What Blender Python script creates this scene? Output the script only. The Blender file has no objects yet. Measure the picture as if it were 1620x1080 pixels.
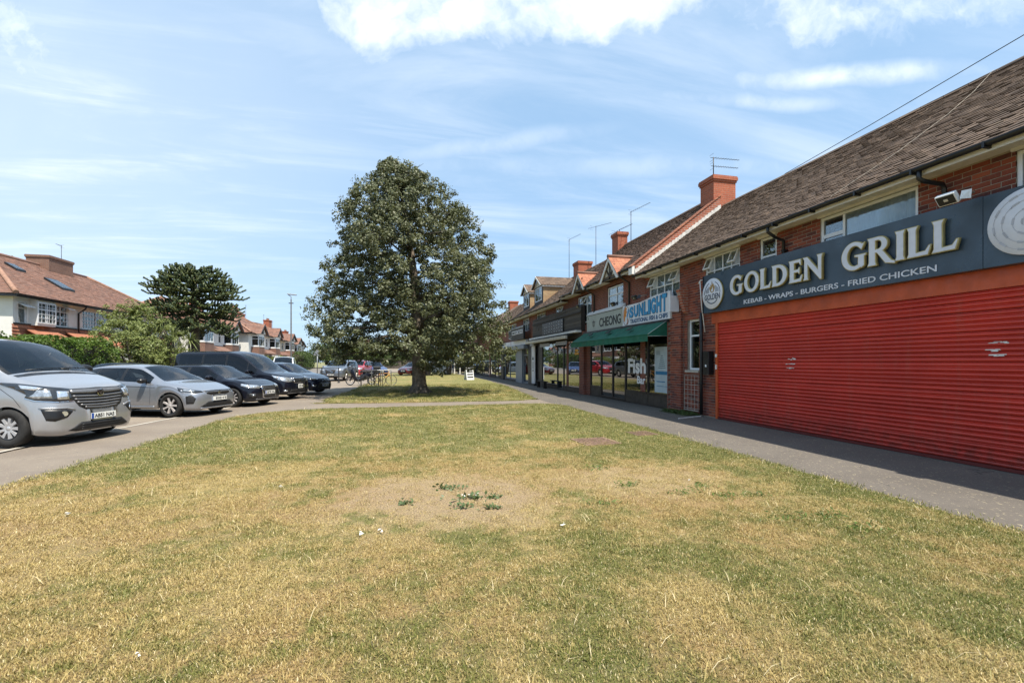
import bpy, bmesh, math, random
import numpy as np
from mathutils import Vector, Matrix
from mathutils.bvhtree import BVHTree
S = bpy.context.scene
COL = S.collection
R = math.radians
# ------------------------------------------------------------------ camera
cd = bpy.data.cameras.new('camera')
cam = bpy.data.objects.new('camera', cd); COL.objects.link(cam)
cd.sensor_width = 36; cd.lens = 16; cd.shift_y = 0.01975
cd.clip_start = .05; cd.clip_end = 3000
cam.location = (0, 0, 1.5); cam.rotation_euler = (R(90), 0, R(-13.06))
S.camera = cam
# ------------------------------------------------------------------ exposure
S.view_settings.view_transform = 'Standard'; S.view_settings.look = 'None'
S.view_settings.gamma = 1; S.view_settings.use_curve_mapping = False
S.view_settings.exposure = 0.56
S.cycles.max_bounces = 6; S.cycles.transparent_max_bounces = 24
S.cycles.diffuse_bounces = 3; S.cycles.glossy_bounces = 3
S.cycles.caustics_reflective = False; S.cycles.caustics_refractive = False
# ------------------------------------------------------------------ sun
sl = bpy.data.lights.new('sun', 'SUN'); sl.energy = 5.0; sl.angle = R(.53); sl.color = (1, .935, .82)
sun = bpy.data.objects.new('sun', sl); COL.objects.link(sun)
sun.rotation_euler = Vector((.22, -.44, 1)).to_track_quat('Z', 'Y').to_euler()
sun.location = (5, -10, 40)
# ------------------------------------------------------------------ sky
W = bpy.data.worlds.new('World'); S.world = W; W.use_nodes = True
nt = W.node_tree; nt.nodes.clear()
class NT:
    """small wrapper for building node trees"""
    def __init__(s, t): s.t = t
    def n(s, typ, ins=None, **kw):
        nd = s.t.nodes.new(typ)
        for k, v in kw.items(): setattr(nd, k, v)
        for k, v in (ins or {}).items():
            if isinstance(v, bpy.types.NodeSocket): s.t.links.new(v, nd.inputs[k])
            else: nd.inputs[k].default_value = v
        return nd
    def m(s, op, a, b=0.0, c=None, clamp=False):
        ins = {0: a, 1: b}
        if c is not None: ins[2] = c
        return s.n('ShaderNodeMath', ins, operation=op, use_clamp=clamp).outputs[0]
    def vm(s, op, a, b=None):
        ins = {0: a}
        if b is not None: ins[1] = b
        nd = s.n('ShaderNodeVectorMath', ins, operation=op)
        return nd.outputs['Value'] if op in ('LENGTH', 'DOT_PRODUCT') else nd.outputs[0]
    def mix(s, f, a, b):
        nd = s.n('ShaderNodeMix', data_type='RGBA')
        for i, v in ((0, f), (6, a), (7, b)):
            if isinstance(v, bpy.types.NodeSocket): s.t.links.new(v, nd.inputs[i])
            else: nd.inputs[i].default_value = v if i == 0 else (tuple(v) + (1,))[:4]
        return nd.outputs[2]
    def noise(s, vec, sc, det=4, rough=.55, dist=0, out=0):
        return s.n('ShaderNodeTexNoise', {'Vector': vec, 'Scale': sc, 'Detail': det, 'Roughness': rough, 'Distortion': dist}).outputs[out]
    def ss(s, v, a, b, c=0.0, d=1.0):
        nd = s.n('ShaderNodeMapRange', {0: v, 1: a, 2: b, 3: c, 4: d}, interpolation_type='SMOOTHSTEP')
        return nd.outputs[0]
    def xyz(s, v): return s.n('ShaderNodeSeparateXYZ', {0: v}).outputs
    def comb(s, x, y, z=0.0): return s.n('ShaderNodeCombineXYZ', {0: x, 1: y, 2: z}).outputs[0]
T = NT(nt)
sky = T.n('ShaderNodeTexSky', sky_type='NISHITA', sun_disc=False, sun_elevation=R(63.8), sun_rotation=R(153.4),
          air_density=1.0, dust_density=.9, ozone_density=1.4)
d = T.n('ShaderNodeTexCoord').outputs['Generated']
dx, dy, dz = T.xyz(d)
zc = T.m('MAXIMUM', dz, 0.0)
inv = T.m('DIVIDE', 1.0, T.m('ADD', zc, .10))
px_, py_ = T.m('MULTIPLY', dx, inv), T.m('MULTIPLY', dy, inv)
cp = T.comb(px_, py_)
# tangent coordinates about the street's direction, used to set where the larger clouds hang
th = R(13.06)
fw = T.m('ADD', T.m('MULTIPLY', dx, math.sin(th)), T.m('MULTIPLY', dy, math.cos(th)))
rt = T.m('SUBTRACT', T.m('MULTIPLY', dx, math.cos(th)), T.m('MULTIPLY', dy, math.sin(th)))
fwc = T.m('MAXIMUM', fw, .12)
su, sv = T.m('DIVIDE', rt, fwc), T.m('DIVIDE', zc, fwc)
suv = T.comb(su, sv)
wob = T.n('ShaderNodeVectorMath', {0: T.noise(suv, 3.2, 5, .6, 0, 1), 1: (.5, .5, .5)}, operation='SUBTRACT').outputs[0]
suvw = T.n('ShaderNodeVectorMath', {0: suv, 1: T.n('ShaderNodeVectorMath', {0: wob, 'Scale': .22}, operation='SCALE').outputs[0]}, operation='ADD').outputs[0]
def blob(px, py, rx, ry, rot=0, soft=.5):
    c = ((px - 810) / 720, (572 - py) / 720, 0)
    v = T.n('ShaderNodeVectorMath', {0: suvw, 1: c}, operation='SUBTRACT').outputs[0]
    if rot: v = T.n('ShaderNodeVectorRotate', {'Vector': v, 'Angle': R(rot)}, rotation_type='Z_AXIS').outputs[0]
    v = T.n('ShaderNodeVectorMath', {0: v, 1: (720 / rx, 720 / ry, 0)}, operation='MULTIPLY').outputs[0]
    return T.ss(T.vm('LENGTH', v), 1 + soft, 1 - soft)
big = T.m('MAXIMUM', blob(700, 5, 190, 85, 0, .55), blob(900, -15, 230, 85, 0, .55))
big = T.m('MAXIMUM', big, T.m('MULTIPLY', blob(1450, 25, 330, 62, 3, .9), .72))
lw = blob(25, 70, 95, 115, 0, .95)
suvw0 = suvw; suvw = T.n('ShaderNodeVectorMath', {0: suv, 1: T.n('ShaderNodeVectorMath', {0: wob, 'Scale': .05}, operation='SCALE').outputs[0]}, operation='ADD').outputs[0]
wisp = T.m('MAXIMUM', blob(1350, 119, 170, 14, -2, 1.0), T.m('MULTIPLY', blob(1190, 157, 130, 11, 3, 1.0), .6))
wisp = T.m('MAXIMUM', wisp, T.m('MULTIPLY', blob(770, 228, 150, 13, -8, 1.0), .4)); wisp = T.m('MAXIMUM', wisp, T.m('MULTIPLY', blob(1000, 262, 330, 16, 0, 1.0), .35)); suvw = suvw0
nf = T.noise(suvw, 5.5, 8, .6)
nf2 = T.noise(suvw, 2.1, 6, .55)
cum = T.ss(T.m('ADD', T.m('MAXIMUM', big, T.m('MULTIPLY', lw, .8)), T.m('MULTIPLY', T.m('SUBTRACT', nf, .5), 1.9)), .34, 1.30)
cum = T.m('MULTIPLY', cum, T.ss(T.m('MAXIMUM', big, lw), .0, .25))
# cirrus everywhere, stretched along one direction of the upper wind
cst = T.n('ShaderNodeMapping', {'Vector': cp, 'Rotation': (0, 0, R(24)), 'Scale': (.55, 2.4, 1)}).outputs[0]
cir = T.ss(T.noise(cst, 1.5, 9, .62, .6), .42, .86)
cir2 = T.ss(T.noise(cp, .55, 5, .5), .35, .75)
veil = T.m('MULTIPLY', blob(-20, 200, 500, 320, 0, 1.0), .88)
cirm = T.m('MULTIPLY', T.ss(T.noise(cst, 1.2, 9, .62, .6), .34, .80), T.m('ADD', T.m('MULTIPLY', cir2, .55), .22))
th_ = T.m('MAXIMUM', T.m('MULTIPLY', wisp, T.ss(nf, .3, .65, .25, .95)), cirm)
th_ = T.m('MAXIMUM', th_, T.m('ADD', T.m('MULTIPLY', veil, T.ss(T.m('ADD', T.m('MULTIPLY', nf2, .5), T.m('MULTIPLY', cir, .4)), .2, .6, .40, 1.0)), 0.0))
cover = T.m('MAXIMUM', cum, T.m('MULTIPLY', th_, .85), clamp=True)
cover = T.m('MULTIPLY', cover, T.ss(dz, 0.0, .10))
skyc = T.mix(.62, sky.outputs[0], (3.15, 5.05, 7.3))
shade = T.ss(nf2, .3, .75)
cc = T.mix(shade, (8.3, 8.6, 9.0), (6.9, 7.6, 8.4))
fin = T.mix(cover, skyc, cc)
bg = T.n('ShaderNodeBackground', {'Color': fin, 'Strength': .108})
out = T.n('ShaderNodeOutputWorld', {'Surface': bg.outputs[0]})
# ------------------------------------------------------------------ helpers
rng = random.Random(7)
class MB:
    def __init__(s): s.v = []; s.f = []; s.mi = []; s.rn = []; s.m = 0; s.r = 0.0; s.sm = []; s.smooth = False
    def face(s, ids, m=None):
        s.f.append(ids); s.mi.append(s.m if m is None else m); s.rn.append(s.r); s.sm.append(s.smooth)
    def poly(s, pts, m=None):
        b = len(s.v); s.v += [tuple(p) for p in pts]; s.face(list(range(b, b + len(pts))), m)
    def box(s, x0, x1, y0, y1, z0, z1, mat=None):
        x0, x1 = min(x0, x1), max(x0, x1); y0, y1 = min(y0, y1), max(y0, y1); z0, z1 = min(z0, z1), max(z0, z1)
        b = len(s.v)
        P = [(x0, y0, z0), (x1, y0, z0), (x1, y1, z0), (x0, y1, z0), (x0, y0, z1), (x1, y0, z1), (x1, y1, z1), (x0, y1, z1)]
        if mat is not None: P = [tuple(mat @ Vector(p)) for p in P]
        s.v += P
        for q in ((3, 2, 1, 0), (4, 5, 6, 7), (0, 1, 5, 4), (1, 2, 6, 5), (2, 3, 7, 6), (3, 0, 4, 7)): s.face([b + i for i in q])
        return s
    def prism(s, pts, vec):
        """polygon extruded by vec"""
        n = len(pts); b = len(s.v); v = Vector(vec)
        s.v += [tuple(p) for p in pts] + [tuple(Vector(p) + v) for p in pts]
        s.face(list(range(b, b + n))[::-1]); s.face(list(range(b + n, b + 2 * n)))
        for i in range(n):
            j = (i + 1) % n; s.face([b + i, b + j, b + n + j, b + n + i])
        return s
    def tube(s, path, r, n=8, cap=True, r2=None):
        pts = [Vector(p) for p in path]; k = len(pts)
        rs = r if isinstance(r, (list, tuple)) else ([r] * k if r2 is None else [r + (r2 - r) * i / (k - 1) for i in range(k)])
        b = len(s.v); up = None
        sm0 = s.smooth; s.smooth = n > 4
        for i, p in enumerate(pts):
            t = (pts[min(i + 1, k - 1)] - pts[max(i - 1, 0)]).normalized()
            if up is None: up = Vector((0, 0, 1)) if abs(t.z) < .9 else Vector((1, 0, 0))
            a = t.cross(up).normalized(); c = a.cross(t).normalized(); up = c
            for q in range(n):
                g = 2 * math.pi * q / n
                s.v.append(tuple(p + (a * math.cos(g) + c * math.sin(g)) * rs[i]))
        for i in range(k - 1):
            for q in range(n):
                q2 = (q + 1) % n
                s.face([b + i * n + q, b + i * n + q2, b + (i + 1) * n + q2, b + (i + 1) * n + q])
        s.smooth = False
        if cap:
            s.face([b + q for q in range(n)][::-1]); s.face([b + (k - 1) * n + q for q in range(n)])
        s.smooth = sm0
        return s
    def lathe(s, prof, n=24, mat=Matrix(), close=False):
        """profile of (radius, axial) round local z"""
        b = len(s.v); k = len(prof)
        for (r, z) in prof:
            for q in range(n):
                g = 2 * math.pi * q / n
                s.v.append(tuple(mat @ Vector((r * math.cos(g), r * math.sin(g), z))))
        sm0 = s.smooth; s.smooth = True
        for i in range(k - 1 + (1 if close else 0)):
            for q in range(n):
                q2 = (q + 1) % n; i2 = (i + 1) % k
                s.face([b + i * n + q, b + i * n + q2, b + i2 * n + q2, b + i2 * n + q])
        s.smooth = sm0
        return s
    def mesh(s, name='m'):
        me = bpy.data.meshes.new(name)
        me.from_pydata(s.v, [], s.f)
        if any(s.mi): me.polygons.foreach_set('material_index', s.mi)
        if any(s.sm): me.polygons.foreach_set('use_smooth', s.sm)
        if any(s.rn):
            a = me.attributes.new('rnd', 'FLOAT', 'FACE'); a.data.foreach_set('value', s.rn)
        me.update()
        return me
    def build(s, name, mats, parent=None, **kw):
        me = s.mesh(name)
        for m in (mats if isinstance(mats, (list, tuple)) else [mats]): me.materials.append(m)
        return ob(name, me, parent, **kw)
def ob(name, me, parent=None, kind=None, bevel=0, loc=None, rot=None, label=None):
    o = bpy.data.objects.new(name, me); COL.objects.link(o)
    if parent is not None: o.parent = parent
    if kind: o['kind'] = kind
    if label: o['label'] = label
    if loc is not None: o.location = loc
    if rot is not None: o.rotation_euler = rot
    if bevel:
        b = o.modifiers.new('b', 'BEVEL'); b.width = bevel; b.segments = 2; b.limit_method = 'ANGLE'; b.angle_limit = R(40)
        b.use_clamp_overlap = True
    return o
def thing(name, label, cat, loc=(0, 0, 0), rz=0, group=None):
    o = bpy.data.objects.new(name, None); COL.objects.link(o)
    o.location = loc; o.rotation_euler = (0, 0, rz); o['label'] = label; o['category'] = cat
    if group: o['group'] = group
    return o
def tag(o, label, cat, group=None):
    o['label'] = label; o['category'] = cat
    if group: o['group'] = group
    return o
def copy_tree(o, parent=None):
    c = o.copy(); COL.objects.link(c); c.parent = parent
    for ch in list(kids.get(o.name, ())) : copy_tree(ch, c)
    return c
kids = {}
def index_kids():
    kids.clear()
    for o in COL.objects:
        if o.parent is not None: kids.setdefault(o.parent.name, []).append(o)
# ------------------------------------------------------------------ materials
def newmat(name):
    m = bpy.data.materials.new(name); m.use_nodes = True; m.node_tree.nodes.clear()
    return m, NT(m.node_tree)
def finish(t, col, rough=.6, metal=0, bump=None, bstr=.3, bdist=.01, **extra):
    ins = {'Base Color': col, 'Roughness': rough, 'Metallic': metal}
    if not isinstance(col, bpy.types.NodeSocket): ins['Base Color'] = (tuple(col) + (1,))[:4]
    ins.update(extra)
    if bump is not None:
        ins['Normal'] = t.n('ShaderNodeBump', {'Strength': bstr, 'Distance': bdist, 'Height': bump}).outputs[0]
    p = t.n('ShaderNodeBsdfPrincipled', ins)
    t.n('ShaderNodeOutputMaterial', {0: p.outputs[0]})
    return p
def pos(t): return t.n('ShaderNodeNewGeometry').outputs['Position']
def objc(t): return t.n('ShaderNodeTexCoord').outputs['Object']
def pm(name, col, rough=.6, metal=0, var=.12, scale=6, bump=0, bscale=40, use_obj=False, rv=.1, **ex):
    """surface with slight uneven tone, wear and gloss"""
    m, t = newmat(name)
    v = objc(t) if use_obj else pos(t)
    a = t.noise(v, scale, 6, .6)
    lo = tuple(max(0, c * (1 - var)) for c in col); hi = tuple(min(1, c * (1 + var)) for c in col)
    c = t.mix(t.ss(a, .3, .7), lo, hi)
    rr = t.ss(t.noise(v, scale * 2.3, 4), .3, .7, max(.02, rough - rv), min(1, rough + rv))
    b = t.noise(v, bscale, 4) if bump else None
    finish(t, c, rr, metal, b, bump, .01, **ex)
    return m
def rndmat(name, cols, rough=.85, nscale=25, bump=.4, dirt=.35, lichen=None):
    """colour picked for each piece from its own random value, then weathered"""
    m, t = newmat(name)
    at = t.n('ShaderNodeAttribute', attribute_name='rnd').outputs['Fac']
    oi = t.n('ShaderNodeObjectInfo').outputs['Random']
    r = t.m('FRACT', t.m('ADD', at, oi))
    ramp = t.n('ShaderNodeValToRGB', {0: r}); e = ramp.color_ramp.elements
    while len(e) < len(cols): e.new(.5)
    for i, c in enumerate(cols): e[i].position = i / len(cols) ; e[i].color = (*c, 1)
    v = pos(t)
    n1 = t.noise(v, 1.3, 6, .65); n2 = t.noise(v, nscale, 5, .7)
    c = t.mix(t.m('MULTIPLY', t.ss(n1, .4, .75), dirt), ramp.outputs[0], tuple(sum(x[i] for x in cols) / len(cols) * .45 for i in range(3)))
    c = t.mix(t.m('MULTIPLY', t.ss(n2, .45, .8), .35), c, tuple(min(1, cols[0][i] * 1.7) for i in range(3)))
    if lichen: c = t.mix(t.m('MULTIPLY', t.ss(t.noise(v, 5.5, 8, .75), .58, .72), .6), c, lichen)
    finish(t, c, rough, 0, n2, bump, .006)
    return m
def bricktex(name, axis, c1, c2, mortar, bw=.225, bh=.075, ms=.01, rough=.85):
    """coursed brick for walls whose bricks are too far off to pick out one by one"""
    m, t = newmat(name); x, y, z = t.xyz(pos(t))
    v = t.comb(y if axis == 'x' else x, z)
    b = t.n('ShaderNodeTexBrick', {'Vector': v, 'Color1': (*c1, 1), 'Color2': (*c2, 1), 'Mortar': (*mortar, 1), 'Scale': 1, 'Mortar Size': ms,
                                    'Brick Width': bw, 'Row Height': bh, 'Mortar Smooth': .2, 'Bias': 0.0})
    n = t.noise(pos(t), 18, 5); n1 = t.noise(pos(t), 1.1, 5)
    c = t.mix(t.m('MULTIPLY', t.ss(n, .4, .7), .4), b.outputs['Color'], tuple(.5 * k for k in c1))
    c = t.mix(t.m('MULTIPLY', t.ss(n1, .45, .8), .4), c, tuple(.4 * k for k in c2))
    h = t.m('SUBTRACT', t.m('MULTIPLY', n, .3), b.outputs['Fac'])
    finish(t, c, rough, 0, h, .6, .008)
    return m
def glassmat(name, tint=(.35, .4, .42), refl=1.0, rough=.02, trans=.6, base=(.01, .012, .014)):
    """window glass: tinted see-through mixed with a fresnel mirror"""
    m, t = newmat(name)
    tr = t.n('ShaderNodeBsdfTransparent', {0: (*tint, 1)}).outputs[0]
    dk = t.n('ShaderNodeBsdfDiffuse', {0: (*base, 1)}).outputs[0]
    body = t.n('ShaderNodeMixShader', {0: 1 - trans, 1: tr, 2: dk}).outputs[0]
    bump = t.n('ShaderNodeBump', {'Strength': .04, 'Distance': .02, 'Height': t.noise(pos(t), 1.3, 2)}).outputs[0]
    gl = t.n('ShaderNodeBsdfGlossy', {'Roughness': rough, 'Color': (.95, .97, 1, 1), 'Normal': bump}).outputs[0]
    fr = t.n('ShaderNodeFresnel', {'IOR': 1.55}).outputs[0]
    f = t.m('MULTIPLY', fr, refl, clamp=True)
    mx = t.n('ShaderNodeMixShader', {0: f, 1: body, 2: gl})
    t.n('ShaderNodeOutputMaterial', {0: mx.outputs[0]})
    return m
def carpaint(name, col, metal=.0, flake=.2):
    m, t = newmat(name)
    v = objc(t)
    n = t.noise(v, 900, 2); d = t.noise(v, 3.5, 6, .65)
    c = t.mix(t.m('MULTIPLY', t.ss(n, .35, .65), flake), col, tuple(min(1, k * 1.5 + .02) for k in col))
    z = t.xyz(v)[2]
    dust = t.m('MULTIPLY', t.ss(d, .35, .8), t.ss(z, .6, .12, .0, .28 if sum(col) > .2 else .10))
    c = t.mix(dust, c, (.22, .19, .15))
    finish(t, c, t.ss(d, .3, .8, .28, .40), metal, None, **{'Coat Weight': 1.0 if sum(col) > .2 else .85, 'Coat Roughness': .03, 'Coat IOR': 1.5, 'Specular IOR Level': .5 if sum(col) > .2 else .05})
    return m
WHITE = pm('white_upvc', (.78, .79, .80), .35, var=.05, scale=3, bump=.03)
WPAINT = pm('white_paint', (.72, .70, .66), .6, var=.10, scale=4, bump=.15, bscale=60)
RENDER_ = pm('white_render', (.74, .72, .68), .85, var=.08, scale=1.2, bump=.5, bscale=90)
CREAM = pm('cream_render', (.55, .49, .38), .85, var=.08, scale=1.2, bump=.5, bscale=90)
BLACKP = pm('black_plastic', (.012, .012, .013), .38, var=.2, scale=5)
BLACKM = pm('black_metal', (.02, .02, .022), .45, var=.2, scale=9, bump=.05)
GREYM = pm('galvanised_metal', (.36, .37, .38), .5, .75, var=.15, scale=8, bump=.05)
ALU = pm('aluminium', (.55, .56, .58), .3, .9, var=.08, scale=8)
LEADW = pm('lead_and_mortar', (.62, .60, .56), .8, var=.25, scale=9, bump=.5)
MORTAR = pm('mortar', (.34, .28, .22), .95, var=.2, scale=6, bump=.4, bscale=120)
GLASS = glassmat('window_glass', (.84, .88, .88), .6, .015, .92)
SHOPG = glassmat('shop_glass', (.25, .27, .27), 2.5, .01, .5, (.008, .009, .01))
CARG = glassmat('car_glass', (.74, .82, .82), .95, .01, .95, (.006, .01, .012))
TINTG = glassmat('privacy_glass', (.10, .11, .12), .9, .01, .8, (.006, .006, .008))
BRICK = rndmat('facing_brick', [(.27, .062, .030), (.20, .045, .025), (.31, .080, .038), (.15, .040, .028), (.24, .058, .032), (.10, .032, .026)], .88, 30, .5, .4)
TILE = rndmat('brown_roof_tile', [(.145, .096, .066), (.108, .072, .050), (.178, .120, .082), (.080, .054, .039), (.128, .085, .059), (.200, .138, .096), (.118, .079, .055)], .9, 30, .6, .22, (.19, .16, .11))
TILE2 = rndmat('dark_roof_tile', [(.135, .085, .06), (.10, .066, .05), (.16, .10, .068), (.09, .06, .048)], .9, 30, .5, .4, (.16, .14, .10))
REDT = rndmat('red_roof_tile', [(.235, .118, .080), (.19, .098, .070), (.28, .145, .098), (.155, .088, .068), (.22, .125, .092)], .88, 25, .5, .6, (.17, .14, .12))
REDC_ = rndmat('orange_clay_tile', [(.36, .14, .08), (.30, .115, .068), (.42, .17, .095)], .88, 25, .5, .35)
BRKBR = bricktex('brown_chimney_brick', 'y', (.26, .13, .085), (.20, .10, .07), (.24, .19, .15))
BRKX = bricktex('brick_wall_far', 'x', (.26, .062, .032), (.17, .042, .026), (.22, .17, .13))
BRKY = bricktex('brick_wall_side', 'y', (.42, .12, .06), (.33, .085, .045), (.38, .3, .24))
BRKYEL = bricktex('yellow_brick', 'y', (.48, .33, .15), (.40, .22, .10), (.42, .36, .28))
CHIMB = bricktex('chimney_brick_side', 'y', (.44, .12, .055), (.36, .09, .045), (.36, .2, .14), ms=.007)
CHIMX = bricktex('chimney_brick_front', 'x', (.40, .11, .05), (.32, .085, .04), (.32, .2, .14), ms=.007)
INSIDE = pm('dim_interior', (.05, .045, .04), .9, var=.3, scale=1.5)
CURTAIN = pm('net_curtain', (.78, .80, .84), .9, var=.1, scale=2)
DARKT = pm('dark_timber', (.03, .022, .018), .7, var=.3, scale=8, bump=.3)
# ------------------------------------------------------------------ ground colours
def turf(t, blade=False):
    p = pos(t); x, y, z = t.xyz(p)
    f = t.comb(x, y)
    n1 = t.noise(f, .33, 5, .55); n2 = t.noise(f, 1.5, 5, .6); n3 = t.noise(f, 7, 4, .65); n5 = t.noise(t.comb(y, x), .55, 4)
    g = t.m('ADD', t.m('ADD', t.m('MULTIPLY', n1, .38), t.m('MULTIPLY', n2, .37)), t.m('MULTIPLY', n3, .25))
    g = t.m('ADD', g, t.ss(x, 2.8, 5.0, 0, .055))
    g = t.m('ADD', g, t.ss(y, 5.8, 9.5, 0, .055))
    g = t.m('ADD', g, t.ss(y, 3.1, 1.8, 0, .012))
    g = t.m('SUBTRACT', g, t.m('MULTIPLY', t.ss(x, -.4, -3.2), t.ss(y, 9, 6, 0, .03)))
    # worn patch
    ex = t.m('DIVIDE', t.m('SUBTRACT', x, .45), 1.25); ey = t.m('DIVIDE', t.m('SUBTRACT', y, 5.0), 1.05)
    e = t.m('SQRT', t.m('ADD', t.m('MULTIPLY', ex, ex), t.m('MULTIPLY', ey, ey)))
    e = t.m('ADD', e, t.m('MULTIPLY', t.m('SUBTRACT', n2, .5), 2.0))
    e = t.m('ADD', e, t.m('MULTIPLY', t.m('SUBTRACT', n3, .5), .9))
    bare = t.ss(e, 1.3, .45)
    ex2 = t.m('DIVIDE', t.m('SUBTRACT', x, 2.9), 1.3); ey2 = t.m('DIVIDE', t.m('SUBTRACT', y, 5.2), .9)
    e2 = t.m('ADD', t.m('SQRT', t.m('ADD', t.m('MULTIPLY', ex2, ex2), t.m('MULTIPLY', ey2, ey2))), t.m('MULTIPLY', t.m('SUBTRACT', n2, .5), 1.3))
    bare = t.m('MAXIMUM', bare, t.ss(e2, 1.1, .5, 0, .55))
    g = t.m('SUBTRACT', g, t.m('MULTIPLY', bare, .12))
    gm = t.ss(g, .445, .57)
    straw = t.mix(t.ss(n5, .35, .65), (.60, .455, .185), (.52, .335, .135))
    straw = t.mix(t.ss(n3, .3, .7, 0, .45), straw, (.42, .27, .11))
    green = t.mix(t.ss(n3, .35, .65), (.125, .155, .026), (.28, .265, .062))
    c = t.mix(gm, straw, green)
    c = t.mix(t.m('MULTIPLY', bare, t.ss(t.noise(f, 14, 5, .7), .3, .6, .15, .75)), c, (.54, .385, .25))
    return c, gm, bare, f
m, t = newmat('turf_ground'); c, gm, bare, f = turf(t)
fn = t.noise(f, 60, 6, .78); fn2 = t.noise(f, 330, 4, .75)
c = t.mix(t.ss(fn, .40, .60, .80, 0), c, (.09, .065, .03))
c = t.mix(t.ss(fn2, .54, .66, 0, .65), c, (.60, .47, .27))
c = t.mix(t.ss(fn2, .44, .34, 0, .6), c, (.10, .07, .035))
finish(t, c, .95, 0, t.m('ADD', fn, fn2), .8, .02)
TURF = m
m, t = newmat('grass_blade'); c, gm, bare, f = turf(t, True)
oi = t.n('ShaderNodeObjectInfo').outputs['Random']
at = t.n('ShaderNodeAttribute', attribute_name='rnd').outputs['Fac']
r = t.m('FRACT', t.m('ADD', oi, t.m('MULTIPLY', at, 3.7)))
dry = t.ss(t.m('ADD', r, t.m('MULTIPLY', gm, -.48)), .30, .42)
c2 = t.mix(dry, (.150, .182, .030), (.62, .480, .190))
c = t.mix(t.ss(r, 0, 1, .35, .9), c, c2)
c = t.mix(t.ss(t.noise(f, 38, 3, .6), .35, .7, .30, 0), c, (.045, .040, .014))
c = t.mix(t.ss(at, .90, .97), c, (.75, .63, .38))
df = t.n('ShaderNodeBsdfPrincipled', {'Base Color': c, 'Roughness': .65}).outputs[0]
tl = t.n('ShaderNodeBsdfTranslucent', {0: c}).outputs[0]
mx = t.n('ShaderNodeMixShader', {0: .25, 1: df, 2: tl}).outputs[0]
t.n('ShaderNodeOutputMaterial', {0: mx})
BLADE = m
def tarmac(name, c1, c2, speck=(.5, .46, .4), sp=.5, patch=(.2, .19, .18), straws=.0):
    m, t = newmat(name); p = pos(t); x, y, z = t.xyz(p); f = t.comb(x, y)
    n1 = t.noise(f, .6, 6, .6); n2 = t.noise(f, 9, 5, .7); n3 = t.noise(f, 160, 3, .7); n4 = t.noise(f, 2.6, 5, .65)
    c = t.mix(t.ss(n1, .35, .65), c1, c2)
    c = t.mix(t.m('MULTIPLY', t.ss(n4, .55, .7), .45), c, patch)
    c = t.mix(t.ss(n3, .52, .7, 0, sp), c, speck)
    c = t.mix(t.ss(n3, .47, .3, 0, .55), c, tuple(k * .45 for k in c1))
    vo = t.n('ShaderNodeTexVoronoi', {'Vector': t.vm('ADD', f, t.n('ShaderNodeVectorMath', {0: t.noise(f, 2, 4, .6, 0, 1), 'Scale': .5}, operation='SCALE').outputs[0]), 'Scale': .55}, feature='DISTANCE_TO_EDGE').outputs['Distance']
    c = t.mix(t.m('MULTIPLY', t.ss(vo, .008, .002), t.ss(n1, .52, .6, 0, .7)), c, (.05, .045, .04))
    if straws:
        sv = t.n('ShaderNodeMapping', {'Vector': f, 'Rotation': (0, 0, .7), 'Scale': (70, 14, 1)}).outputs[0]
        sv2 = t.n('ShaderNodeMapping', {'Vector': f, 'Rotation': (0, 0, -.9), 'Scale': (60, 13, 1)}).outputs[0]
        s_ = t.m('MAXIMUM', t.ss(t.noise(sv, 1, 1), .69, .74), t.ss(t.noise(sv2, 1, 1), .70, .75))
        c = t.mix(t.m('MULTIPLY', s_, straws), c, (.60, .50, .30))
    finish(t, c, .92, 0, t.m('ADD', n3, t.m('MULTIPLY', n2, .5)), .55, .008)
    return m
PAVE = tarmac('pavement_tarmac', (.108, .093, .078), (.135, .117, .098), (.30, .265, .22), .45, (.085, .075, .066), straws=.9)
APRON = tarmac('apron_tarmac', (.215, .172, .132), (.26, .212, .162), (.42, .37, .31), .45, (.165, .145, .125))
PATHM = tarmac('path_tarmac', (.185, .148, .115), (.23, .188, .145), (.38, .34, .28), .45, (.15, .13, .115), .4)
ROAD = tarmac('road_asphalt', (.16, .15, .14), (.2, .185, .17), (.36, .34, .3), .4, (.12, .115, .11))
KERB = pm('kerb_concrete', (.42, .38, .32), .9, var=.18, scale=5, bump=.4, bscale=90)
EARTH = pm('far_ground', (.20, .19, .08), .95, var=.35, scale=.08)
def sheet(name, pts, z, mat, low=None):
    mb = MB()
    if low is None: mb.poly([(x, y, z) for x, y in pts])
    else: mb.prism([(x, y, low) for x, y in pts], (0, 0, z - low))
    o = mb.build(name, mat); o['kind'] = 'structure'; return o
sheet('ground', [(-900, -300), (900, -300), (900, 1300), (-900, 1300)], -.16, EARTH)
sheet('road', [(-17.2, -40), (-12.4, -40), (-12.4, 30), (-11, 60), (-13.5, 120), (-26, 200), (-34, 200), (-20, 120), (-16.2, 60), (-17.2, 30)], -.13, ROAD)
sheet('road_kerb', [(-17.5, -40), (-17.2, -40), (-17.2, 30), (-16.2, 60), (-20, 120), (-20.3, 120), (-16.5, 60), (-17.5, 30)], -.01, KERB, -.17)
sheet('far_pavement', [(-19.0, -40), (-17.5, -40), (-17.5, 30), (-16.5, 60), (-20.3, 120), (-21.8, 120), (-18, 60), (-19, 30)], -.014, PAVE, -.17)
sheet('parking_apron', [(-12.4, -40), (-4.2, -40), (-4.2, 15), (-2.2, 18), (-2.2, 70), (9.5, 70), (9.5, 120), (-13.5, 120), (-11, 60), (-12.4, 30)], -.022, APRON, -.17)
sheet('path', [(-6.62, -40), (-4.4, -40), (-4.4, 13.2), (-2.6, 15.0), (5.6, 15.2), (5.6, 17.4), (-2.6, 17.6), (-4.9, 21.5), (-6.45, 12)], -.006, PATHM, -.05)
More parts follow.
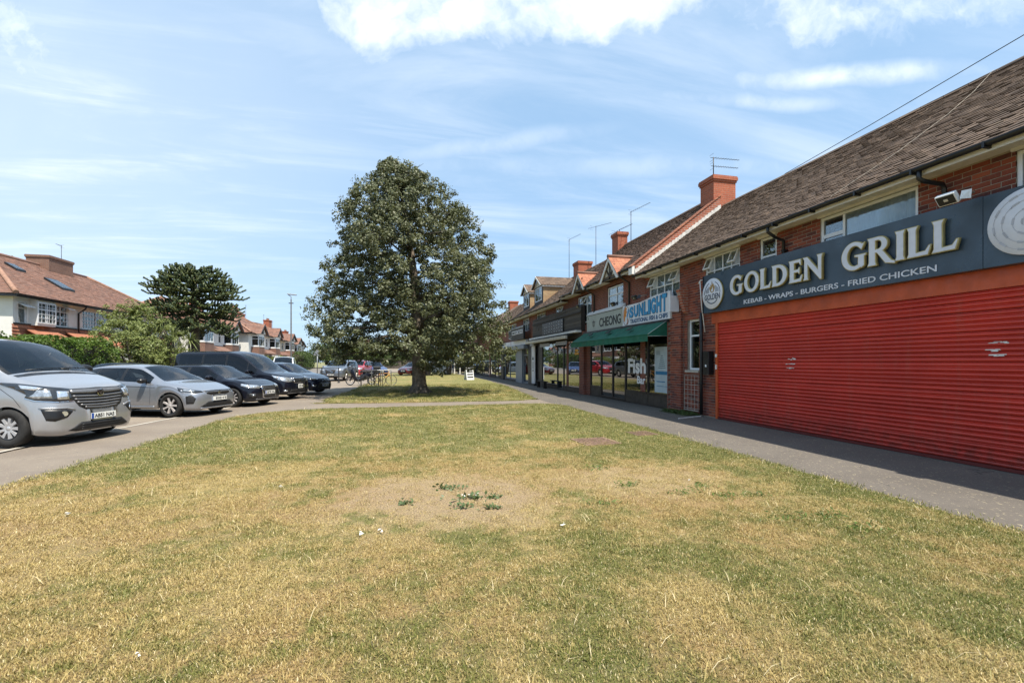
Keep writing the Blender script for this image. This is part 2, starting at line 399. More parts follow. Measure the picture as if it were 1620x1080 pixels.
sheet('pavement', [(5.0, -40), (8.1, -40), (8.1, 62), (5.3, 62)], -.002, PAVE, -.17)
mb = MB()
y = -6.0
while y < 21:
    def kx(v): return -6.66 if v < 10 else -6.66 + (v - 10) * .14
    mb.poly([(kx(y), y, 0.001), (kx(y) + .11, y, 0.001), (kx(y + .9) + .11, y + .9, 0.001), (kx(y + .9), y + .9, 0.001)]); y += .915
o = mb.build('kerb_strip', KERB); o['kind'] = 'structure'
mb = MB()   # bay markings, worn
def ragged(pts, amp=.035, step=.14):
    out = []
    for i in range(len(pts)):
        a = Vector(pts[i]); b = Vector(pts[(i + 1) % len(pts)]); n = max(1, int((b - a).length / step))
        nn = Vector((-(b - a).y, (b - a).x)).normalized()
        for k in range(n):
            q = a.lerp(b, k / n) + nn * rng.uniform(-amp, amp); out.append((q.x, q.y))
    return out
def arc(cx, cy, r, a0, a1, n=8): return [(cx + r * math.cos(R(a0 + (a1 - a0) * i / n)), cy + r * math.sin(R(a0 + (a1 - a0) * i / n))) for i in range(n + 1)]
LAWN1 = [(-4.72, -6), (5.15, -6)] + arc(4.2, 14.5, .95, 0, 90, 5) + arc(-2.2, 12.95, 2.3, 97, 172, 8)
LAWN2 = [(5.0, 17.6), (5.75, 25), (6.3, 36), (5.9, 58), (-2.2, 58), (-2.7, 40), (-2.6, 26)] + arc(-2.2, 18.7, .9, 180, 260, 4) + [(-3.2, 17.5), (0, 17.15), (4.3, 17.1)]
l1, l2 = ragged(LAWN1), ragged(LAWN2)
sheet('lawn', l1, .022, TURF, -.1); sheet('lawn', l2, .022, TURF, -.1)
# ------------------------------------------------------------------ grass blades
def inpoly(xs, ys, poly):
    ins = np.zeros(len(xs), bool); n = len(poly)
    for i in range(n):
        x1, y1 = poly[i]; x2, y2 = poly[(i + 1) % n]
        c = ((y1 > ys) != (y2 > ys)) & (xs < (x2 - x1) * (ys - y1) / (y2 - y1 + 1e-12) + x1); ins ^= c
    return ins
N = np.random.default_rng(11)
gcol = bpy.data.collections.new('grass_tufts')
for k in range(9):
    mb = MB(); q = random.Random(100 + k)
    long_ = k >= 7
    for i in range(46 if not long_ else 6):
        a = q.uniform(0, 6.283); rr = .085 * math.sqrt(q.random()); x0, y0 = rr * math.cos(a), rr * math.sin(a)
        L = q.uniform(.013, .029) if not long_ else q.uniform(.07, .13); w = q.uniform(.0014, .0028)
        h = q.uniform(0, 6.283); lean = q.uniform(.35, 1.35) if not long_ else q.uniform(1.15, 1.45)
        dxy = Vector((math.cos(h), math.sin(h), 0)); sd = Vector((-dxy.y, dxy.x, 0)) * w
        b = Vector((x0, y0, -.003)); mid = b + dxy * (L * .5 * math.sin(lean * .6)) + Vector((0, 0, L * .5 * math.cos(lean * .6)))
        tip = mid + dxy * (L * .55 * math.sin(lean)) + Vector((0, 0, L * .5 * math.cos(lean)))
        mb.r = q.random()
        i0 = len(mb.v); mb.v += [tuple(b - sd), tuple(b + sd), tuple(mid + sd * .8), tuple(mid - sd * .8), tuple(tip)]
        mb.face([i0, i0 + 1, i0 + 2, i0 + 3]); mb.face([i0 + 3, i0 + 2, i0 + 4])
    me = mb.mesh('tuft'); me.materials.append(BLADE); gcol.objects.link(bpy.data.objects.new('tuft_%02d' % k, me))
def scatter(x0, x1, y0, y1, dens, smin, smax, poly):
    n = int((x1 - x0) * (y1 - y0) * dens); xs = N.uniform(x0, x1, n); ys = N.uniform(y0, y1, n)
    ok = inpoly(xs, ys, poly)
    e = np.sqrt(((xs - .45) / 1.2) ** 2 + ((ys - 5.0) / 1.0) ** 2) + N.normal(0, .18, n)
    keep = (e > 1.0 + N.normal(0, .22, n)) | (N.random(n) < .20)
    e2 = np.sqrt(((xs - 2.9) / 1.2) ** 2 + ((ys - 5.2) / .8) ** 2) + N.normal(0, .2, n)
    keep &= (e2 > .9) | (N.random(n) < .5)
    clump = .5 + .5 * np.sin(xs * 2.1 + 1.3 * np.sin(ys * 1.7)) * np.sin(ys * 2.6 + 1.1 * np.sin(xs * 2.3)); keep &= N.random(n) < .62 + .38 * clump
    ok &= keep; xs, ys = xs[ok], ys[ok]
    return np.c_[xs, ys, np.full(len(xs), .021)], N.uniform(smin, smax, len(xs))
parts = [scatter(-4.8, 5.3, 1.2, 4.0, 720, .7, 1.15, LAWN1), scatter(-4.8, 5.3, 4.0, 7.5, 360, .8, 1.2, LAWN1),
         scatter(-4.8, 5.3, 7.5, 11, 150, 1.0, 1.5, LAWN1), scatter(-4.8, 5.3, 11, 15.6, 80, 1.3, 1.9, LAWN1),
         scatter(-3.5, 6.4, 17, 30, 22, 1.8, 2.8, LAWN2)]
# longer fringe along the edges
def fringe(poly, n, ymin, ymax):
    P = []; pl = [Vector(p) for p in poly]
    for i in range(len(pl)):
        a, b = pl[i], pl[(i + 1) % len(pl)]; L = (b - a).length
        for _ in range(int(L * n)):
            c = a.lerp(b, random.random())
            if ymin < c.y < ymax: P.append((c.x + N.normal(0, .05), c.y + N.normal(0, .05), .012))
    return np.array(P), N.uniform(1.1, 1.9, len(P))
parts.append(fringe(l1, 26, 2, 15.6)); parts.append(fringe(l2, 10, 17, 32))
GP = np.concatenate([a for a, b in parts]); GS = np.concatenate([b for a, b in parts]); NG = len(GP)
gm_ = bpy.data.meshes.new('grass'); gm_.vertices.add(NG); gm_.vertices.foreach_set('co', GP.astype(np.float32).ravel())
a = gm_.attributes.new('scl', 'FLOAT', 'POINT'); a.data.foreach_set('value', GS.astype(np.float32))
rot = np.c_[N.normal(0, .08, NG), N.normal(0, .08, NG), N.uniform(0, 6.283, NG)].astype(np.float32)
a = gm_.attributes.new('rot', 'FLOAT_VECTOR', 'POINT'); a.data.foreach_set('vector', rot.ravel())
pick = np.where(N.random(NG) < .03, N.integers(7, 9, NG), N.integers(0, 7, NG)).astype(np.int32)
a = gm_.attributes.new('pick', 'INT', 'POINT'); a.data.foreach_set('value', pick)
gm_.update()
grass = ob('grass', gm_, kind='stuff'); grass['label'] = 'short sun-dried grass growing over the lawn'
def instgroup(name, coll):
    ng = bpy.data.node_groups.new(name, 'GeometryNodeTree')
    ng.interface.new_socket('Geometry', in_out='INPUT', socket_type='NodeSocketGeometry')
    ng.interface.new_socket('Geometry', in_out='OUTPUT', socket_type='NodeSocketGeometry')
    nn = ng.nodes; L = ng.links.new
    gi = nn.new('NodeGroupInput'); go = nn.new('NodeGroupOutput')
    ci = nn.new('GeometryNodeCollectionInfo'); ci.inputs['Collection'].default_value = coll
    ci.inputs['Separate Children'].default_value = True; ci.inputs['Reset Children'].default_value = True
    iop = nn.new('GeometryNodeInstanceOnPoints'); iop.inputs['Pick Instance'].default_value = True
    def na(nm, typ):
        x = nn.new('GeometryNodeInputNamedAttribute'); x.data_type = typ; x.inputs[0].default_value = nm; return x.outputs[0]
    mp = nn.new('GeometryNodeMeshToPoints')
    L(gi.outputs[0], mp.inputs[0]); L(mp.outputs[0], iop.inputs['Points']); L(ci.outputs[0], iop.inputs['Instance'])
    L(na('pick', 'INT'), iop.inputs['Instance Index']); L(na('scl', 'FLOAT'), iop.inputs['Scale'])
    e2r = nn.new('FunctionNodeEulerToRotation'); L(na('rot', 'FLOAT_VECTOR'), e2r.inputs[0]); L(e2r.outputs[0], iop.inputs['Rotation'])
    L(iop.outputs[0], go.inputs[0])
    return ng
md = grass.modifiers.new('g', 'NODES'); md.node_group = instgroup('grass_nodes', gcol)
# ------------------------------------------------------------------ foliage
def leafmat(name, col, back=None, trans=.3, var=.35, nscale=1.2, rough=.5, bright=None):
    m, t = newmat(name); g = t.n('ShaderNodeNewGeometry')
    at = t.n('ShaderNodeAttribute', attribute_name='rnd').outputs['Fac']
    n = t.noise(g.outputs['Position'], nscale, 4)
    c = t.mix(at, tuple(k * (1 - var) for k in col), tuple(min(1, k * (1 + var)) for k in col))
    c = t.mix(t.ss(n, .4, .65, 0, .5), c, bright or tuple(k * 1.35 for k in col))
    if back: c = t.mix(g.outputs['Backfacing'], c, back)
    df = t.n('ShaderNodeBsdfPrincipled', {'Base Color': c, 'Roughness': rough}).outputs[0]
    tl = t.n('ShaderNodeBsdfTranslucent', {0: c}).outputs[0]
    t.n('ShaderNodeOutputMaterial', {0: t.n('ShaderNodeMixShader', {0: trans, 1: df, 2: tl}).outputs[0]})
    return m
BARK = pm('bark', (.17, .135, .10), .95, var=.4, scale=9, bump=.9, bscale=22)
BARKD = pm('dark_bark', (.09, .075, .06), .95, var=.4, scale=7, bump=.9, bscale=26)
def leaves(name, C, Nrm, size, mat, parent, seed=1, aspect=.5, jitter=.8, fold=.25, kind=None, szvar=.35):
    """C: centres (n,3); Nrm: preferred facing (n,3) -> one mesh of four-cornered leaves"""
    r = np.random.default_rng(seed); n = len(C)
    nn = Nrm + r.normal(0, jitter, (n, 3)); nn /= np.linalg.norm(nn, axis=1)[:, None] + 1e-9
    tmp = r.normal(0, 1, (n, 3)); a = np.cross(nn, tmp); a /= np.linalg.norm(a, axis=1)[:, None] + 1e-9
    b = np.cross(nn, a); s = (size * r.uniform(1 - szvar, 1 + szvar, n))[:, None]
    w = s * aspect * .5
    V = np.empty((n, 4, 3)); V[:, 0] = C - a * s * .5; V[:, 1] = C + b * w + nn * s * fold * .3; V[:, 2] = C + a * s * .5 - nn * s * fold * .4; V[:, 3] = C - b * w + nn * s * fold * .3
    me = bpy.data.meshes.new(name); me.vertices.add(n * 4); me.vertices.foreach_set('co', V.astype(np.float32).ravel())
    me.loops.add(n * 4); me.loops.foreach_set('vertex_index', np.arange(n * 4, dtype=np.int32))
    me.polygons.add(n); me.polygons.foreach_set('loop_start', np.arange(0, n * 4, 4, dtype=np.int32))
    at = me.attributes.new('rnd', 'FLOAT', 'FACE'); at.data.foreach_set('value', r.random(n).astype(np.float32))
    me.update(calc_edges=True); me.materials.append(mat)
    return ob(name, me, parent, kind)
def sprays(r, centres, outw, per, rad, flat=.6):
    """leaf positions clustered round each spray centre"""
    k = len(centres); C = np.repeat(centres, per, 0); O = np.repeat(outw, per, 0)
    dd = r.normal(0, 1, (len(C), 3)); dd /= np.linalg.norm(dd, axis=1)[:, None]; dd *= (r.random(len(C)) ** .45)[:, None] * np.repeat(rad, per)[:, None]
    dd[:, 2] *= flat
    return C + dd, O * .5 + dd / (np.repeat(rad, per)[:, None]) * .8 + np.array([0, 0, .55])
# the large tree on the green
tx, ty = .59, 22.04
zt = [0.9, 1.3, 1.9, 3.0, 4.3, 5.7, 7.1, 8.5, 9.7, 10.4, 10.85]; rt_ = [2.8, 4.0, 4.4, 4.35, 4.15, 3.95, 3.5, 2.9, 1.9, 1.0, .2]
cxz = [-.25, -.25, -.25, -.25, -.25, -.28, -.36, -.62, -.72, -1.0, -1.35]
tree = thing('tree', 'large round-crowned tree with grey-green leaves standing alone on the green', 'tree', (tx, ty, 0))
mb = MB(); q = random.Random(3)
mb.smooth = True
mb.tube([(.0, 0, -.05), (.02, 0, .12), (0, .02, .5), (-.03, 0, 1.2), (-.02, .03, 2.2), (-.08, 0, 3.6), (-.2, .05, 5.2), (-.45, 0, 7.2), (-.8, 0, 9.2), (-1.1, 0, 10.3)],
        [.56, .42, .34, .31, .30, .25, .2, .13, .07, .02], 14)
for k in range(7):
    a = k * .9 + q.random() * .4; mb.tube([(math.cos(a) * .2, math.sin(a) * .2, .34), (math.cos(a) * .4, math.sin(a) * .4, .1), (math.cos(a) * .72, math.sin(a) * .72, -.04)], [.16, .11, .04], 7)
mb.build('trunk', BARK, tree)
mb = MB(); mb.smooth = True
LR = np.random.default_rng(5); cen = []; outw = []
for i in range(78):
    z0 = q.uniform(1.6, 9.6); a = i * 2.399 + q.uniform(-.3, .3)
    z1 = min(10.2, z0 + q.uniform(-.3, 1.5)) if z0 > 2.6 else z0 - q.uniform(0, .5)
    rr = np.interp(z1, zt, rt_) * q.uniform(.72, .95) * (.6 if z1 > 9 else 1); cx = np.interp(z1, zt, cxz)
    bx = np.interp(z0, [0, 3.6, 7.2, 10.9], [0, -.08, -.45, -1.2])
    P = Vector((cx + rr * math.cos(a), rr * math.sin(a), z1)); A = Vector((bx, 0, z0)); M = A.lerp(P, .5) + Vector((0, 0, .25 + .1 * q.random()))
    r0 = .10 - .006 * z0
    mb.tube([tuple(A), tuple(M), tuple(P)], [r0, r0 * .55, .012], 6, cap=False)
    for _ in range(5):
        s = q.uniform(.35, 1); B = A.lerp(P, s) + Vector((0, 0, .2 * (1 - abs(2 * s - 1)))); E_ = B + Vector((q.uniform(-1, 1), q.uniform(-1, 1), q.uniform(-.3, .6))) * .8
        mb.tube([tuple(B), tuple(E_)], [.022, .006], 4, cap=False)
mb.build("branch", BARKD, tree, kind="stuff")
while len(cen) < 2700:
    z = q.uniform(.95, 10.85); rm = float(np.interp(z, zt, rt_))
    if q.random() > (rm / 4.6) + .12: continue
    a = q.uniform(0, 6.283)
    if z < 1.75 - .55 * (math.cos(a) > .3) - .35 * (q.random() < .3) and rm > 2: continue
    lump = 1 + .10 * math.sin(3 * a + z * 1.1) + .07 * math.sin(7 * a - z * 2.3) + .05 * math.sin(z * 5 + a * 2)
    lump = min(lump, 1.09); f_ = q.random() ** .42
    rr = rm * lump * f_
    if f_ < .8 and q.random() < .35: continue
    # openings between the boughs
    if math.sin(a * 5 + z * 2.1) * math.sin(z * 2.7 + a * 1.7) > .52 and f_ > .4 and q.random() < .85: continue
    cx = float(np.interp(z, zt, cxz))
    cen.append((cx + rr * math.cos(a), rr * math.sin(a), z)); outw.append((math.cos(a) * f_, math.sin(a) * f_, .25))
for _ in range(40):   # stray shoots that break the outline
    z = q.uniform(1.0, 10.9); a = q.uniform(0, 6.283); rm = float(np.interp(z, zt, rt_)) * q.uniform(1.0, 1.04); cx = float(np.interp(z, zt, cxz))
    cen.append((cx + rm * math.cos(a), rm * math.sin(a), z + .1)); outw.append((math.cos(a), math.sin(a), .4))
for z in (10.6, 10.8, 10.95): cen.append((-1.3 + q.uniform(-.15, .15), q.uniform(-.1, .1), z)); outw.append((0, 0, 1))
cen = np.array(cen); outw = np.array(outw)
C, O = sprays(LR, cen, outw, 62, LR.uniform(.14, .36, len(cen)), .75)
LEAF1 = leafmat('whitebeam_leaf', (.080, .092, .026), (.130, .142, .065), .25, .6, 1.3, .5, (.19, .178, .060))
leaves('crown', C, O, .095, LEAF1, tree, 2, .62, .65, szvar=.5)
# hedge, bushes
def cloudbox(r, n, x0, x1, y0, y1, z0, z1, wob=.15):
    """points near the surface of a clipped hedge"""
    P = []; O = []
    A = [((y1 - y0) * (z1 - z0), 0), ((x1 - x0) * (y1 - y0), 1), ((x1 - x0) * (z1 - z0), 2)]; tot = sum(a for a, _ in A)
    for _ in range(n):
        u = r.random() * tot; k = 0
        while k < 2 and u > A[k][0]: u -= A[k][0]; k += 1
        x, y, z = r.uniform(x0, x1), r.uniform(y0, y1), r.uniform(z0, z1)
        if k == 0: x = x1; o = (1, 0, .3)
        elif k == 1: z = z1; o = (0, 0, 1)
        else: y = y0; o = (0, -1, .3)
        wv = wob * (math.sin(y * 1.9 + z) + math.sin(y * 4.3 + x) * .5 + math.sin(z * 5 + y * 3) * .4)
        dpt = -abs(r.normal(0, .10)) + wv
        rnd = max(0, z - (z1 - .4))
        P.append((x + o[0] * dpt - rnd * .5 * (k == 0), y + o[1] * dpt, z + o[2] * dpt * (k == 1))); O.append(o)
    return np.array(P), np.array(O)
HLEAF = leafmat('hedge_leaf', (.085, .150, .020), None, .3, .45, 1.6, .5, (.17, .24, .035))
YLEAF = leafmat('yellow_green_leaf', (.165, .20, .040), (.22, .26, .08), .35, .4, 1.4, .5, (.28, .28, .07))
GLEAF = leafmat('mid_green_leaf', (.075, .115, .03), None, .3, .4, 1.2, .5, (.13, .17, .04))
DLEAF = leafmat('dark_leaf', (.035, .055, .02), None, .2, .4, 1.0, .5, (.06, .08, .03))
def hedge(label, x0, x1, y0, y1, h, mat, n, size, seed, group='garden hedges along the far pavement', rot=0, loc=None, wob=.15):
    r = np.random.default_rng(seed)
    t_ = thing('hedge', label, 'hedge', loc or ((x0 + x1) / 2, (y0 + y1) / 2, 0), rot, group)
    w, l = (x1 - x0) / 2, (y1 - y0) / 2
    core = MB().box(-w + .2, w - .25, -l + .2, l - .2, 0, h - .25).build('stem', BARKD, t_)
    P, O = cloudbox(r, n, -w, w, -l, l, .05, h, wob)
    leaves('foliage', P, O, size, mat, t_, seed, .55, .8)
    return t_
hedge('long dark green clipped hedge behind the silver van and hatchback', -16.9, -15.1, 8, 28.5, 2.5, HLEAF, 42000, .11, 21)
def bush(name, label, cat, x, y, rx, ry, h, mat, nspray, per, size, seed, z0=.2, srad=(.15, .35), trunk=True, group=None, wisp=.0, flat=.7):
    r = np.random.default_rng(seed); q = random.Random(seed)
    t_ = thing(name, label, cat, (x, y, 0), 0, group)
    mb = MB(); mb.smooth = True
    for i in range(9):
        a = i * 2.4; mb.tube([(.15 * math.cos(a), .15 * math.sin(a), -.05), (rx * .25 * math.cos(a), ry * .25 * math.sin(a), h * .35), (rx * .6 * math.cos(a), ry * .6 * math.sin(a), h * .8)], [.07, .045, .012], 6, cap=False)
    mb.build('stem' if cat != 'tree' else 'trunk', BARKD, t_)
    P = []; O = []
    while len(P) < nspray:
        a = q.uniform(0, 6.283); ph = q.uniform(-.15, 1.0) * 1.5708; f_ = q.random() ** .4
        lump = 1 + .14 * math.sin(a * 3 + seed) * math.cos(ph * 2) + .1 * math.sin(a * 6 + ph * 5 + seed) + q.uniform(0, wisp)
        k = f_ * lump
        P.append((rx * k * math.cos(a) * math.cos(ph), ry * k * math.sin(a) * math.cos(ph), z0 + (h - z0) * (.32 + .68 * k * math.sin(ph)))); O.append((math.cos(a), math.sin(a), .5))
    P = np.array(P); O = np.array(O); P[:, 2] = np.maximum(P[:, 2], .12)
    C, OO = sprays(r, P, O, per, r.uniform(*srad, len(P)), flat)
    leaves('foliage' if cat != 'tree' else 'crown', C, OO, size, mat, t_, seed, .5, .7)
    return t_
bush('shrub', 'loose yellow-green shrub spilling over beside the clipped hedge', 'bush', -15.6, 31.2, 2.5, 2.3, 4.35, YLEAF, 420, 48, .12, 31, wisp=.2)
bush('shrub', 'low green shrub tucked behind the spiky palm', 'bush', -15.9, 34.0, 1.7, 1.6, 2.6, GLEAF, 220, 45, .12, 32, wisp=.2)
bush('shrub', 'broad bright green shrub below the dark spiky conifer', 'bush', -16.0, 35.2, 1.5, 1.6, 2.2, YLEAF, 200, 45, .12, 33)
# monkey puzzle tree
mp = thing('monkey_puzzle_tree', 'dark monkey puzzle tree with domed spiky crown in a front garden', 'tree', (-14.9, 37.3, 0))
q = random.Random(9)
mb = MB(); mb.smooth = True
mb.tube([(0, 0, -.1), (.03, 0, 1), (0, .04, 2.5), (-.05, 0, 4.5), (0, 0, 6.5), (0, 0, 8.0)], [.34, .30, .27, .24, .17, .06], 12)
for z in [x * .16 for x in range(2, 30)]: mb.lathe([(.30 - z * .012, z - .02), (.33 - z * .012, z), (.30 - z * .012, z + .02)], 12)
mb.build('trunk', BARKD, mp)
MPL = leafmat('monkey_puzzle_leaf', (.105, .130, .030), None, .08, .4, 1.0, .45, (.22, .215, .06))
MPC = pm('monkey_puzzle_stem', (.030, .05, .018), .7, var=.3, scale=6)
mb = MB(); LC = []; LO = []
def rope(pts, r0, r1):
    mb.tube([tuple(p) for p in pts], [r0 + (r1 - r0) * i / (len(pts) - 1) for i in range(len(pts))], 5)
    for i in range(len(pts) - 1):
        n_ = max(3, int((pts[i + 1] - pts[i]).length / .03))
        for k in range(n_):
            s = k / n_; p = pts[i].lerp(pts[i + 1], s); dr = Vector((q.gauss(0, 1), q.gauss(0, 1), q.gauss(0, 1))).normalized()
            LC.append(tuple(p + dr * .07)); LO.append(tuple(dr + (pts[i + 1] - pts[i]).normalized() * .6))
for i in range(92):
    f_ = (i + .5) / 92; z0 = 4.0 + 3.9 * f_ ** .9; a = i * 2.399 + q.uniform(-.2, .2)
    rr = 3.5 * (math.sqrt(max(.03, 1 - abs((z0 - 5.1) / 3.0) ** 2.6)) if z0 > 5.1 else .88 + .11 * (z0 - 4.0)) * q.uniform(.86, 1.04)
    dz = -1.15 if z0 < 4.8 else (-.35 if z0 < 5.8 else (.2 if z0 < 7 else .25))
    d_ = Vector((math.cos(a), math.sin(a), 0)); A = Vector((0, 0, z0))
    B = A + d_ * rr * .5 + Vector((0, 0, dz * .35 + .1)); Cc = A + d_ * rr * .88 + Vector((0, 0, dz * .75)); E_ = A + d_ * rr + Vector((0, 0, dz * .75 + .22))
    rope([A + d_ * .2, B, Cc, E_], .045, .06)
    sd = Vector((-d_.y, d_.x, 0))
    for k in range(6):
        s = .42 + .5 * k / 6; P0 = A.lerp(Cc, s); P0.z += .06
        for sg in (-1, 1):
            if q.random() < .12: continue
            L = q.uniform(.45, .95) * (1.2 - s * .5)
            dd = (d_ * .75 + sd * sg * .9).normalized()
            P1 = P0 + dd * L * .55 + Vector((0, 0, -.02)); P2 = P0 + dd * L * .9 + Vector((0, 0, .10 + .1 * q.random())); P3 = P2 + dd * .06 + Vector((0, 0, .14))
            rope([P0, P1, P2, P3], .045, .055)
mb.build('branch', MPC, mp, kind='stuff')
leaves('crown', np.array(LC), np.array(LO), .12, MPL, mp, 4, .4, .3)
# cordyline palms
def palm(label, x, y, heads, seed):
    q = random.Random(seed); t_ = thing('cordyline_palm', label, 'palm', (x, y, 0), 0, 'spiky palms in the front garden')
    mb = MB(); mb.smooth = True
    for hx, hy, hz in heads: mb.tube([(0, 0, -.05), (hx * .2, hy * .2, hz * .5), (hx, hy, hz)], [.12, .09, .07], 8)
    mb.build('trunk', BARKD, t_)
    mb = MB()
    for hx, hy, hz in heads:
        for i in range(95):
            a = q.uniform(0, 6.283); el = q.uniform(-.9, 1.4); L = q.uniform(.6, .95)
            d_ = Vector((math.cos(a) * math.cos(el), math.sin(a) * math.cos(el), math.sin(el))); s_ = d_.cross(Vector((0, 0, 1))).normalized() * .028
            p0 = Vector((hx, hy, hz)); p1 = p0 + d_ * L * .55; p2 = p0 + d_ * L + Vector((0, 0, -.22 * L))
            mb.r = q.random(); b = len(mb.v); mb.v += [tuple(p0 - s_ * .5), tuple(p0 + s_ * .5), tuple(p1 + s_), tuple(p1 - s_), tuple(p2)]
            mb.face([b, b + 1, b + 2, b + 3]); mb.face([b + 3, b + 2, b + 4])
    mb.build('foliage', leafmat('palm_leaf', (.15, .18, .06), None, .2, .35), t_)
palm('pale spiky palm with two heads beside the monkey puzzle tree', -14.0, 32.0, [(0, 0, 3.1), (-.7, .3, 3.9)], 5)
palm('shorter spiky palm drooping in front of the monkey puzzle trunk', -13.9, 34.0, [(0, 0, 2.9)], 6)
# ================================================================== the parade of shops
XW = 8.03          # shop wall plane
meshcache = {}
def brick_mesh(L, H, mat, tk=.02):
    k = (round(L, 3), round(H, 3), mat.name, tk)
    if k not in meshcache:
        mb = MB(); c = .003
        # face towards -x, slightly rounded arrises
        y0, y1, z0, z1 = -L / 2, L / 2, -H / 2, H / 2
        b = 0
        mb.v = [(0, y0 + c, z0 + c), (0, y1 - c, z0 + c), (0, y1 - c, z1 - c), (0, y0 + c, z1 - c),
                (c, y0, z0), (c, y1, z0), (c, y1, z1), (c, y0, z1), (tk, y0, z0), (tk, y1, z0), (tk, y1, z1), (tk, y0, z1)]
        mb.face([0, 3, 2, 1])
        for i in range(4):
            j = (i + 1) % 4; mb.face([i, j, 4 + j, 4 + i]); mb.face([4 + i, 4 + j, 8 + j, 8 + i])
        me = mb.mesh('brick'); me.materials.append(mat); meshcache[k] = me
    return meshcache[k]
def brick_field(parent, X, y0, y1, z0, z1, holes, mat, budget, stuffmb, bl=.215, bh=.065, j=.01, course=None, near=lambda y, z: True):
    """stretcher-bond bricks on a wall facing -x; the nearest ones single, the rest joined"""
    z = z0; row = 0; out = []
    while z + bh <= z1 + .002:
        y = y0 - (0 if row % 2 == 0 else (bl + j) / 2)
        while y < y1:
            segs = [(max(y, y0), min(y + bl, y1))]
            for (ha, hb, hc, hd) in holes:
                if z + bh > hc and z < hd:
                    ns = []
                    for a, b in segs:
                        if b <= ha or a >= hb: ns.append((a, b)); continue
                        if a < ha: ns.append((a, ha))
                        if b > hb: ns.append((hb, b))
                    segs = ns
            for a, b in segs:
                if b - a > .03: out.append((a, b, z))
            y += bl + j
        z += bh + j; row += 1
    return [(X, a, b, z, bh) for a, b, z in out]
def lay_bricks(parent, lst, mat, limit=300):
    lst = sorted(lst, key=lambda q: q[0] ** 2 + q[1] ** 2)
    q = random.Random(1)
    for i, (X, a, b, z, bh) in enumerate(lst[:limit]):
        L = round((b - a) / .0215) * .0215 if abs(b - a - .215) > .002 else .215
        L = min(L, b - a)
        o = ob('brick', brick_mesh(L, bh, mat), parent); o.location = (X - q.uniform(.003, .008), (a + b) / 2, z + bh / 2)
    rest = lst[limit:]
    if rest:
        mb = MB()
        for (X, a, b, z, bh) in rest:
            mb.r = q.random() + .001; xo = X - q.uniform(.003, .008)
            n = len(mb.v); mb.v += [(xo, a, z), (xo, b, z), (xo, b, z + bh), (xo, a, z + bh), (X + .01, a, z), (X + .01, b, z), (X + .01, b, z + bh), (X + .01, a, z + bh)]
            mb.face([n, n + 3, n + 2, n + 1])
            for i in range(4):
                k = (i + 1) % 4; mb.face([n + i, n + k, n + 4 + k, n + 4 + i])
        mb.build('brickwork', mat, parent, kind='stuff')
def tile_roof(parent, y0, y1, xe, ze, xr, zr, mat, w=.165, g=.105, limit=0, name='roof_tile', hip0=0, hip1=0, seed=1, keep=None):
    """plain tiles laid in lapped courses on a slope rising to +x; hip0/hip1: how far the ridge stops short of each end"""
    q = random.Random(seed); L = math.hypot(xr - xe, zr - ze); ux, uz = (xr - xe) / L, (zr - ze) / L
    nx, nz = -uz, ux
    rows = int(L / g); T_ = []
    for r in range(rows):
        s = r * g; f = s / L; a, b = y0 + hip0 * f, y1 - hip1 * f
        y = a - (0 if r % 2 == 0 else w / 2)
        while y < b:
            ya, yb = max(y, a) + .002, min(y + w, b) - .002
            if yb - ya > .02 and (keep is None or keep((ya + yb) / 2, xe + ux * s)): T_.append((s, ya, yb))
            y += w
    tk, ln = .014, g * 1.45
    def verts(s, ya, yb, lift, tilt):
        """one tile: its tail proud of the course below, its head tucked under the one above"""
        P = []
        for (ds, h) in ((-.012, .018 + lift), (ln, .001)):
            for y in (ya, yb):
                hh = h + (tilt if y == yb else 0) * (1 if ds < 0 else 0)
                P.append((xe + ux * (s + ds) + nx * hh, y, ze + uz * (s + ds) + nz * hh))
        for (ds, h) in ((-.012, .018 + lift - tk),):
            for y in (ya, yb): P.append((xe + ux * (s + ds) + nx * h, y, ze + uz * (s + ds) + nz * h))
        return P
    F = ([0, 2, 3, 1], [0, 1, 5, 4], [0, 4, 2], [1, 3, 5])
    T_.sort(key=lambda k: (k[1]) ** 2 + (xe + ux * k[0]) ** 2 if k[1] > 3.2 else 1e6)
    for (s, ya, yb) in T_[:limit]:
        key = ('tile', round(yb - ya, 2), q.randrange(5), mat.name, round(ux, 2), name)
        if key not in meshcache:
            mb = MB(); V = verts(0, -(yb - ya) / 2, (yb - ya) / 2, key[2] * .0028, (key[2] - 2) * .0035)
            mb.v = [(p[0] - xe, p[1], p[2] - ze) for p in V]
            for f in F: mb.face(list(f))
            me = mb.mesh(name); me.materials.append(mat); meshcache[key] = me
        o = ob(name, meshcache[key], parent); o.location = (xe + ux * s, (ya + yb) / 2, ze + uz * s)
    rest = T_[limit:]
    mb = MB()
    for (s, ya, yb) in rest:
        mb.r = q.random() + .001; n = len(mb.v); mb.v += verts(s, ya, yb, q.uniform(0, .012), q.uniform(-.008, .008))
        for f in F: mb.face([n + i for i in f])
    if rest: mb.build('roof_tiles', mat, parent, kind='stuff')
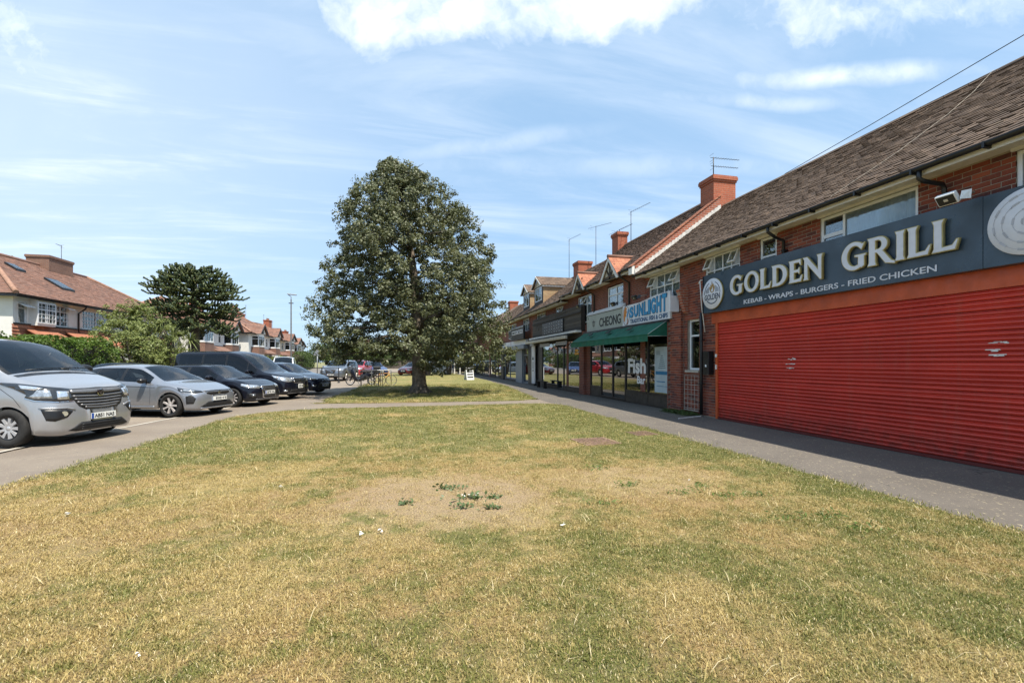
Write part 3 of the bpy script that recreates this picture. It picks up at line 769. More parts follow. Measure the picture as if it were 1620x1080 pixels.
def window(parent, X, y0, y1, z0, z1, mull=(), trans=(), fr=.055, glass=None, dep=.05, mat=None, opens=(), curtain=None, name='window', back=True):
    """framed window facing -x: outer frame, mullions, transoms, panes and what hangs behind"""
    mat = mat or WHITE; glass = glass or GLASS
    mb = MB()
    mb.box(X, X + dep, y0, y0 + fr, z0, z1); mb.box(X, X + dep, y1 - fr, y1, z0, z1)
    mb.box(X, X + dep, y0 + fr, y1 - fr, z0, z0 + fr); mb.box(X, X + dep, y0 + fr, y1 - fr, z1 - fr, z1)
    ys = [y0 + fr] + [y0 + (y1 - y0) * k for k in mull] + [y1 - fr]; zs = [z0 + fr] + [z0 + (z1 - z0) * k for k in trans] + [z1 - fr]
    for k in ys[1:-1]: mb.box(X + .003, X + dep - .003, k - fr * .42, k + fr * .42, z0 + fr, z1 - fr)
    for k in zs[1:-1]: mb.box(X + .006, X + dep - .006, y0 + fr, y1 - fr, k - fr * .42, k + fr * .42)
    w = mb.build(name, mat, parent, bevel=.004)
    for i in range(len(ys) - 1):
        for k in range(len(zs) - 1):
            a, b = ys[i] + (fr * .42 if i else 0), ys[i + 1] - (fr * .42 if i < len(ys) - 2 else 0)
            c, e = zs[k] + (fr * .42 if k else 0), zs[k + 1] - (fr * .42 if k < len(zs) - 2 else 0)
            if (i, k) in opens:       # top-hung light standing open
                m2 = MB(); M = Matrix.Translation((X, 0, e)) @ Matrix.Rotation(R(24), 4, 'Y') @ Matrix.Translation((-X, 0, -e))
                s = .035
                m2.box(X - .03, X + .01, a, a + s, c, e, M); m2.box(X - .03, X + .01, b - s, b, c, e, M); m2.box(X - .03, X + .01, a + s, b - s, c, c + s, M); m2.box(X - .03, X + .01, a + s, b - s, e - s, e, M)
                m2.build('casement', mat, w)
                g2 = MB(); g2.box(X - .014, X - .008, a + s, b - s, c + s, e - s, M); g2.build('pane', glass, w)
            else:
                MB().box(X + dep * .45, X + dep * .45 + .006, a, b, c, e).build('pane', glass, w)
    if back:
        mb = MB(); mb.box(X + .55, X + .57, y0 - .2, y1 + .2, z0 - .2, z1 + .1); mb.build('room', INSIDE, w)
    if curtain:
        mb = MB(); n = 26
        ya, yb = y0 + (y1 - y0) * curtain[0], y0 + (y1 - y0) * curtain[1]
        P = [(X + .075 + .018 * math.sin(i * 1.9) + .01 * math.sin(i * .7), ya + (yb - ya) * i / (n * 2)) for i in range(n * 2 + 1)]
        mb.smooth = True
        for i in range(n * 2): mb.poly([(P[i][0], P[i][1], z0), (P[i + 1][0], P[i + 1][1], z0), (P[i + 1][0], P[i + 1][1], z1 - .03), (P[i][0], P[i][1], z1 - .03)])
        mb.build('curtain', CURTAIN if len(curtain) < 3 else curtain[2], w)
    return w
BLUEC2 = pm('pale_blue_curtain', (.30, .42, .70), .8, var=.15, scale=2)
BLUEC = pm('blue_blind', (.06, .11, .32), .8, var=.15, scale=2)
def wall_holes(mb, X0, X1, y0, y1, z0, z1, holes):
    """a slab of wall with rectangular openings (cut on a grid)"""
    ys = sorted({y0, y1} | {h for q in holes for h in q[:2] if y0 < h < y1}); zs = sorted({z0, z1} | {h for q in holes for h in q[2:] if z0 < h < z1})
    for i in range(len(ys) - 1):
        for k in range(len(zs) - 1):
            cy, cz = (ys[i] + ys[i + 1]) / 2, (zs[k] + zs[k + 1]) / 2
            if not any(a < cy < b and c < cz < e for a, b, c, e in holes): mb.box(X0, X1, ys[i], ys[i + 1], zs[k], zs[k + 1])
def gutter(parent, X, y0, y1, z, brk=.9):
    mb = MB(); n = 8; mb.smooth = True
    P = [(X - .055 * math.cos(math.pi * i / n), z - .055 * math.sin(math.pi * i / n)) for i in range(n + 1)]
    for i in range(n): mb.poly([(P[i][0], y0, P[i][1]), (P[i + 1][0], y0, P[i + 1][1]), (P[i + 1][0], y1, P[i + 1][1]), (P[i][0], y1, P[i][1])])
    mb.smooth = False
    mb.prism([(x, y0 - .004, zz) for x, zz in P], (0, .004, 0)); mb.prism([(x, y1, zz) for x, zz in P], (0, .004, 0))
    mb.box(X - .062, X - .052, y0, y1, z - .008, z + .008)
    g = mb.build('gutter', BLACKP, parent)
    y = y0 + .3
    while y < y1:
        MB().box(X - .064, X + .09, y - .015, y + .015, z - .075, z + .012).build('gutter_bracket', BLACKP, g); y += brk
    return g
def downpipe(parent, pts, r=.034, clips=()):
    mb = MB(); mb.tube(pts, r, 10)
    d_ = mb.build('downpipe', BLACKP, parent)
    for (x, y, z) in clips:
        m2 = MB(); m2.tube([(x, y, z - .02), (x, y, z + .02)], r + .01, 10); m2.box(x, x + .07, y - .055, y + .055, z - .015, z + .015); m2.build('pipe_clip', BLACKP, d_)
    return d_
def chimney(parent, x0, x1, y0, y1, zb, zt, pots=0):
    mb = MB(); mb.box(x0, x1, y0, y1, zb, zt - .22); c = mb.build('chimney', [CHIMB, CHIMX], parent)
    for f in c.data.polygons: f.material_index = 0 if abs(f.normal.y) > .5 else 1
    for k, (e, a, b) in enumerate(((.03, -.22, -.15), (.06, -.15, -.04), (.045, -.04, 0.0))):
        o = MB().box(x0 - e, x1 + e, y0 - e, y1 + e, zt + a, zt + b).build('chimney_cap', [CHIMB, CHIMX], c)
        for f in o.data.polygons: f.material_index = 0 if abs(f.normal.y) > .5 else 1
    # stepped lead flashing
    return c
def aerial(label, x, y, z0, z1, arms, group='television aerials on the parade chimneys'):
    """mast with yagi booms: arms = (height, y-length, x-length, elements, back)"""
    t_ = thing('aerial', label, 'aerial', (x, y, z0), 0, group)
    MB().tube([(0, 0, 0), (0, 0, z1 - z0)], .017, 6).build('mast', BLACKM, t_)
    for (h, ly, lx, n, back) in arms:
        mb = MB(); u = Vector((lx, ly, 0)); L = u.length; u.normalize(); s = Vector((-u.y, u.x, 0)); hz = Vector((0, 0, h - z0))
        mb.tube([tuple(hz - u * back), tuple(hz + u * L)], .009, 5)
        for k in range(n):
            p = hz + u * (L * (k + .6) / n); w = .085 - .03 * k / n
            mb.tube([tuple(p - s * w), tuple(p + s * w)], .005, 4)
        for dz in (-.11, .11): mb.tube([tuple(hz - u * back * .6 + Vector((0, 0, dz)) - s * .12), tuple(hz - u * back * .6 + Vector((0, 0, dz)) + s * .12)], .005, 4)
        mb.build('boom', BLACKM, t_)
    return t_
# ---------------------------------------------------------------- near block (grill and fish bar)
A = thing('shop_building', 'nearest two-storey red brick shop building under a long brown tiled roof', 'building', (0, 0, 0), 0, 'shop buildings of the parade')
H_A = [(2.6, 4.46, 3.45, 4.36), (5.67, 7.45, 3.45, 4.36), (8.55, 9.04, 3.45, 4.36), (9.70, 11.02, 3.45, 4.36), (12.24, 14.0, 3.45, 4.36), (11.3, 11.86, 1.26, 2.72), (-3, 10.42, 0.0, 2.55), (12.66, 14.4, 0, 2.8)]
mb = MB(); wall_holes(mb, XW + .012, XW + .25, -3, 14.26, 0, 4.42, H_A); mb.box(XW + .25, 14.3, 14.02, 14.25, 0, 4.42); mb.box(XW + .25, 14.3, -3, -2.75, 0, 4.42)
mb.box(14.05, 14.3, -2.75, 14.02, 0, 4.42); mb.box(XW + .3, 14.0, -2.7, 14.0, 3.0, 3.05)
mb.build('wall', MORTAR, A)
bl = brick_field(A, XW + .012, -1, 14.26, 2.87, 4.40, H_A, BRICK, 0, None) + brick_field(A, XW + .012, 10.44, 12.62, .02, 2.86, H_A, BRICK, 0, None)
bl = [b for b in bl if not (b[3] < 3.62 and b[2] < 10.7 and b[3] > 2.5)]
lay_bricks(A, bl, BRICK, 300)
# projecting pier beside the fish bar
mb = MB(); mb.box(7.93, XW + .01, 12.02, 12.60, 0, 3.05); mb.build('pier', MORTAR, A)
pb = brick_field(A, 7.93, 12.02, 12.60, .02, 3.02, [], BRICK, 0, None)
mb = MB(); q = random.Random(2)
for (X, a, b, z, bh) in pb:
    mb.r = q.random() + .001; mb.box(X - q.uniform(.003, .007), X + .01, a, b, z, z + bh)
z = .02
while z < 3.0:
    for (xa, xb) in (((7.93, 8.02),) if int(z / .075) % 2 else ((7.93, 7.99), (8.0, 8.02))):
        mb.r = q.random() + .001; mb.box(xa, xb, 12.014, 12.03, z, z + .065)
    z += .075
mb.build('brickwork', BRICK, A, kind='stuff')
# corbelled shoulder that carries the fascia end
mb = MB(); mb.prism([(7.72, 11.8, 3.60), (8.04, 11.8, 3.74), (8.04, 11.8, 2.9), (7.95, 11.8, 2.95)], (0, .16, 0)); mb.build('corbel', BRKY, A)
def pents(parent, X, y0, y1, z, xg):  # soffit and fascia boards
    MB().box(X - .40, X + .02, y0, y1, z + .03, z + .05).build('soffit', WPAINT, parent)
    MB().box(X - .42, X - .40, y0, y1, z - .0, z + .12).build('fascia_board', WPAINT, parent)
MB().box(7.66, 8.06, -3, 14.24, 4.385, 4.405).build('soffit', WPAINT, A)
MB().box(7.635, 7.66, -3, 14.24, 4.33, 4.47).build('fascia_board', WPAINT, A)
gutter(A, 7.56, -3, 14.24, 4.43)
for y0, y1, z0, z1 in H_A[:5]:
    MB().box(7.99, 8.04, y0 - .03, y1 + .03, 4.345, 4.384).build('lintel', WPAINT, A)
window(A, 8.06, 2.6, 4.46, 3.45, 4.345, (.5,), (), curtain=(.02, .98, BLUEC))
window(A, 8.06, 5.67, 7.45, 3.45, 4.345, (.73,), (), curtain=(.0, .73))
MB().box(8.063, 8.11, 6.99, 7.40, 3.93, 4.0).build('transom', WHITE, A)
window(A, 8.06, 8.55, 9.04, 3.45, 4.345, (), (.52,))
window(A, 8.06, 9.70, 11.02, 3.45, 4.345, (.25, .5, .75), (.55,), opens=((0, 1), (3, 1)), curtain=(.05, .95), fr=.045)
window(A, 8.06, 12.24, 14.0, 3.45, 4.345, (.25, .5, .75), (.55,), opens=((0, 1), (3, 1)), curtain=(.05, .95), fr=.045)
window(A, 8.12, 11.3, 11.86, 1.26, 2.72, (), (.68,), fr=.06)
MB().box(7.98, 8.12, 11.26, 11.90, 1.19, 1.255).build('sill', KERB, A)
downpipe(A, [(7.56, 8.28, 4.40), (7.56, 8.28, 4.28), (7.75, 8.28, 4.18), (7.96, 8.28, 4.12), (7.96, 8.28, 3.7), (7.96, 8.28, 2.9)], clips=[(7.96, 8.28, 3.9)])
downpipe(A, [(7.56, 5.32, 4.40), (7.56, 5.32, 4.27), (7.62, 5.30, 4.23), (7.92, 5.25, 4.19), (7.96, 5.25, 4.12), (7.96, 5.25, 3.0)], clips=[(7.96, 5.25, 4.0)])
downpipe(A, [(7.93, 11.06, 2.85), (7.93, 11.06, 2.2), (7.93, 11.06, 1.2), (7.93, 11.06, .04)], r=.045, clips=[(7.93, 11.06, 2.1), (7.93, 11.06, .9)])
# roof slopes
MB().prism([(7.60, -3, 4.44), (11.2, -3, 7.105), (14.6, -3, 4.6), (14.6, -3, 4.45)], (0, 17.24, 0)).build('roof', TILE, A)
tile_roof(A, -3, 14.24, 7.56, 4.445, 11.17, 7.118, TILE, limit=300, seed=4)
mb = MB(); y = -3
while y < 14.1:
    mb.r = rng.random() + .001
    mb.prism([(11.2 - .12, y, 7.09), (11.2 - .07, y, 7.16), (11.2, y, 7.19), (11.2 + .07, y, 7.16), (11.2 + .12, y, 7.09)], (0, .43, 0)); y += .45
mb.build('ridge_tile', TILE, A, kind='stuff')
# far side of the party wall: brick upstand and lead soakers, then the chimney
def zroofA(x): return 4.445 + (x - 7.56) * (7.118 - 4.445) / (11.17 - 7.56)
P = [(7.58, 14.25, zroofA(7.58) + .02), (11.0, 14.25, zroofA(11.0) + .02), (11.0, 14.25, zroofA(11.0) + .46), (7.58, 14.25, zroofA(7.58) + .34)]
# ---------------------------------------------------------------- second block
B = thing('shop_building', 'red brick shop building with two half-timbered gablets and tall windows', 'building', (0, 0, 0), 0, 'shop buildings of the parade')
H_B = [(15.9, 17.3, 3.2, 4.55), (18.95, 20.6, 3.2, 4.6), (14.6, 19.5, 0, 2.8), (20.1, 21.9, 0, 3.0)]
mb = MB(); wall_holes(mb, XW, XW + .25, 14.27, 21.95, 0, 4.72, H_B); mb.box(XW + .25, 14.3, 14.27, 14.5, 0, 5.0); mb.box(XW + .3, 14.0, 14.6, 21.9, 3.0, 3.05)
mb.box(14.05, 14.3, 14.5, 21.95, 0, 4.7)
mb.build('wall', BRKX, B)
mb = MB(); mb.prism([(x, 14.27, z) for x, _, z in P], (0, .2, 0)); mb.build('parapet', BRKY, B)
mb = MB(); n = 26
for i in range(n):
    x = 7.62 + (11.0 - 7.62) * i / n; z = zroofA(x) + .012; s = (11.0 - 7.62) / n
    mb.prism([(x, 14.22, z), (x + s, 14.22, z + s * .74), (x + s, 14.22, z + s * .74 + .13), (x, 14.22, z + .13 + s * .3)], (0, .047, 0))
mb.build('lead_flashing', LEADW, B)
mb = MB()
for i in range(24):
    x = 7.5 + (11.05 - 7.5) * i / 24; z = zroofA(x) + (.345 if x < 7.6 else .35 + (x - 7.6) * .035); s = 3.55 / 24
    mb.r = rng.random() + .001
    mb.prism([(x, 14.235, z), (x + s * 1.1, 14.235, z + s * .8), (x + s * 1.1, 14.235, z + s * .8 + .035), (x, 14.235, z + .045)], (0, .3, 0))
mb.build('verge_tile', REDC_, B)
MB().box(7.52, 7.62, 14.25, 14.5, 4.50, 4.78).build('kneeler', WPAINT, B)
ZE2, ZR2 = 4.78, 7.6
MB().prism([(7.6, 14.5, ZE2), (11.2, 14.5, ZR2 - .02), (14.6, 14.5, ZE2), (14.6, 14.5, ZE2 - .1), (7.6, 14.5, ZE2 - .02)], (0, 7.45, 0)).build('roof', TILE2, B)
def inside_gablets(y, x, G): return not any(abs(y - gy) < max(0, (gw / 2 + .02) * (1 - (x - 7.5) / gd)) for gy, gw, gd in G)
GB = [(16.2, 1.7, 1.15), (19.4, 1.55, 1.05)]
tile_roof(B, 14.5, 21.95, 7.56, ZE2, 11.18, ZR2, TILE2, seed=6, keep=lambda y, x: inside_gablets(y, x, GB))
mb = MB(); y = 14.5
while y < 21.7:
    mb.r = rng.random() + .001; mb.prism([(11.08, y, ZR2 - .03), (11.13, y, ZR2 + .05), (11.2, y, ZR2 + .08), (11.27, y, ZR2 + .05), (11.32, y, ZR2 - .03)], (0, .43, 0)); y += .45
mb.build('ridge_tile', TILE2, B, kind='stuff')
def gablet(parent, yc, w, zb, zt, depth):
    """half-timbered gablet over an upstairs window, ridge running back into the roof"""
    x0 = 7.58; h = w / 2
    g = MB().prism([(x0 + .06, yc - h + .1, zb), (x0 + .06, yc + h - .1, zb), (x0 + .06, yc, zt - .1)], (.04, 0, 0)).build('gablet', CREAM, parent)
    mb = MB()
    for sg in (-1, 1):
        a = Vector((x0, yc + sg * h, zb - .05)); b = Vector((x0, yc, zt)); dn = Vector((0, 0, -.15))
        mb.prism([a, b, b + dn, a + Vector((0, 0, -.02)) + Vector((0, -sg * .16, 0))], (-.035, 0, 0))
    mb.build('bargeboard', WPAINT, g)
    mb = MB()
    for (ya, za, yb, zb2) in ((0, 0, 0, .62), (-.38, .52, 0, .05), (.38, .52, 0, .05), (-h + .2, .03, h - .2, .03)):
        a = Vector((x0 + .05, yc + ya, zb + za)); b = Vector((x0 + .05, yc + yb, zb + zb2)); dd = (b - a).normalized(); s_ = Vector((0, -dd.z, dd.y)) * .035
        mb.prism([a - s_, a + s_, b + s_, b - s_], (-.025, 0, 0))
    mb.build('timber', DARKT, g)
    pitch = (zt - zb) / h
    for sg in (-1, 1):
        T2 = MB(); L = math.hypot(h, zt - zb); nrow = int(L / .11)
        for r in range(nrow):
            f0, f1 = r / nrow, (r + 1.3) / nrow
            x1 = x0 + depth * (f0 * 1.0) + .02
            yy0, zz0 = yc + sg * h * (1 - f0), zb + (zt - zb) * f0; yy1, zz1 = yc + sg * h * (1 - min(1, f1)), zb + (zt - zb) * min(1, f1)
            x = x0 - .05
            while x < x1 + .05:
                T2.r = rng.random() + .001
                n = len(T2.v); T2.v += [(x, yy0, zz0 + .03), (x + .155, yy0, zz0 + .03), (x + .155, yy1, zz1 + .015), (x, yy1, zz1 + .015), (x, yy0, zz0 + .012), (x + .155, yy0, zz0 + .012)]
                T2.face([n, n + 1, n + 2, n + 3] if sg < 0 else [n + 3, n + 2, n + 1, n]); T2.face([n, n + 4, n + 5, n + 1]); T2.face([n, n + 3, n + 4]); T2.face([n + 1, n + 5, n + 2])
                x += .16
        T2.build('gablet_roof', REDC_, g)
    MB().tube([(x0 - .06, yc, zt + .03), (x0 + depth + .05, yc, zt + .03)], .07, 8).build('ridge_tile', REDT, g)
    for sg in (-1, 1): MB().prism([(x0 + .1, yc + sg * (h + .0), zb + .04), (x0 + .18, yc + sg * (h + .0), zb + .1), (x0 + depth + .12, yc, zt + .06), (x0 + depth, yc, zt + .06)], (0, sg * .05, .01)).build('lead_flashing', LEADW, g)
    return g
gablet(B, 16.2, 1.7, 4.66, 5.52, 1.1); gablet(B, 19.4, 1.55, 4.72, 5.5, 1.0)
for (a, b) in ((14.27, 15.35), (17.05, 18.63), (20.18, 21.95)):
    MB().box(7.66, 8.03, a, b, 4.68, 4.70).build('soffit', WPAINT, B); MB().box(7.635, 7.66, a, b, 4.64, 4.78).build('fascia_board', WPAINT, B); gutter(B, 7.56, a, b, 4.76)
window(B, 8.06, 15.9, 17.3, 3.3, 4.5, (.45,), (.72,), curtain=(.3, 1))
window(B, 8.06, 18.95, 20.6, 3.3, 4.55, (.35, .66), (.7,), curtain=(.0, .5), opens=((1, 1),))
downpipe(B, [(7.56, 15.3, 4.74), (7.58, 15.3, 4.6), (7.96, 15.3, 4.4), (7.96, 15.3, 3.6)]); downpipe(B, [(7.56, 18.5, 4.74), (7.58, 18.5, 4.6), (7.96, 18.5, 4.4), (7.96, 18.5, 3.6)])
chimney(B, 10.76, 11.67, 14.3, 15.05, 6.3, 8.22)
aerial('twin-boom television aerial on the nearest and largest chimney', 10.9, 14.5, 8.2, 8.95, [(8.92, -.05, 1.05, 10, .12), (8.62, -.05, 1.0, 10, .1)])
chimney(B, 10.76, 11.30, 21.9, 22.6, 6.6, 8.3)
aerial('bent-top aerial mast rising beside the slim middle chimney', 11.45, 21.8, 7.4, 9.35, [(9.33, -1.5, .25, 9, .1)])
aerial('long single aerial lying level across the slim middle chimney', 11.0, 22.2, 8.3, 8.5, [(8.48, -1.1, .15, 12, 1.0)])
# ---------------------------------------------------------------- third block with the big dormers
Cc = thing('shop_building', 'red brick shop building with two yellow brick dormers on its roof', 'building', (0, 0, 0), 0, 'shop buildings of the parade')
H_C = [(22.7, 24.0, 3.6, 4.48), (25.8, 27.7, 3.6, 4.48), (29.5, 31.2, 3.6, 4.48), (33.2, 35.9, 3.3, 4.40), (22.2, 44, 0, 3.0)]
mb = MB(); wall_holes(mb, XW, XW + .25, 21.97, 44, 0, 4.6, H_C); mb.box(XW + .25, 14.3, 43.7, 44, 0, 4.6); mb.box(XW + .3, 14, 22, 43.6, 3.0, 3.05); mb.box(14.05, 14.3, 22, 43.7, 0, 4.6); mb.build('wall', BRKX, Cc)
ZE3, ZR3 = 4.62, 7.35
r_ = MB(); r_.v = [(7.6, 21.97, ZE3), (7.6, 44.3, ZE3), (14.6, 44.3, ZE3), (14.6, 21.97, ZE3), (11.2, 21.97, ZR3 - .02), (11.2, 40.5, ZR3 - .02)]
for f in ([0, 4, 5, 1], [4, 3, 2, 5], [1, 5, 2], [0, 3, 4], [0, 1, 2, 3]): r_.face(f)
r_.build('roof', TILE2, Cc)
tile_roof(Cc, 21.97, 44.3, 7.56, ZE3, 11.18, ZR3, TILE, w=.2, g=.14, seed=8, hip1=3.8)
MB().box(7.66, 8.03, 21.97, 44, 4.52, 4.54).build('soffit', WPAINT, Cc); MB().box(7.635, 7.66, 21.97, 44, 4.48, 4.62).build('fascia_board', WPAINT, Cc); gutter(Cc, 7.56, 21.97, 44, 4.60, 2)
for k, (y0, y1, z0, z1) in enumerate(H_C[:4]): window(Cc, 8.06, y0, y1, z0, 4.46 if k < 3 else 4.38, (.33, .66), (.6,), fr=.06, opens=((0, 1),), curtain=(0, 1) if k != 3 else (0, .6, BLUEC2))
chimney(Cc, 10.76, 11.67, 27.5, 28.4, 6.5, 7.98)
aerial('tall thin mast with a short bent arm beside the wide third chimney', 10.9, 29.6, 6.9, 9.9, [(9.88, -1.5, .25, 6, .05)])
aerial('cross-shaped aerial on a tall mast behind the wide third chimney', 11.7, 26.9, 6.9, 10.1, [(10.05, -1.0, .6, 9, .6)])
def dormer(parent, y0, y1, ze, zt, label):
    x0 = 8.25; yc = (y0 + y1) / 2
    d_ = MB(); d_.box(x0, x0 + .12, y0, y1, ze - 1.15, ze); d_.box(x0 + .12, x0 + 2.6, y0, y0 + .15, ze - 1.15, ze); d_.box(x0 + .12, x0 + 2.6, y1 - .15, y1, ze - 1.15, ze)
    d0 = d_.build('dormer', [BRKYEL, DARKT], parent)
    for f in d0.data.polygons: f.material_index = 1 if f.normal.x < -.5 else 0
    MB().prism([(x0 - .02, y0, ze), (x0 - .02, y1, ze), (x0 - .02, yc, zt - .06)], (.12, 0, 0)).build('gable', CREAM, d0)
    T2 = MB(); h = (y1 - y0) / 2 + .15
    for sg in (-1, 1):
        for r in range(7):
            f0, f1 = r / 7, min(1, (r + 1.25) / 7); x = x0 - .2
            while x < x0 + 2.9:
                T2.r = rng.random() + .001; n = len(T2.v)
                ya, za, yb, zb = yc + sg * h * (1 - f0), ze - .06 + (zt - ze + .06) * f0, yc + sg * h * (1 - f1), ze - .06 + (zt - ze + .06) * f1
                T2.v += [(x, ya, za + .05), (x + .19, ya, za + .05), (x + .19, yb, zb + .035), (x, yb, zb + .035), (x, ya, za), (x + .19, ya, za)]
                T2.face([n, n + 1, n + 2, n + 3] if sg < 0 else [n + 3, n + 2, n + 1, n]); T2.face([n, n + 4, n + 5, n + 1]); x += .2
    T2.build('dormer_roof', TILE, d0)
    mb = MB()
    for sg in (-1, 1):
        a = Vector((x0 - .2, yc + sg * h, ze - .08)); b = Vector((x0 - .2, yc, zt + .02)); mb.prism([a, b, b + Vector((0, 0, -.14)), a + Vector((0, -sg * .14, 0))], (-.03, 0, 0))
    mb.build('bargeboard', WPAINT, d0)
    MB().box(x0 - .1, x0 + 2.7, y0 - .1, y0 - .03, ze - .16, ze - .04).build('fascia_board', WPAINT, d0)
    window(d0, x0 - .03, y0 + .25, y1 - .25, ze - .95, ze - .08, (.5,), (), back=False, curtain=(0, .4))
dormer(Cc, 27.0, 29.0, 6.3, 6.92, ''); dormer(Cc, 30.1, 31.9, 6.3, 6.9, '')
D_ = thing('shop_building', 'farthest red brick shop building of the parade, seen past the big tree', 'building', (0, 0, 0), 0, 'shop buildings of the parade')
mb = MB(); wall_holes(mb, XW, XW + .25, 44.02, 66, 0, 4.6, [(44.6, 65.6, 0, 2.6)]); mb.box(XW + .25, 14.3, 65.7, 66, 0, 4.6); mb.box(XW + .25, 14.3, 47, 47.3, 0, 4.6); mb.box(14.05, 14.3, 47.3, 65.7, 0, 4.6); mb.build('wall', BRKX, D_)
r_ = MB(); r_.prism([(7.6, 44.35, 4.6), (11.2, 44.35, 7.3), (14.6, 44.35, 4.6)], (0, 21.8, 0)); r_.build('roof', TILE2, D_)
chimney(D_, 10.8, 11.7, 47.5, 48.4, 6.5, 8.0)
for y in (44.8, 48.2, 51.7, 55.4, 59.1, 62.8): window(D_, 8.1, y, y + 3.3, .05, 2.55, (.33, .66), (.8,), mat=BLACKM, glass=SHOPG, name='shop_window')
aerial('small bushy aerial over the far end of the parade roof', 9.5, 36.5, 5.9, 7.6, [(7.55, -1.6, .3, 9, .5)])
# overhead cable that drops to the roof
tag(MB().tube([(11.05, -8, 8.5), (11.15, 0, 7.98), (11.17, 3, 7.78), (11.2, 6.1, 7.58), (11.2, 9, 7.36), (11.2, 11.6, 7.2)], .009, 5).build('overhead_cable', BLACKM), 'thin black overhead cable running down to the ridge of the near brown roof', 'cable')
tag(MB().tube([(11.2, 6.55, 7.21), (10.3, 6.32, 6.53), (9.58, 6.27, 5.99), (8.6, 6.4, 5.27), (7.62, 6.85, 4.54)], .0035, 4).build('roof_cable', KERB), 'thin white wire lying down the slope of the near brown roof', 'wire')
# ================================================================== shopfronts, signs, awnings
def textmesh(s, size=1, extrude=.01, bold=0, sx=1, align='LEFT', shear=0, bev=0):
    cu = bpy.data.curves.new('t', 'FONT'); cu.body = s; cu.size = size; cu.extrude = extrude; cu.offset = bold; cu.align_x = align; cu.shear = shear
    if bev: cu.bevel_depth = bev; cu.bevel_resolution = 0
    cu.resolution_u = 4
    o = bpy.data.objects.new('t', cu); COL.objects.link(o)
    bpy.context.view_layer.update(); dg = bpy.context.evaluated_depsgraph_get()
    me = bpy.data.meshes.new_from_object(o.evaluated_get(dg)); bpy.data.objects.remove(o); bpy.data.curves.remove(cu)
    me.transform(Matrix.Diagonal((sx, 1, 1, 1))); return me
def bounds(me):
    c = np.empty(len(me.vertices) * 3); me.vertices.foreach_get('co', c); c = c.reshape(-1, 3); return c.min(0), c.max(0)
# local x -> -Y, local y -> +Z, local z -> -X : lettering read from the green
def wallM(X, y, z): return Matrix(((0, 0, -1, X), (-1, 0, 0, y), (0, 1, 0, z), (0, 0, 0, 1)))
def islands(me, name, parent, mat, whole=False):
    """each separate letter of a lettering mesh becomes an object"""
    if whole:
        me.materials.append(mat); return ob(name, me, parent, kind='stuff')
    n = len(me.vertices); P = list(range(n))
    def fd(a):
        while P[a] != a: P[a] = P[P[a]]; a = P[a]
        return a
    for e in me.edges:
        a, b = fd(e.vertices[0]), fd(e.vertices[1])
        if a != b: P[a] = b
    # weld coincident rims so that a letter's faces and sides stay together
    seen = {}
    for v in me.vertices:
        k = (round(v.co.x, 4), round(v.co.y, 4), round(v.co.z, 4))
        if k in seen:
            a, b = fd(seen[k]), fd(v.index)
            if a != b: P[a] = b
        else: seen[k] = v.index
    g = {}
    for p in me.polygons: g.setdefault(fd(p.vertices[0]), []).append(list(p.vertices))
    out = []
    for fs in g.values():
        mb = MB(); idx = {}
        for f in fs:
            for v in f:
                if v not in idx: idx[v] = len(mb.v); mb.v.append(tuple(me.vertices[v].co))
            mb.face([idx[v] for v in f])
        out.append(mb.build(name, mat, parent))
    return out[0]
def walltext(parent, s, X, ya, yb, z0, z1, mat, extrude=.006, bold=0, name='letter', whole=False):
    me = textmesh(s, 1, extrude, bold); lo, hi = bounds(me)
    sx = (ya - yb) / (hi[0] - lo[0]); sy = (z1 - z0) / (hi[1] - lo[1])
    me.transform(Matrix.Diagonal((sx, sy, 1, 1)) @ Matrix.Translation((-lo[0], -lo[1], 0))); me.transform(wallM(X, ya, z0))
    return islands(me, name, parent, mat, whole)
def curvemesh(loops, extrude, bevel=0, offset=0):
    cu = bpy.data.curves.new('c', 'CURVE'); cu.dimensions = '2D'; cu.fill_mode = 'BOTH'; cu.extrude = extrude; cu.bevel_depth = bevel; cu.bevel_resolution = 1; cu.offset = offset
    for lp in loops:
        sp = cu.splines.new('POLY'); sp.points.add(len(lp) - 1); sp.use_cyclic_u = True
        for p, c in zip(sp.points, lp): p.co = (c[0], c[1], 0, 1)
    o = bpy.data.objects.new('c', cu); COL.objects.link(o); bpy.context.view_layer.update(); dg = bpy.context.evaluated_depsgraph_get()
    me = bpy.data.meshes.new_from_object(o.evaluated_get(dg)); bpy.data.objects.remove(o); bpy.data.curves.remove(cu); return me
def ell(cx, cy, rx, ry, a0, a1, n): return [(cx + rx * math.cos(R(a0 + (a1 - a0) * i / n)), cy + ry * math.sin(R(a0 + (a1 - a0) * i / n))) for i in range(n + 1)]
def stem(x, w, y0=0.0, y1=1.0, fl=.045, both=True):
    """upright stroke flared at its ends"""
    return [(x - fl, y0), (x + w + fl, y0), (x + w, y0 + .12), (x + w, y1 - .12), (x + w + fl, y1), (x - fl, y1), (x, y1 - .12), (x, y0 + .12)]
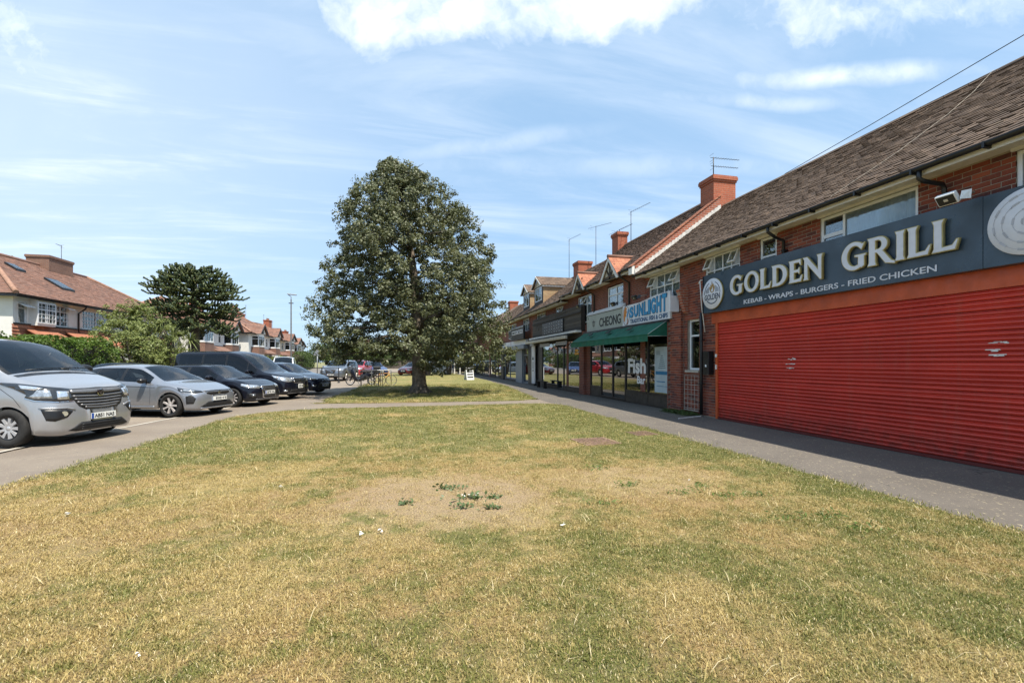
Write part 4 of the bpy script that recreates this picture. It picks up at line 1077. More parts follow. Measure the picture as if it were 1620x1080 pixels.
def glyph(ch):
    if ch == 'O': return [ell(.5, .5, .5, .53, 0, 360, 40)[:-1], ell(.5, .5, .285, .38, 0, 360, 36)[:-1][::-1]], 1.0
    if ch == 'G':
        o = ell(.5, .5, .5, .53, 42, 318, 34); i = ell(.52, .5, .29, .38, 318, 48, 26)
        return [[(.90, .93), (.80, .70)] + [(.79, .70)] + i[::-1][1:-2] + [(.66, .14), (.67, .44), (.53, .47), (.53, .52), (.96, .52), (.96, .47), (.90, .44), (.90, .10)] + [(.80, .02)] + o[::-1][2:-1]], .97
    if ch == 'L': return [[(-.04, 0), (.60, 0), (.68, .30), (.63, .30), (.52, .14), (.24, .12), (.24, .88), (.29, 1), (-.04, 1), (.01, .88), (.01, .12)]], .66
    if ch == 'I': return [stem(.02, .23)], .30
    if ch == 'D':
        a = ell(.30, .5, .56, .5, -90, 90, 24); b = ell(.30, .5, .32, .36, 90, -90, 20)
        return [[(-.04, 0)] + a + [(-.04, 1), (.01, .88), (.01, .12)], [(.24, .86)] + b + [(.24, .14)]], .90
    if ch == 'E': return [[(-.04, 0), (.62, 0), (.68, .28), (.63, .28), (.54, .14), (.24, .12), (.24, .44), (.46, .44), (.50, .36), (.54, .36), (.54, .64), (.50, .64), (.46, .56), (.24, .56), (.24, .87), (.50, .87), (.58, .74), (.62, .74), (.60, 1), (-.04, 1), (.01, .88), (.01, .12)]], .68
    if ch == 'N': return [[(-.05, 0), (.22, 0), (.18, .12), (.18, .66), (.78, -.06), (.86, -.06), (.86, .88), (.91, 1), (.64, 1), (.69, .88), (.69, .36), (.16, 1), (-.06, 1), (.01, .88), (.01, .12)]], .93
    if ch == 'R':
        a = ell(.34, .72, .33, .28, 90, -72, 16); b = ell(.34, .72, .13, .16, -90, 90, 12)
        return [[(-.04, 0), (.28, 0), (.24, .12), (.24, .44), (.30, .44), (.60, .02), (.92, -.06), (.94, .02), (.80, .08), (.52, .46)] + a[::-1][1:] + [(-.04, 1), (.01, .88), (.01, .12)], [(.24, .56)] + b + [(.24, .88)]], .86
GOLDR = pm('gold_letter_edge', (.42, .34, .14), .45, .2, var=.15, scale=12)
LETW = pm('pale_letter_face', (.66, .66, .70), .4, var=.06, scale=6)
SLATE = pm('slate_blue_panel', (.044, .068, .095), .36, var=.22, scale=1.1, bump=.03, bscale=3, rv=.12)
ORANGE = pm('orange_red_paint', (.52, .085, .022), .5, var=.16, scale=3, bump=.05)
RED = pm('red_shutter_paint', (.46, .022, .018), .36, var=.16, scale=1.6, bump=.05, rv=.1)
m, t = newmat('weathered_red_lath'); p = pos(t); x, y, z = t.xyz(p)
n = t.noise(p, 1.1, 6, .6); st = t.noise(t.comb(t.m('MULTIPLY', y, 7), t.m('MULTIPLY', z, .8)), 1, 5, .7)
c = t.mix(t.ss(n, .3, .7), (.66, .052, .030), (.54, .040, .024))
c = t.mix(t.m('MULTIPLY', t.ss(st, .48, .75), .35), c, (.50, .13, .09))
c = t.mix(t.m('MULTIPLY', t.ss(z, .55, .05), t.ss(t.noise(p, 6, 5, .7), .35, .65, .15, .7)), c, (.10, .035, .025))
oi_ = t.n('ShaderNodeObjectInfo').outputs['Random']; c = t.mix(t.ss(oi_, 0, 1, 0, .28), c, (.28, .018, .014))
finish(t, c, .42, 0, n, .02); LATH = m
# ---- roller shutter
sh = thing('roller_shutter', 'closed red roller shutter under the orange header of the grill shop', 'shutter', (0, 0, 0))
mb = MB(); mb.smooth = True
prof = [(.006, 0), (-.006, .004), (-.016, .014), (-.020, .026), (-.019, .036), (-.012, .046), (.0, .050), (-.001, .053), (-.010, .057), (-.010, .062), (.002, .066), (.008, .0725)]
for i in range(len(prof) - 1):
    (xa, za), (xb, zb) = prof[i], prof[i + 1]
    mb.poly([(xa, -5.0, za), (xb, -5.0, zb), (xb, 5.0, zb), (xa, 5.0, za)])
me = mb.mesh('slat'); me.materials.append(LATH)
qq = random.Random(4)
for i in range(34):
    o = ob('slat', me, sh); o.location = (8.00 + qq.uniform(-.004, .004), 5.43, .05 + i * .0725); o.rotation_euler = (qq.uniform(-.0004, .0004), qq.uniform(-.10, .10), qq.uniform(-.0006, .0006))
MB().box(7.96, 8.02, .43, 10.42, .005, .05).build('bottom_rail', pm('rail_dark_red', (.12, .015, .012), .6), sh)
MB().box(7.955, 8.06, 10.42, 10.50, 0, 2.55).build('guide_rail', ORANGE, sh)
MB().box(7.95, 8.3, -1, 10.65, 2.515, 2.79).build('header_box', ORANGE, sh)
MB().box(8.03, 8.05, .43, 10.42, .0, 2.52).build('backing', BLACKM, sh)
mb = MB(); q = random.Random(8)
for (yc, zc, w, h) in ((8.12, 1.56, .24, .035), (8.12, 1.45, .22, .018), (8.14, 1.37, .2, .022), (4.62, 1.77, .20, .035), (4.66, 1.66, .12, .03), (4.62, 1.59, .14, .022)):
    for _ in range(7):
        a = yc + q.uniform(-w / 2, w / 2); b = zc + q.uniform(-h / 2, h / 2); s, u = q.uniform(.012, .05), q.uniform(.003, .010)
        mb.poly([(7.976, a - s, b - u), (7.976, a - s, b + u), (7.975, a + s * .8, b + u * .8), (7.976, a + s, b - u)])
mb.build('torn_sticker', WPAINT, sh, kind='stuff')
MB().box(7.93, 7.955, 10.44, 10.48, 1.3, 1.42).build('lock', WPAINT, sh); MB().box(7.93, 7.955, 10.43, 10.49, 1.62, 1.70).build('lock', WPAINT, sh)
# ---- the big fascia sign
fs = thing('shop_sign', 'long slate blue fascia sign reading GOLDEN GRILL in raised letters', 'sign', (0, 0, 0), 0, 'shop signs along the parade')
MB().box(7.8, 7.94, 4.683, 10.78, 2.79, 3.80).build('panel', SLATE, fs, bevel=.006)
MB().box(7.797, 7.94, -1.5, 4.677, 2.79, 3.79).build('panel', SLATE, fs, bevel=.006)
MB().box(7.78, 7.96, 10.78, 10.80, 2.80, 3.79).build('end_cap', BLACKM, fs)
MB().tube([(7.76, 10.95, 3.62), (7.76, 10.86, 3.70), (7.80, 10.80, 3.70)], .012, 6).build('bracket', WPAINT, fs)
MB().tube([(7.90, 10.86, 2.3), (7.80, 10.86, 3.0), (7.76, 10.88, 3.68)], .014, 6).build('conduit', WPAINT, fs)
def big(word, ya, yb, z0, z1, parent):
    gl = [glyph(c) for c in word]; tot = sum(a for _, a in gl) + .10 * (len(gl) - 1); k = (ya - yb) / tot; x = 0; hz = z1 - z0
    for (loops, adv), ch in zip(gl, word):
        L = [[((a + x) * k, b * hz) for a, b in lp] for lp in loops]
        m1 = curvemesh(L, .022, .004, .006); m1.transform(wallM(7.8 - .050, ya, z0)); m1.materials.append(GOLDR)
        o = ob('letter', m1, parent); o['label'] = 'raised letter ' + ch
        m2 = curvemesh(L, .003, 0, -.004); m2.transform(wallM(7.8 - .078, ya, z0)); m2.materials.append(LETW); ob('letter_face', m2, o)
        x += adv + .10
big('GOLDEN', 9.66, 7.10, 3.115, 3.565, fs); big('GRILL', 6.72, 4.93, 3.13, 3.60, fs)
walltext(fs, 'KEBAB - WRAPS - BURGERS - FRIED CHICKEN', 7.794, 9.27, 5.24, 2.862, 2.965, LETW, .004, .012)
def disc(parent, X, y, z, r, th_, mat, name):
    return MB().lathe([(0, th_), (r - .006, th_), (r, th_ - .006), (r, 0), (0, 0)], 48, wallM(X, y, z)).build(name, mat, parent)
NAVY = pm('navy_print', (.02, .035, .07), .5); OCHRE = pm('ochre_print', (.36, .22, .07), .5); GREYP = pm('grey_print', (.42, .42, .45), .6)
DISCM = pm('disc_face', (.68, .68, .72), .45, var=.05, scale=4)
d1 = disc(fs, 7.8, 10.36, 3.27, .40, .05, [DISCM, GOLDR], 'logo_disc')
for f in d1.data.polygons: f.material_index = 0 if abs(f.normal.x) > .9 else 1
X1 = 7.747
walltext(d1, 'GOLDEN', X1, 10.66, 10.06, 3.115, 3.265, NAVY, .001, .02)
def flat(parent, loops, X, mat, name):
    m1 = curvemesh([[(10.36 - a, b) for a, b in lp] for lp in loops] if False else loops, .001); m1.transform(wallM(X, 10.36, 3.27)); m1.materials.append(mat); return ob(name, m1, parent)
def ringarc(r0, r1, a0, a1, n=18): return ell(0, 0, r0, r0, a0, a1, n) + ell(0, 0, r1, r1, a1, a0, n)
flat(d1, [ringarc(.315, .298, 35, 68)], X1, NAVY, 'print_arc'); flat(d1, [ringarc(.315, .298, 112, 180)], X1, NAVY, 'print_arc'); flat(d1, [ringarc(.315, .298, 0, 35)], X1, NAVY, 'print_arc')
flat(d1, [ringarc(.27, .245, 220, 320)], X1, NAVY, 'print_arc')
for x in (-.24, -.205, -.17, -.135, .135, .17, .205, .24): flat(d1, [[(x - .006, .03), (x + .006, .03), (x + .006, .30 - abs(x) * .75), (x - .006, .30 - abs(x) * .75)]], X1, NAVY, 'print_line')
flat(d1, [[(-.10, .12), (-.115, .20), (-.07, .17), (-.065, .25), (-.03, .21), (-.01, .335), (.03, .23), (.06, .26), (.07, .17), (.11, .21), (.10, .12), (.06, .05), (0, .02), (-.06, .05)],
          [(-.04, .07), (-.05, .13), (-.01, .11), (.01, .19), (.045, .12), (.04, .07), (0, .04)]], X1, OCHRE, 'flame')
d2 = disc(fs, 7.8, 4.17, 3.31, .435, .05, DISCM, 'logo_disc')
for (rr, n0, ph) in ((.365, 10, 0), (.275, 8, .35), (.165, 5, .2), (.07, 3, .5)):
    L = []
    for i in range(n0):
        a0 = 360 * i / n0 + ph * 57
        L.append(ringarc(rr + .012, rr - .012, a0, a0 + 360 / n0 * .42, 5)); L.append(ringarc(rr + .002, rr - .002, a0 + 360 / n0 * .42, a0 + 360 / n0, 5))
    m1 = curvemesh(L, .001); m1.transform(wallM(7.747, 4.17, 3.31)); m1.materials.append(GREYP); ob('print_ring', m1, d2)
# floodlights over signs
def flood(label, x, y, z, col, sz=1.0, rz=0):
    t_ = thing('floodlight', label, 'floodlight', (x, y, z), rz, 'floodlights mounted over the shop signs')
    M = Matrix.Rotation(R(-38), 4, 'Y')
    MB().box(-.05 * sz, .02 * sz, -.12 * sz, .12 * sz, -.08 * sz, .08 * sz, M).build('lamp_body', col, t_, bevel=.008)
    MB().box(-.056 * sz, -.051 * sz, -.105 * sz, .105 * sz, -.065 * sz, .065 * sz, M).build('lamp_glass', BLACKP, t_)
    MB().box(-.060 * sz, -.057 * sz, -.025 * sz, .025 * sz, -.018 * sz, .018 * sz, M).build('lamp_chip', pm('lamp_chip', (.6, .55, .45), .5), t_)
    mb = MB()
    for i in range(5): mb.box(.021 * sz, .045 * sz, (-.09 + i * .045 - .006) * sz, (-.09 + i * .045 + .006) * sz, -.06 * sz, .06 * sz, M)
    mb.build('heat_sink', col, t_, kind='stuff')
    MB().tube([(.02, 0, -.02), (.12 * sz, -.02, .02), (.40, -.06, .10)], .012, 6).build('arm', KERB, t_)
    MB().prism([(.03, -.14 * sz, .06), (.10 * sz, -.20 * sz, .07), (.08, -.2 * sz, -.06), (-.02, -.15 * sz, -.06)], (.008, -.01, 0)).build('bracket', col, t_)
flood('white floodlight standing out over the slate blue grill sign', 7.44, 4.86, 3.80, WHITE)
flood('second white floodlight farther along the slate blue grill sign', 7.40, 3.0, 3.78, WHITE, 1.3)
flood('black floodlight over the middle of the SUNLIGHT sign', 7.55, 14.1, 3.68, BLACKM, 1.0); flood('black floodlight where the SUNLIGHT and CHEONG signs meet', 7.55, 15.75, 3.66, BLACKM, 1.0)
flood('small black floodlight by the near end of the dark timber front', 7.55, 19.35, 4.0, BLACKM, .9)
# ---- sunlight and cheong signs
SIGNW = pm('white_sign_face', (.70, .70, .72), .45, var=.06, scale=3); SIGNG = pm('grey_green_sign', (.36, .38, .33), .5, var=.07, scale=2)
SBLUE = pm('sign_blue', (.03, .26, .50), .45, var=.1, scale=8); SORG = pm('sign_orange', (.62, .22, .03), .5, var=.15, scale=8); INK = pm('ink', (.015, .015, .018), .6)
s1 = thing('shop_sign', 'white sign with blue SUNLIGHT letters over the green awning', 'sign', (0, 0, 0), 0, 'shop signs along the parade')
MB().box(7.86, 7.96, 12.47, 15.62, 2.82, 3.55).build('panel', SIGNW, s1, bevel=.006)
MB().prism([(7.875, 14.4, 3.55), (7.875, 12.5, 3.55), (7.875, 12.5, 3.68), (7.875, 13.4, 3.66)], (.07, 0, 0)).build('panel', SIGNW, s1)
for i, (ch, w) in enumerate(zip('SUNLIGHT', (1, 1, 1, .85, .5, 1, 1, .9))):
    pass
ys = 15.05; tot = 2.45; adv = [1, 1.05, 1.1, .85, .55, 1.05, 1.05, .95]; k = tot / sum(adv); yy = ys
for i, ch in enumerate('SUNLIGHT'):
    w = adv[i] * k; zt = 3.45 + .025 * i; zb = 3.08 - .0 * i
    walltext(s1, ch, 7.852, yy, yy - w * .82, zb, zt, SBLUE, .010, .045, 'letter'); walltext(s1, ch, 7.858, yy + .012, yy - w * .82 - .012, zb - .014, zt + .014, INK, .006, .055, 'letter_shadow'); yy -= w
walltext(s1, 'TRADITIONAL FISH & CHIPS', 7.855, 15.02, 12.6, 2.87, 3.02, pm('sign_grey_blue', (.08, .14, .24), .5), .004, .03, 'lettering', True)
def wflat(parent, loops, X, y, z, mat, name, ex=.002):
    m1 = curvemesh(loops, ex); m1.transform(wallM(X, y, z)); m1.materials.append(mat); return ob(name, m1, parent)
wflat(s1, [ell(0, 0, .25, .36, 0, 360, 30)[:-1], ell(0, 0, .235, .345, 0, 360, 30)[:-1]], 7.857, 15.33, 3.19, INK, 'print_ring')
wflat(s1, [[(-.20, -.02), (-.16, .20), (-.05, .33), (.05, .26), (.02, .17), (.06, .12), (.0, .06), (.02, -.03), (-.06, -.05), (-.10, -.20), (-.15, -.22)]], 7.856, 15.33, 3.19, SORG, 'fish_print')
wflat(s1, [[(.05, -.05), (.12, .18), (.18, .22), (.2, .1), (.14, -.02), (.08, -.12)]], 7.856, 15.33, 3.19, SBLUE, 'fish_print')
wflat(s1, [[(.02, -.32), (.10, -.24), (.08, -.12), (.13, -.1), (.15, -.24), (.12, -.33)]], 7.856, 15.33, 3.19, pm('sign_brown', (.3, .1, .06), .6), 'chips_print')
s2 = thing('shop_sign', 'grey-green sign reading CHEONG with a small bowl mark', 'sign', (0, 0, 0), 0, 'shop signs along the parade')
MB().box(7.88, 7.97, 15.64, 19.12, 2.80, 3.53).build('panel', SIGNG, s2, bevel=.006)
mb = MB(); mb.box(7.86, 7.98, 15.64, 19.15, 3.53, 3.55); mb.prism([(7.86, 15.64, 3.56), (8.0, 15.64, 3.70), (8.0, 15.64, 3.56)], (0, 3.5, 0)); mb.build('capping', pm('cap_white', (.75, .73, .7), .5), s2)
MB().box(7.872, 7.88, 15.66, 19.1, 3.505, 3.53).build('trim', INK, s2)
walltext(s2, 'CHEONG', 7.874, 17.75, 15.80, 2.95, 3.32, INK, .004, .012)
wflat(s2, [[(-.17, .10), (-.17, .08), (-.12, .08), (-.10, -.10), (.10, -.10), (.12, .08), (.17, .08), (.17, .10)], [(-.09, .07), (.09, .07), (.08, -.08), (-.08, -.08)]], 7.876, 18.35, 3.13, INK, 'bowl_mark')
for a in (0,): wflat(s2, [[(-.012, -.16), (.012, -.16), (.012, .17), (-.012, .17)]], 7.8755, 18.35, 3.13, INK, 'bowl_mark')
wflat(s2, [[(-.03, -.04), (.03, -.04), (.03, .04), (-.03, .04)]], 7.876, 18.95, 3.40, INK, 'print_mark')
tag(MB().box(7.60, 7.90, 12.06, 12.15, 2.98, 3.46).build('projecting_sign', SIGNW, None, bevel=.01), 'blank cream projecting box sign at the right end of the SUNLIGHT sign', 'sign')
# ---- green awning
AWN = pm('green_canvas', (.008, .115, .068), .75, var=.18, scale=2.5, bump=.2, bscale=160); AWL = pm('awning_piping', (.5, .58, .52), .7)
aw = thing('awning', 'green canvas awning stretched over the fish bar windows', 'awning', (0, 0, 0))
mb = MB(); mb.smooth = True; n = 24; ya, yb = 12.7, 19.42
def awp(y, s):  # s 0 at wall, 1 at front bar
    sag = .02 * math.sin(math.pi * s) * (1 + .5 * math.sin(y * 2.2)) + .006 * math.sin(y * 6.1)
    return (7.90 - .67 * s, y, 2.79 - .45 * s - sag)
for i in range(n):
    for j in range(6):
        y0_, y1_ = ya + (yb - ya) * i / n, ya + (yb - ya) * (i + 1) / n; s0, s1_ = j / 6, (j + 1) / 6
        mb.poly([awp(y0_, s0), awp(y1_, s0), awp(y1_, s1_), awp(y0_, s1_)])
mb.build('canvas', AWN, aw)
mb = MB(); mb.smooth = True
for i in range(60):
    y0_, y1_ = ya + (yb - ya) * i / 60, ya + (yb - ya) * (i + 1) / 60
    d0, d1_ = .012 * math.sin(i * 1.1), .012 * math.sin((i + 1) * 1.1)
    mb.poly([(7.23, y0_, 2.34), (7.23, y1_, 2.34), (7.235 + d1_, y1_, 2.13), (7.235 + d0, y0_, 2.13)])
mb.build('valance', AWN, aw)
for y_ in (ya, yb):
    MB().poly([(7.90, y_, 2.78), (7.23, y_, 2.34), (7.23, y_, 2.27), (7.90, y_, 2.27)]) if False else None
    mb = MB(); mb.poly([(7.90, y_, 2.78), (7.23, y_, 2.34), (7.24, y_, 2.29), (7.90, y_, 2.30)]); mb.build('end_panel', AWN, aw)
mb = MB(); mb.tube([(7.23, ya - .01, 2.345), (7.23, yb + .01, 2.345)], .018, 8); mb.build('front_bar', AWN, aw)
mb = MB(); mb.tube([(7.90, ya - .008, 2.785), (7.23, ya - .008, 2.345), (7.235, ya - .008, 2.29), (7.9, ya - .008, 2.30)], .008, 5); mb.build('piping', AWL, aw)
mb = MB()
for y_ in (14.4, 16.1, 17.8): mb.box(7.45, 7.60, y_ - .15, y_ + .15, 2.58, 2.60, Matrix.Translation((7.52, 0, 2.59)) @ Matrix.Rotation(R(-33.9), 4, 'Y') @ Matrix.Translation((-7.52, 0, -2.545)))
mb.build('vent_flap', BLACKM, aw, kind='stuff')
MB().box(7.84, 8.0, 12.6, 19.5, 2.72, 2.82).build('cassette', BLACKM, aw)
# ---- fish bar shopfront
FR = pm('dark_brown_frame', (.028, .020, .016), .45, var=.2, scale=6)
fb = thing('shopfront', 'dark framed fish bar shopfront with glass doors beneath the green awning', 'shopfront', (0, 0, 0), 0, 'glazed shopfronts of the parade')
def pane_set(parent, X, bays, z0, z1, riser, frame=FR, glass=SHOPG, trans=None):
    mb = MB()
    ys_ = sorted({b[0] for b in bays} | {b[1] for b in bays})
    for y_ in ys_: mb.box(X - .03, X + .06, y_ - .035, y_ + .035, 0.02, z1 + .06)
    mb.box(X - .028, X + .058, ys_[0] + .035, ys_[-1] - .035, z1, z1 + .07)
    mb.build('frame', frame, parent, bevel=.004)
    for (a, b, low) in bays:
        r0 = riser if low else .10
        MB().box(X - .02, X + .05, a + .036, b - .036, .02, r0).build('stall_riser' if low else 'threshold', frame if not low else FRR, parent)
        if low: MB().box(X - .045, X + .02, a + .036, b - .036, r0, r0 + .04).build('sill', frame, parent)
        w = MB().box(X + .008, X + .018, a + .036, b - .036, r0 + (.041 if low else .001), z1 - .001).build('pane', glass, parent)
        if trans: MB().box(X - .02, X + .045, a + .036, b - .036, trans - .025, trans + .025).build('transom', frame, parent)
FRR = pm('riser_panel', (.05, .038, .028), .6, var=.25, scale=3)
pane_set(fb, XW, [(12.66, 14.07, 1), (14.07, 15.70, 1), (15.70, 16.78, 0), (16.78, 17.88, 0), (17.88, 19.0, 1)], 0, 2.62, .42)
MB().box(8.6, 8.62, 12.3, 19.5, 0, 3.0).build('room', INSIDE, fb) if False else None
mb = MB(); mb.box(11.0, 11.05, 12.6, 19.4, .0, 2.95); mb.box(8.1, 11.0, 12.58, 12.6, 0, 2.95); mb.box(8.1, 11, 19.4, 19.42, 0, 2.95); mb.box(8.1, 11, 12.6, 19.4, -.02, 0.01); mb.build('room', INSIDE, fb)
mb = MB(); mb.box(9.2, 9.8, 13.2, 18.4, .0, 1.1); mb.build('counter', pm('counter_steel', (.2, .21, .22), .4, .3), fb, bevel=.01)
walltext(fb, 'Fish', 8.024, 15.50, 14.22, 1.08, 1.62, WHITE, .001, .035); walltext(fb, 'Bar', 8.024, 14.82, 14.25, .72, 1.0, WHITE, .001, .03)
ps = thing('menu_poster', 'pale blue menu poster filling the right-hand fish bar window', 'poster')
MB().box(8.012, 8.020, 12.72, 13.62, .50, 1.98).build('sheet', pm('poster_paper', (.42, .50, .52), .6, var=.1, scale=3), ps)
PB = pm('poster_blue', (.02, .16, .30), .6); PB2 = pm('poster_dark', (.05, .10, .12), .6)
mb = MB(); mb.box(8.008, 8.0115, 12.78, 13.56, 1.08, 1.19); mb.box(8.008, 8.0115, 12.76, 12.84, 1.45, 1.92); mb.box(8.008, 8.0115, 13.0, 13.5, .84, .87); mb.box(8.008, 8.0115, 12.85, 13.5, .70, .715); mb.build('print_band', PB, ps)
mb = MB(); q = random.Random(12)
for i in range(7):
    w = .12 + .05 * i; yc = 13.18; mb.box(8.0085, 8.0112, yc - w / 2, yc + w / 2, 1.68 - i * .065, 1.70 - i * .065)
for i in range(5): mb.box(8.0085, 8.0112, 13.3 + i * .05, 13.31 + i * .05, 1.72, 1.86)
mb.build('print_line', PB2, ps, kind='stuff')
tr = thing('wire_trellis', 'pale wire trellis leaning below the small white side window', 'trellis')
mb = MB()
for i in range(5): mb.tube([(7.985, 11.28 + i * .16, .12), (7.99, 11.28 + i * .16, 1.12)], .006, 4)
tr_a = mb
for i in range(8): mb.tube([(7.982, 11.26, .16 + i * .135), (7.982, 11.94, .16 + i * .135)], .006, 4)
mb.build('wire', KERB, tr)
MB().box(7.97, 7.99, 11.26, 11.94, .10, .12).build('foot_bar', KERB, tr)
bx = thing('meter_box', 'black box fixed to the brickwork between the drainpipe and red shutter', 'box')
MB().box(7.86, 8.02, 10.66, 10.90, 1.15, 1.78).build('case', BLACKP, bx, bevel=.01); MB().box(7.85, 7.86, 10.74, 10.79, 1.36, 1.42).build('label_plate', WHITE, bx)
wd = thing('weeds', 'green weeds growing against the wall foot beside the drainpipe', 'weeds'); r = np.random.default_rng(3)
P_ = np.c_[r.uniform(7.55, 7.98, 240), r.uniform(11.2, 12.5, 240), np.full(240, .05)]; C_, O_ = sprays(r, P_, P_ * 0 + [0, 0, 1], 9, np.full(240, .06), .8); C_[:, 2] = np.abs(C_[:, 2]) * .9
leaves('foliage', C_, O_, .05, GLEAF, wd, 7, .4, .8); MB().box(7.5, 8.0, 11.2, 12.5, -.01, .012).build('moss', pm('moss', (.05, .06, .02), .95, var=.3), wd)
# ---- bars and pier between
mb = MB(); mb.box(7.88, 8.3, 19.5, 20.05, 0, 2.9); pr = mb.build('pier', BRKX, B); MB().box(7.875, 8.3, 12.605, 12.66, 0, 2.8).build('pier', BRKX, A)
MB().box(8.0, 8.4, 19.0, 19.5, 0, 2.9).build('pier', BRKX, B)
# ---- dark timber shopfront
tf = thing('shopfront', 'black-framed shopfront behind a weathered dark timber fascia', 'shopfront', (0, 0, 0), 0, 'glazed shopfronts of the parade')
WOOD = rndmat('weathered_plank', [(.085, .070, .055), (.06, .05, .042), (.11, .092, .072), (.045, .038, .033)], .85, 30, .6, .3)
q = random.Random(5)
z = 2.98
for i in range(8):
    h = .143; y_ = 19.7
    while y_ < 27.9:
        e = min(27.9, y_ + q.uniform(1.6, 3.1))
        o = MB().box(7.82 + q.uniform(-.01, .01), 7.86, y_ + .006, e - .006, z + .004, z + h - .004).build('plank', WOOD, tf); y_ = e
    z += h
MB().box(7.78, 7.80, 19.7, 27.9, 3.78, 3.84).build('batten', DARKT, tf)
mb = MB(); wall_holes(mb, 7.87, 8.03, 19.7, 28.0, 2.6, 4.14, []); mb.prism([(7.83, 19.68, 2.95), (8.03, 19.68, 2.95), (8.03, 19.68, 4.15), (7.83, 19.68, 4.15)], (0, .02, 0)); mb.build('backing', DARKT, tf)
mb = MB(); n0 = 0
lt = [[(0, 0), (0, 1), (1, 1), (1, 0)]]
mb.box(7.76, 7.80, 22.0, 25.6, 3.04, 3.70)
mb.build('sign_panel', BLACKP, tf)
mb = MB()
for i in range(30):
    y_ = 22.15 + .42 * (i % 8) + q.uniform(-.04, .04); zz = 3.12 + .16 * (i // 8) + q.uniform(-.02, .02); mb.lathe([(.0, .03), (.022, .015), (.022, 0)], 6, wallM(7.76, y_, zz))
mb.build('bulb', pm('frosted_bulb', (.75, .74, .7), .3), tf, kind='stuff')
MB().box(7.60, 8.0, 19.75, 28.0, 2.86, 2.96).build('canopy_edge', WPAINT, tf)
ca = MB(); ca.box(7.35, 7.5, 20.6, 28.0, 2.60, 2.76); ca.build('awning_case', pm('cream_awning', (.50, .46, .38), .6, var=.15), tf, bevel=.02)
MB().prism([(7.5, 20.6, 2.77), (7.9, 20.6, 2.85), (7.9, 20.6, 2.80), (7.5, 20.6, 2.70)], (0, 7.4, 0)).build('awning_roof', BLACKM, tf)
for (a, b) in ((20.9, 22.5), (23.6, 25.4)):
    hs = MB().box(7.55, 7.58, a, b, 2.33, 2.52).build('hanging_sign', pm('hanging_sign_face', (.33, .33, .35), .6, var=.3, scale=9), tf)
pane_set(tf, XW, [(20.1, 22.6, 1), (22.6, 23.6, 0), (23.6, 26.4, 1)], 0, 2.5, .22, frame=BLACKM)
mb = MB(); mb.box(11.0, 11.05, 20.1, 27.4, .0, 2.95); mb.box(8.1, 11, 20.05, 20.08, 0, 2.95); mb.box(8.1, 11, 27.3, 27.34, 0, 2.95); mb.build('room', INSIDE, tf)
MB().box(8.0, 8.1, 26.4, 27.3, 0, 2.6).build('wall_panel', BLACKM, tf)
NEON = pm('amber_window_print', (.75, .36, .04), .6)
mb = MB(); mb.box(8.015, 8.03, 20.55, 20.95, 1.98, 2.10); mb.box(8.015, 8.03, 20.5, 21.0, 1.84, 1.94); mb.build('amber_sign', NEON, tf)
bn = thing('banner', 'tall narrow white banner beside the dark timber shopfront', 'banner')
MB().box(7.84, 7.90, 27.5, 28.25, .12, 2.5).build('board', SIGNW, bn, bevel=.01); MB().box(7.76, 7.98, 27.4, 28.35, 2.5, 2.75).build('cap', GREYM, bn)
mb = MB(); mb.prism([(7.835, 27.65, 1.62), (7.835, 28.1, 1.62), (7.835, 27.88, 1.86)], (-.003, 0, 0)); mb.box(7.832, 7.838, 27.72, 27.76, 1.05, 1.5); mb.box(7.832, 7.838, 27.98, 28.02, 1.05, 1.5); mb.box(7.832, 7.838, 27.78, 27.96, .9, .98); mb.build('print_mark', INK, bn); MB().box(7.78, 8.0, 27.45, 28.3, 0, .12).build('foot', BLACKM, bn)
MB().box(7.98, 8.12, 27.35, 28.4, 0, 2.9).build('pier', BLACKM, Cc); MB().box(7.9, 8.2, 28.45, 29.3, 0, 2.9).build('pier', BLACKM, Cc)
bn2 = thing('bench', 'low dark bench standing before the dark timber shopfront', 'bench')
MB().box(7.45, 7.72, 24.3, 26.0, .36, .40).build('seat', DARKT, bn2, bevel=.005)
for y_ in (24.5, 25.8): MB().box(7.50, 7.68, y_ - .04, y_ + .04, 0, .36).build('leg', DARKT, bn2)
# ---- marquee sign and grey shopfront
mq = thing('marquee_sign', 'black lightbox sign edged with bulbs reading SMOKEY BOYS on white strips', 'sign')
MB().box(7.50, 7.62, 29.0, 32.8, 3.02, 3.92).build('box', BLACKP, mq)
mb = MB()
for i in range(13): mb.lathe([(0, .03), (.045, .02), (.045, 0)], 8, wallM(7.5, 29.15 + i * .29, 3.84))
for i in range(5): mb.lathe([(0, .03), (.045, .02), (.045, 0)], 8, wallM(7.5, 32.65, 3.12 + i * .17))
mb.build('bulb', WHITE, mq, kind='stuff')
MB().box(7.485, 7.5, 30.6, 32.3, 3.40, 3.66).build('strip', SIGNW, mq); MB().box(7.485, 7.5, 29.2, 30.45, 3.40, 3.66).build('strip', SIGNW, mq)
walltext(mq, 'SMOKEY', 7.48, 32.2, 30.7, 3.44, 3.62, INK, .002, .02); walltext(mq, 'BOYS', 7.48, 30.35, 29.3, 3.44, 3.62, INK, .002, .02)
gf = thing('shopfront', 'pale grey shopfront with folded grey awning and glass door', 'shopfront', (0, 0, 0), 0, 'glazed shopfronts of the parade')
GREYF = pm('grey_frame', (.22, .24, .27), .45, var=.08); 
MB().box(7.76, 7.95, 29.35, 37.2, 2.66, 3.0).build('fascia', SIGNW, gf, bevel=.01)
wflat(gf, [ringarc(.13, .11, 0, 200, 12), ringarc(.13, .11, 220, 350, 12)], 7.755, 33.9, 2.83, pm('red_print', (.4, .05, .05), .6), 'print_ring'); wflat(gf, [ringarc(.13, .115, 30, 330, 12)], 7.755, 33.5, 2.83, GREYP, 'print_ring')
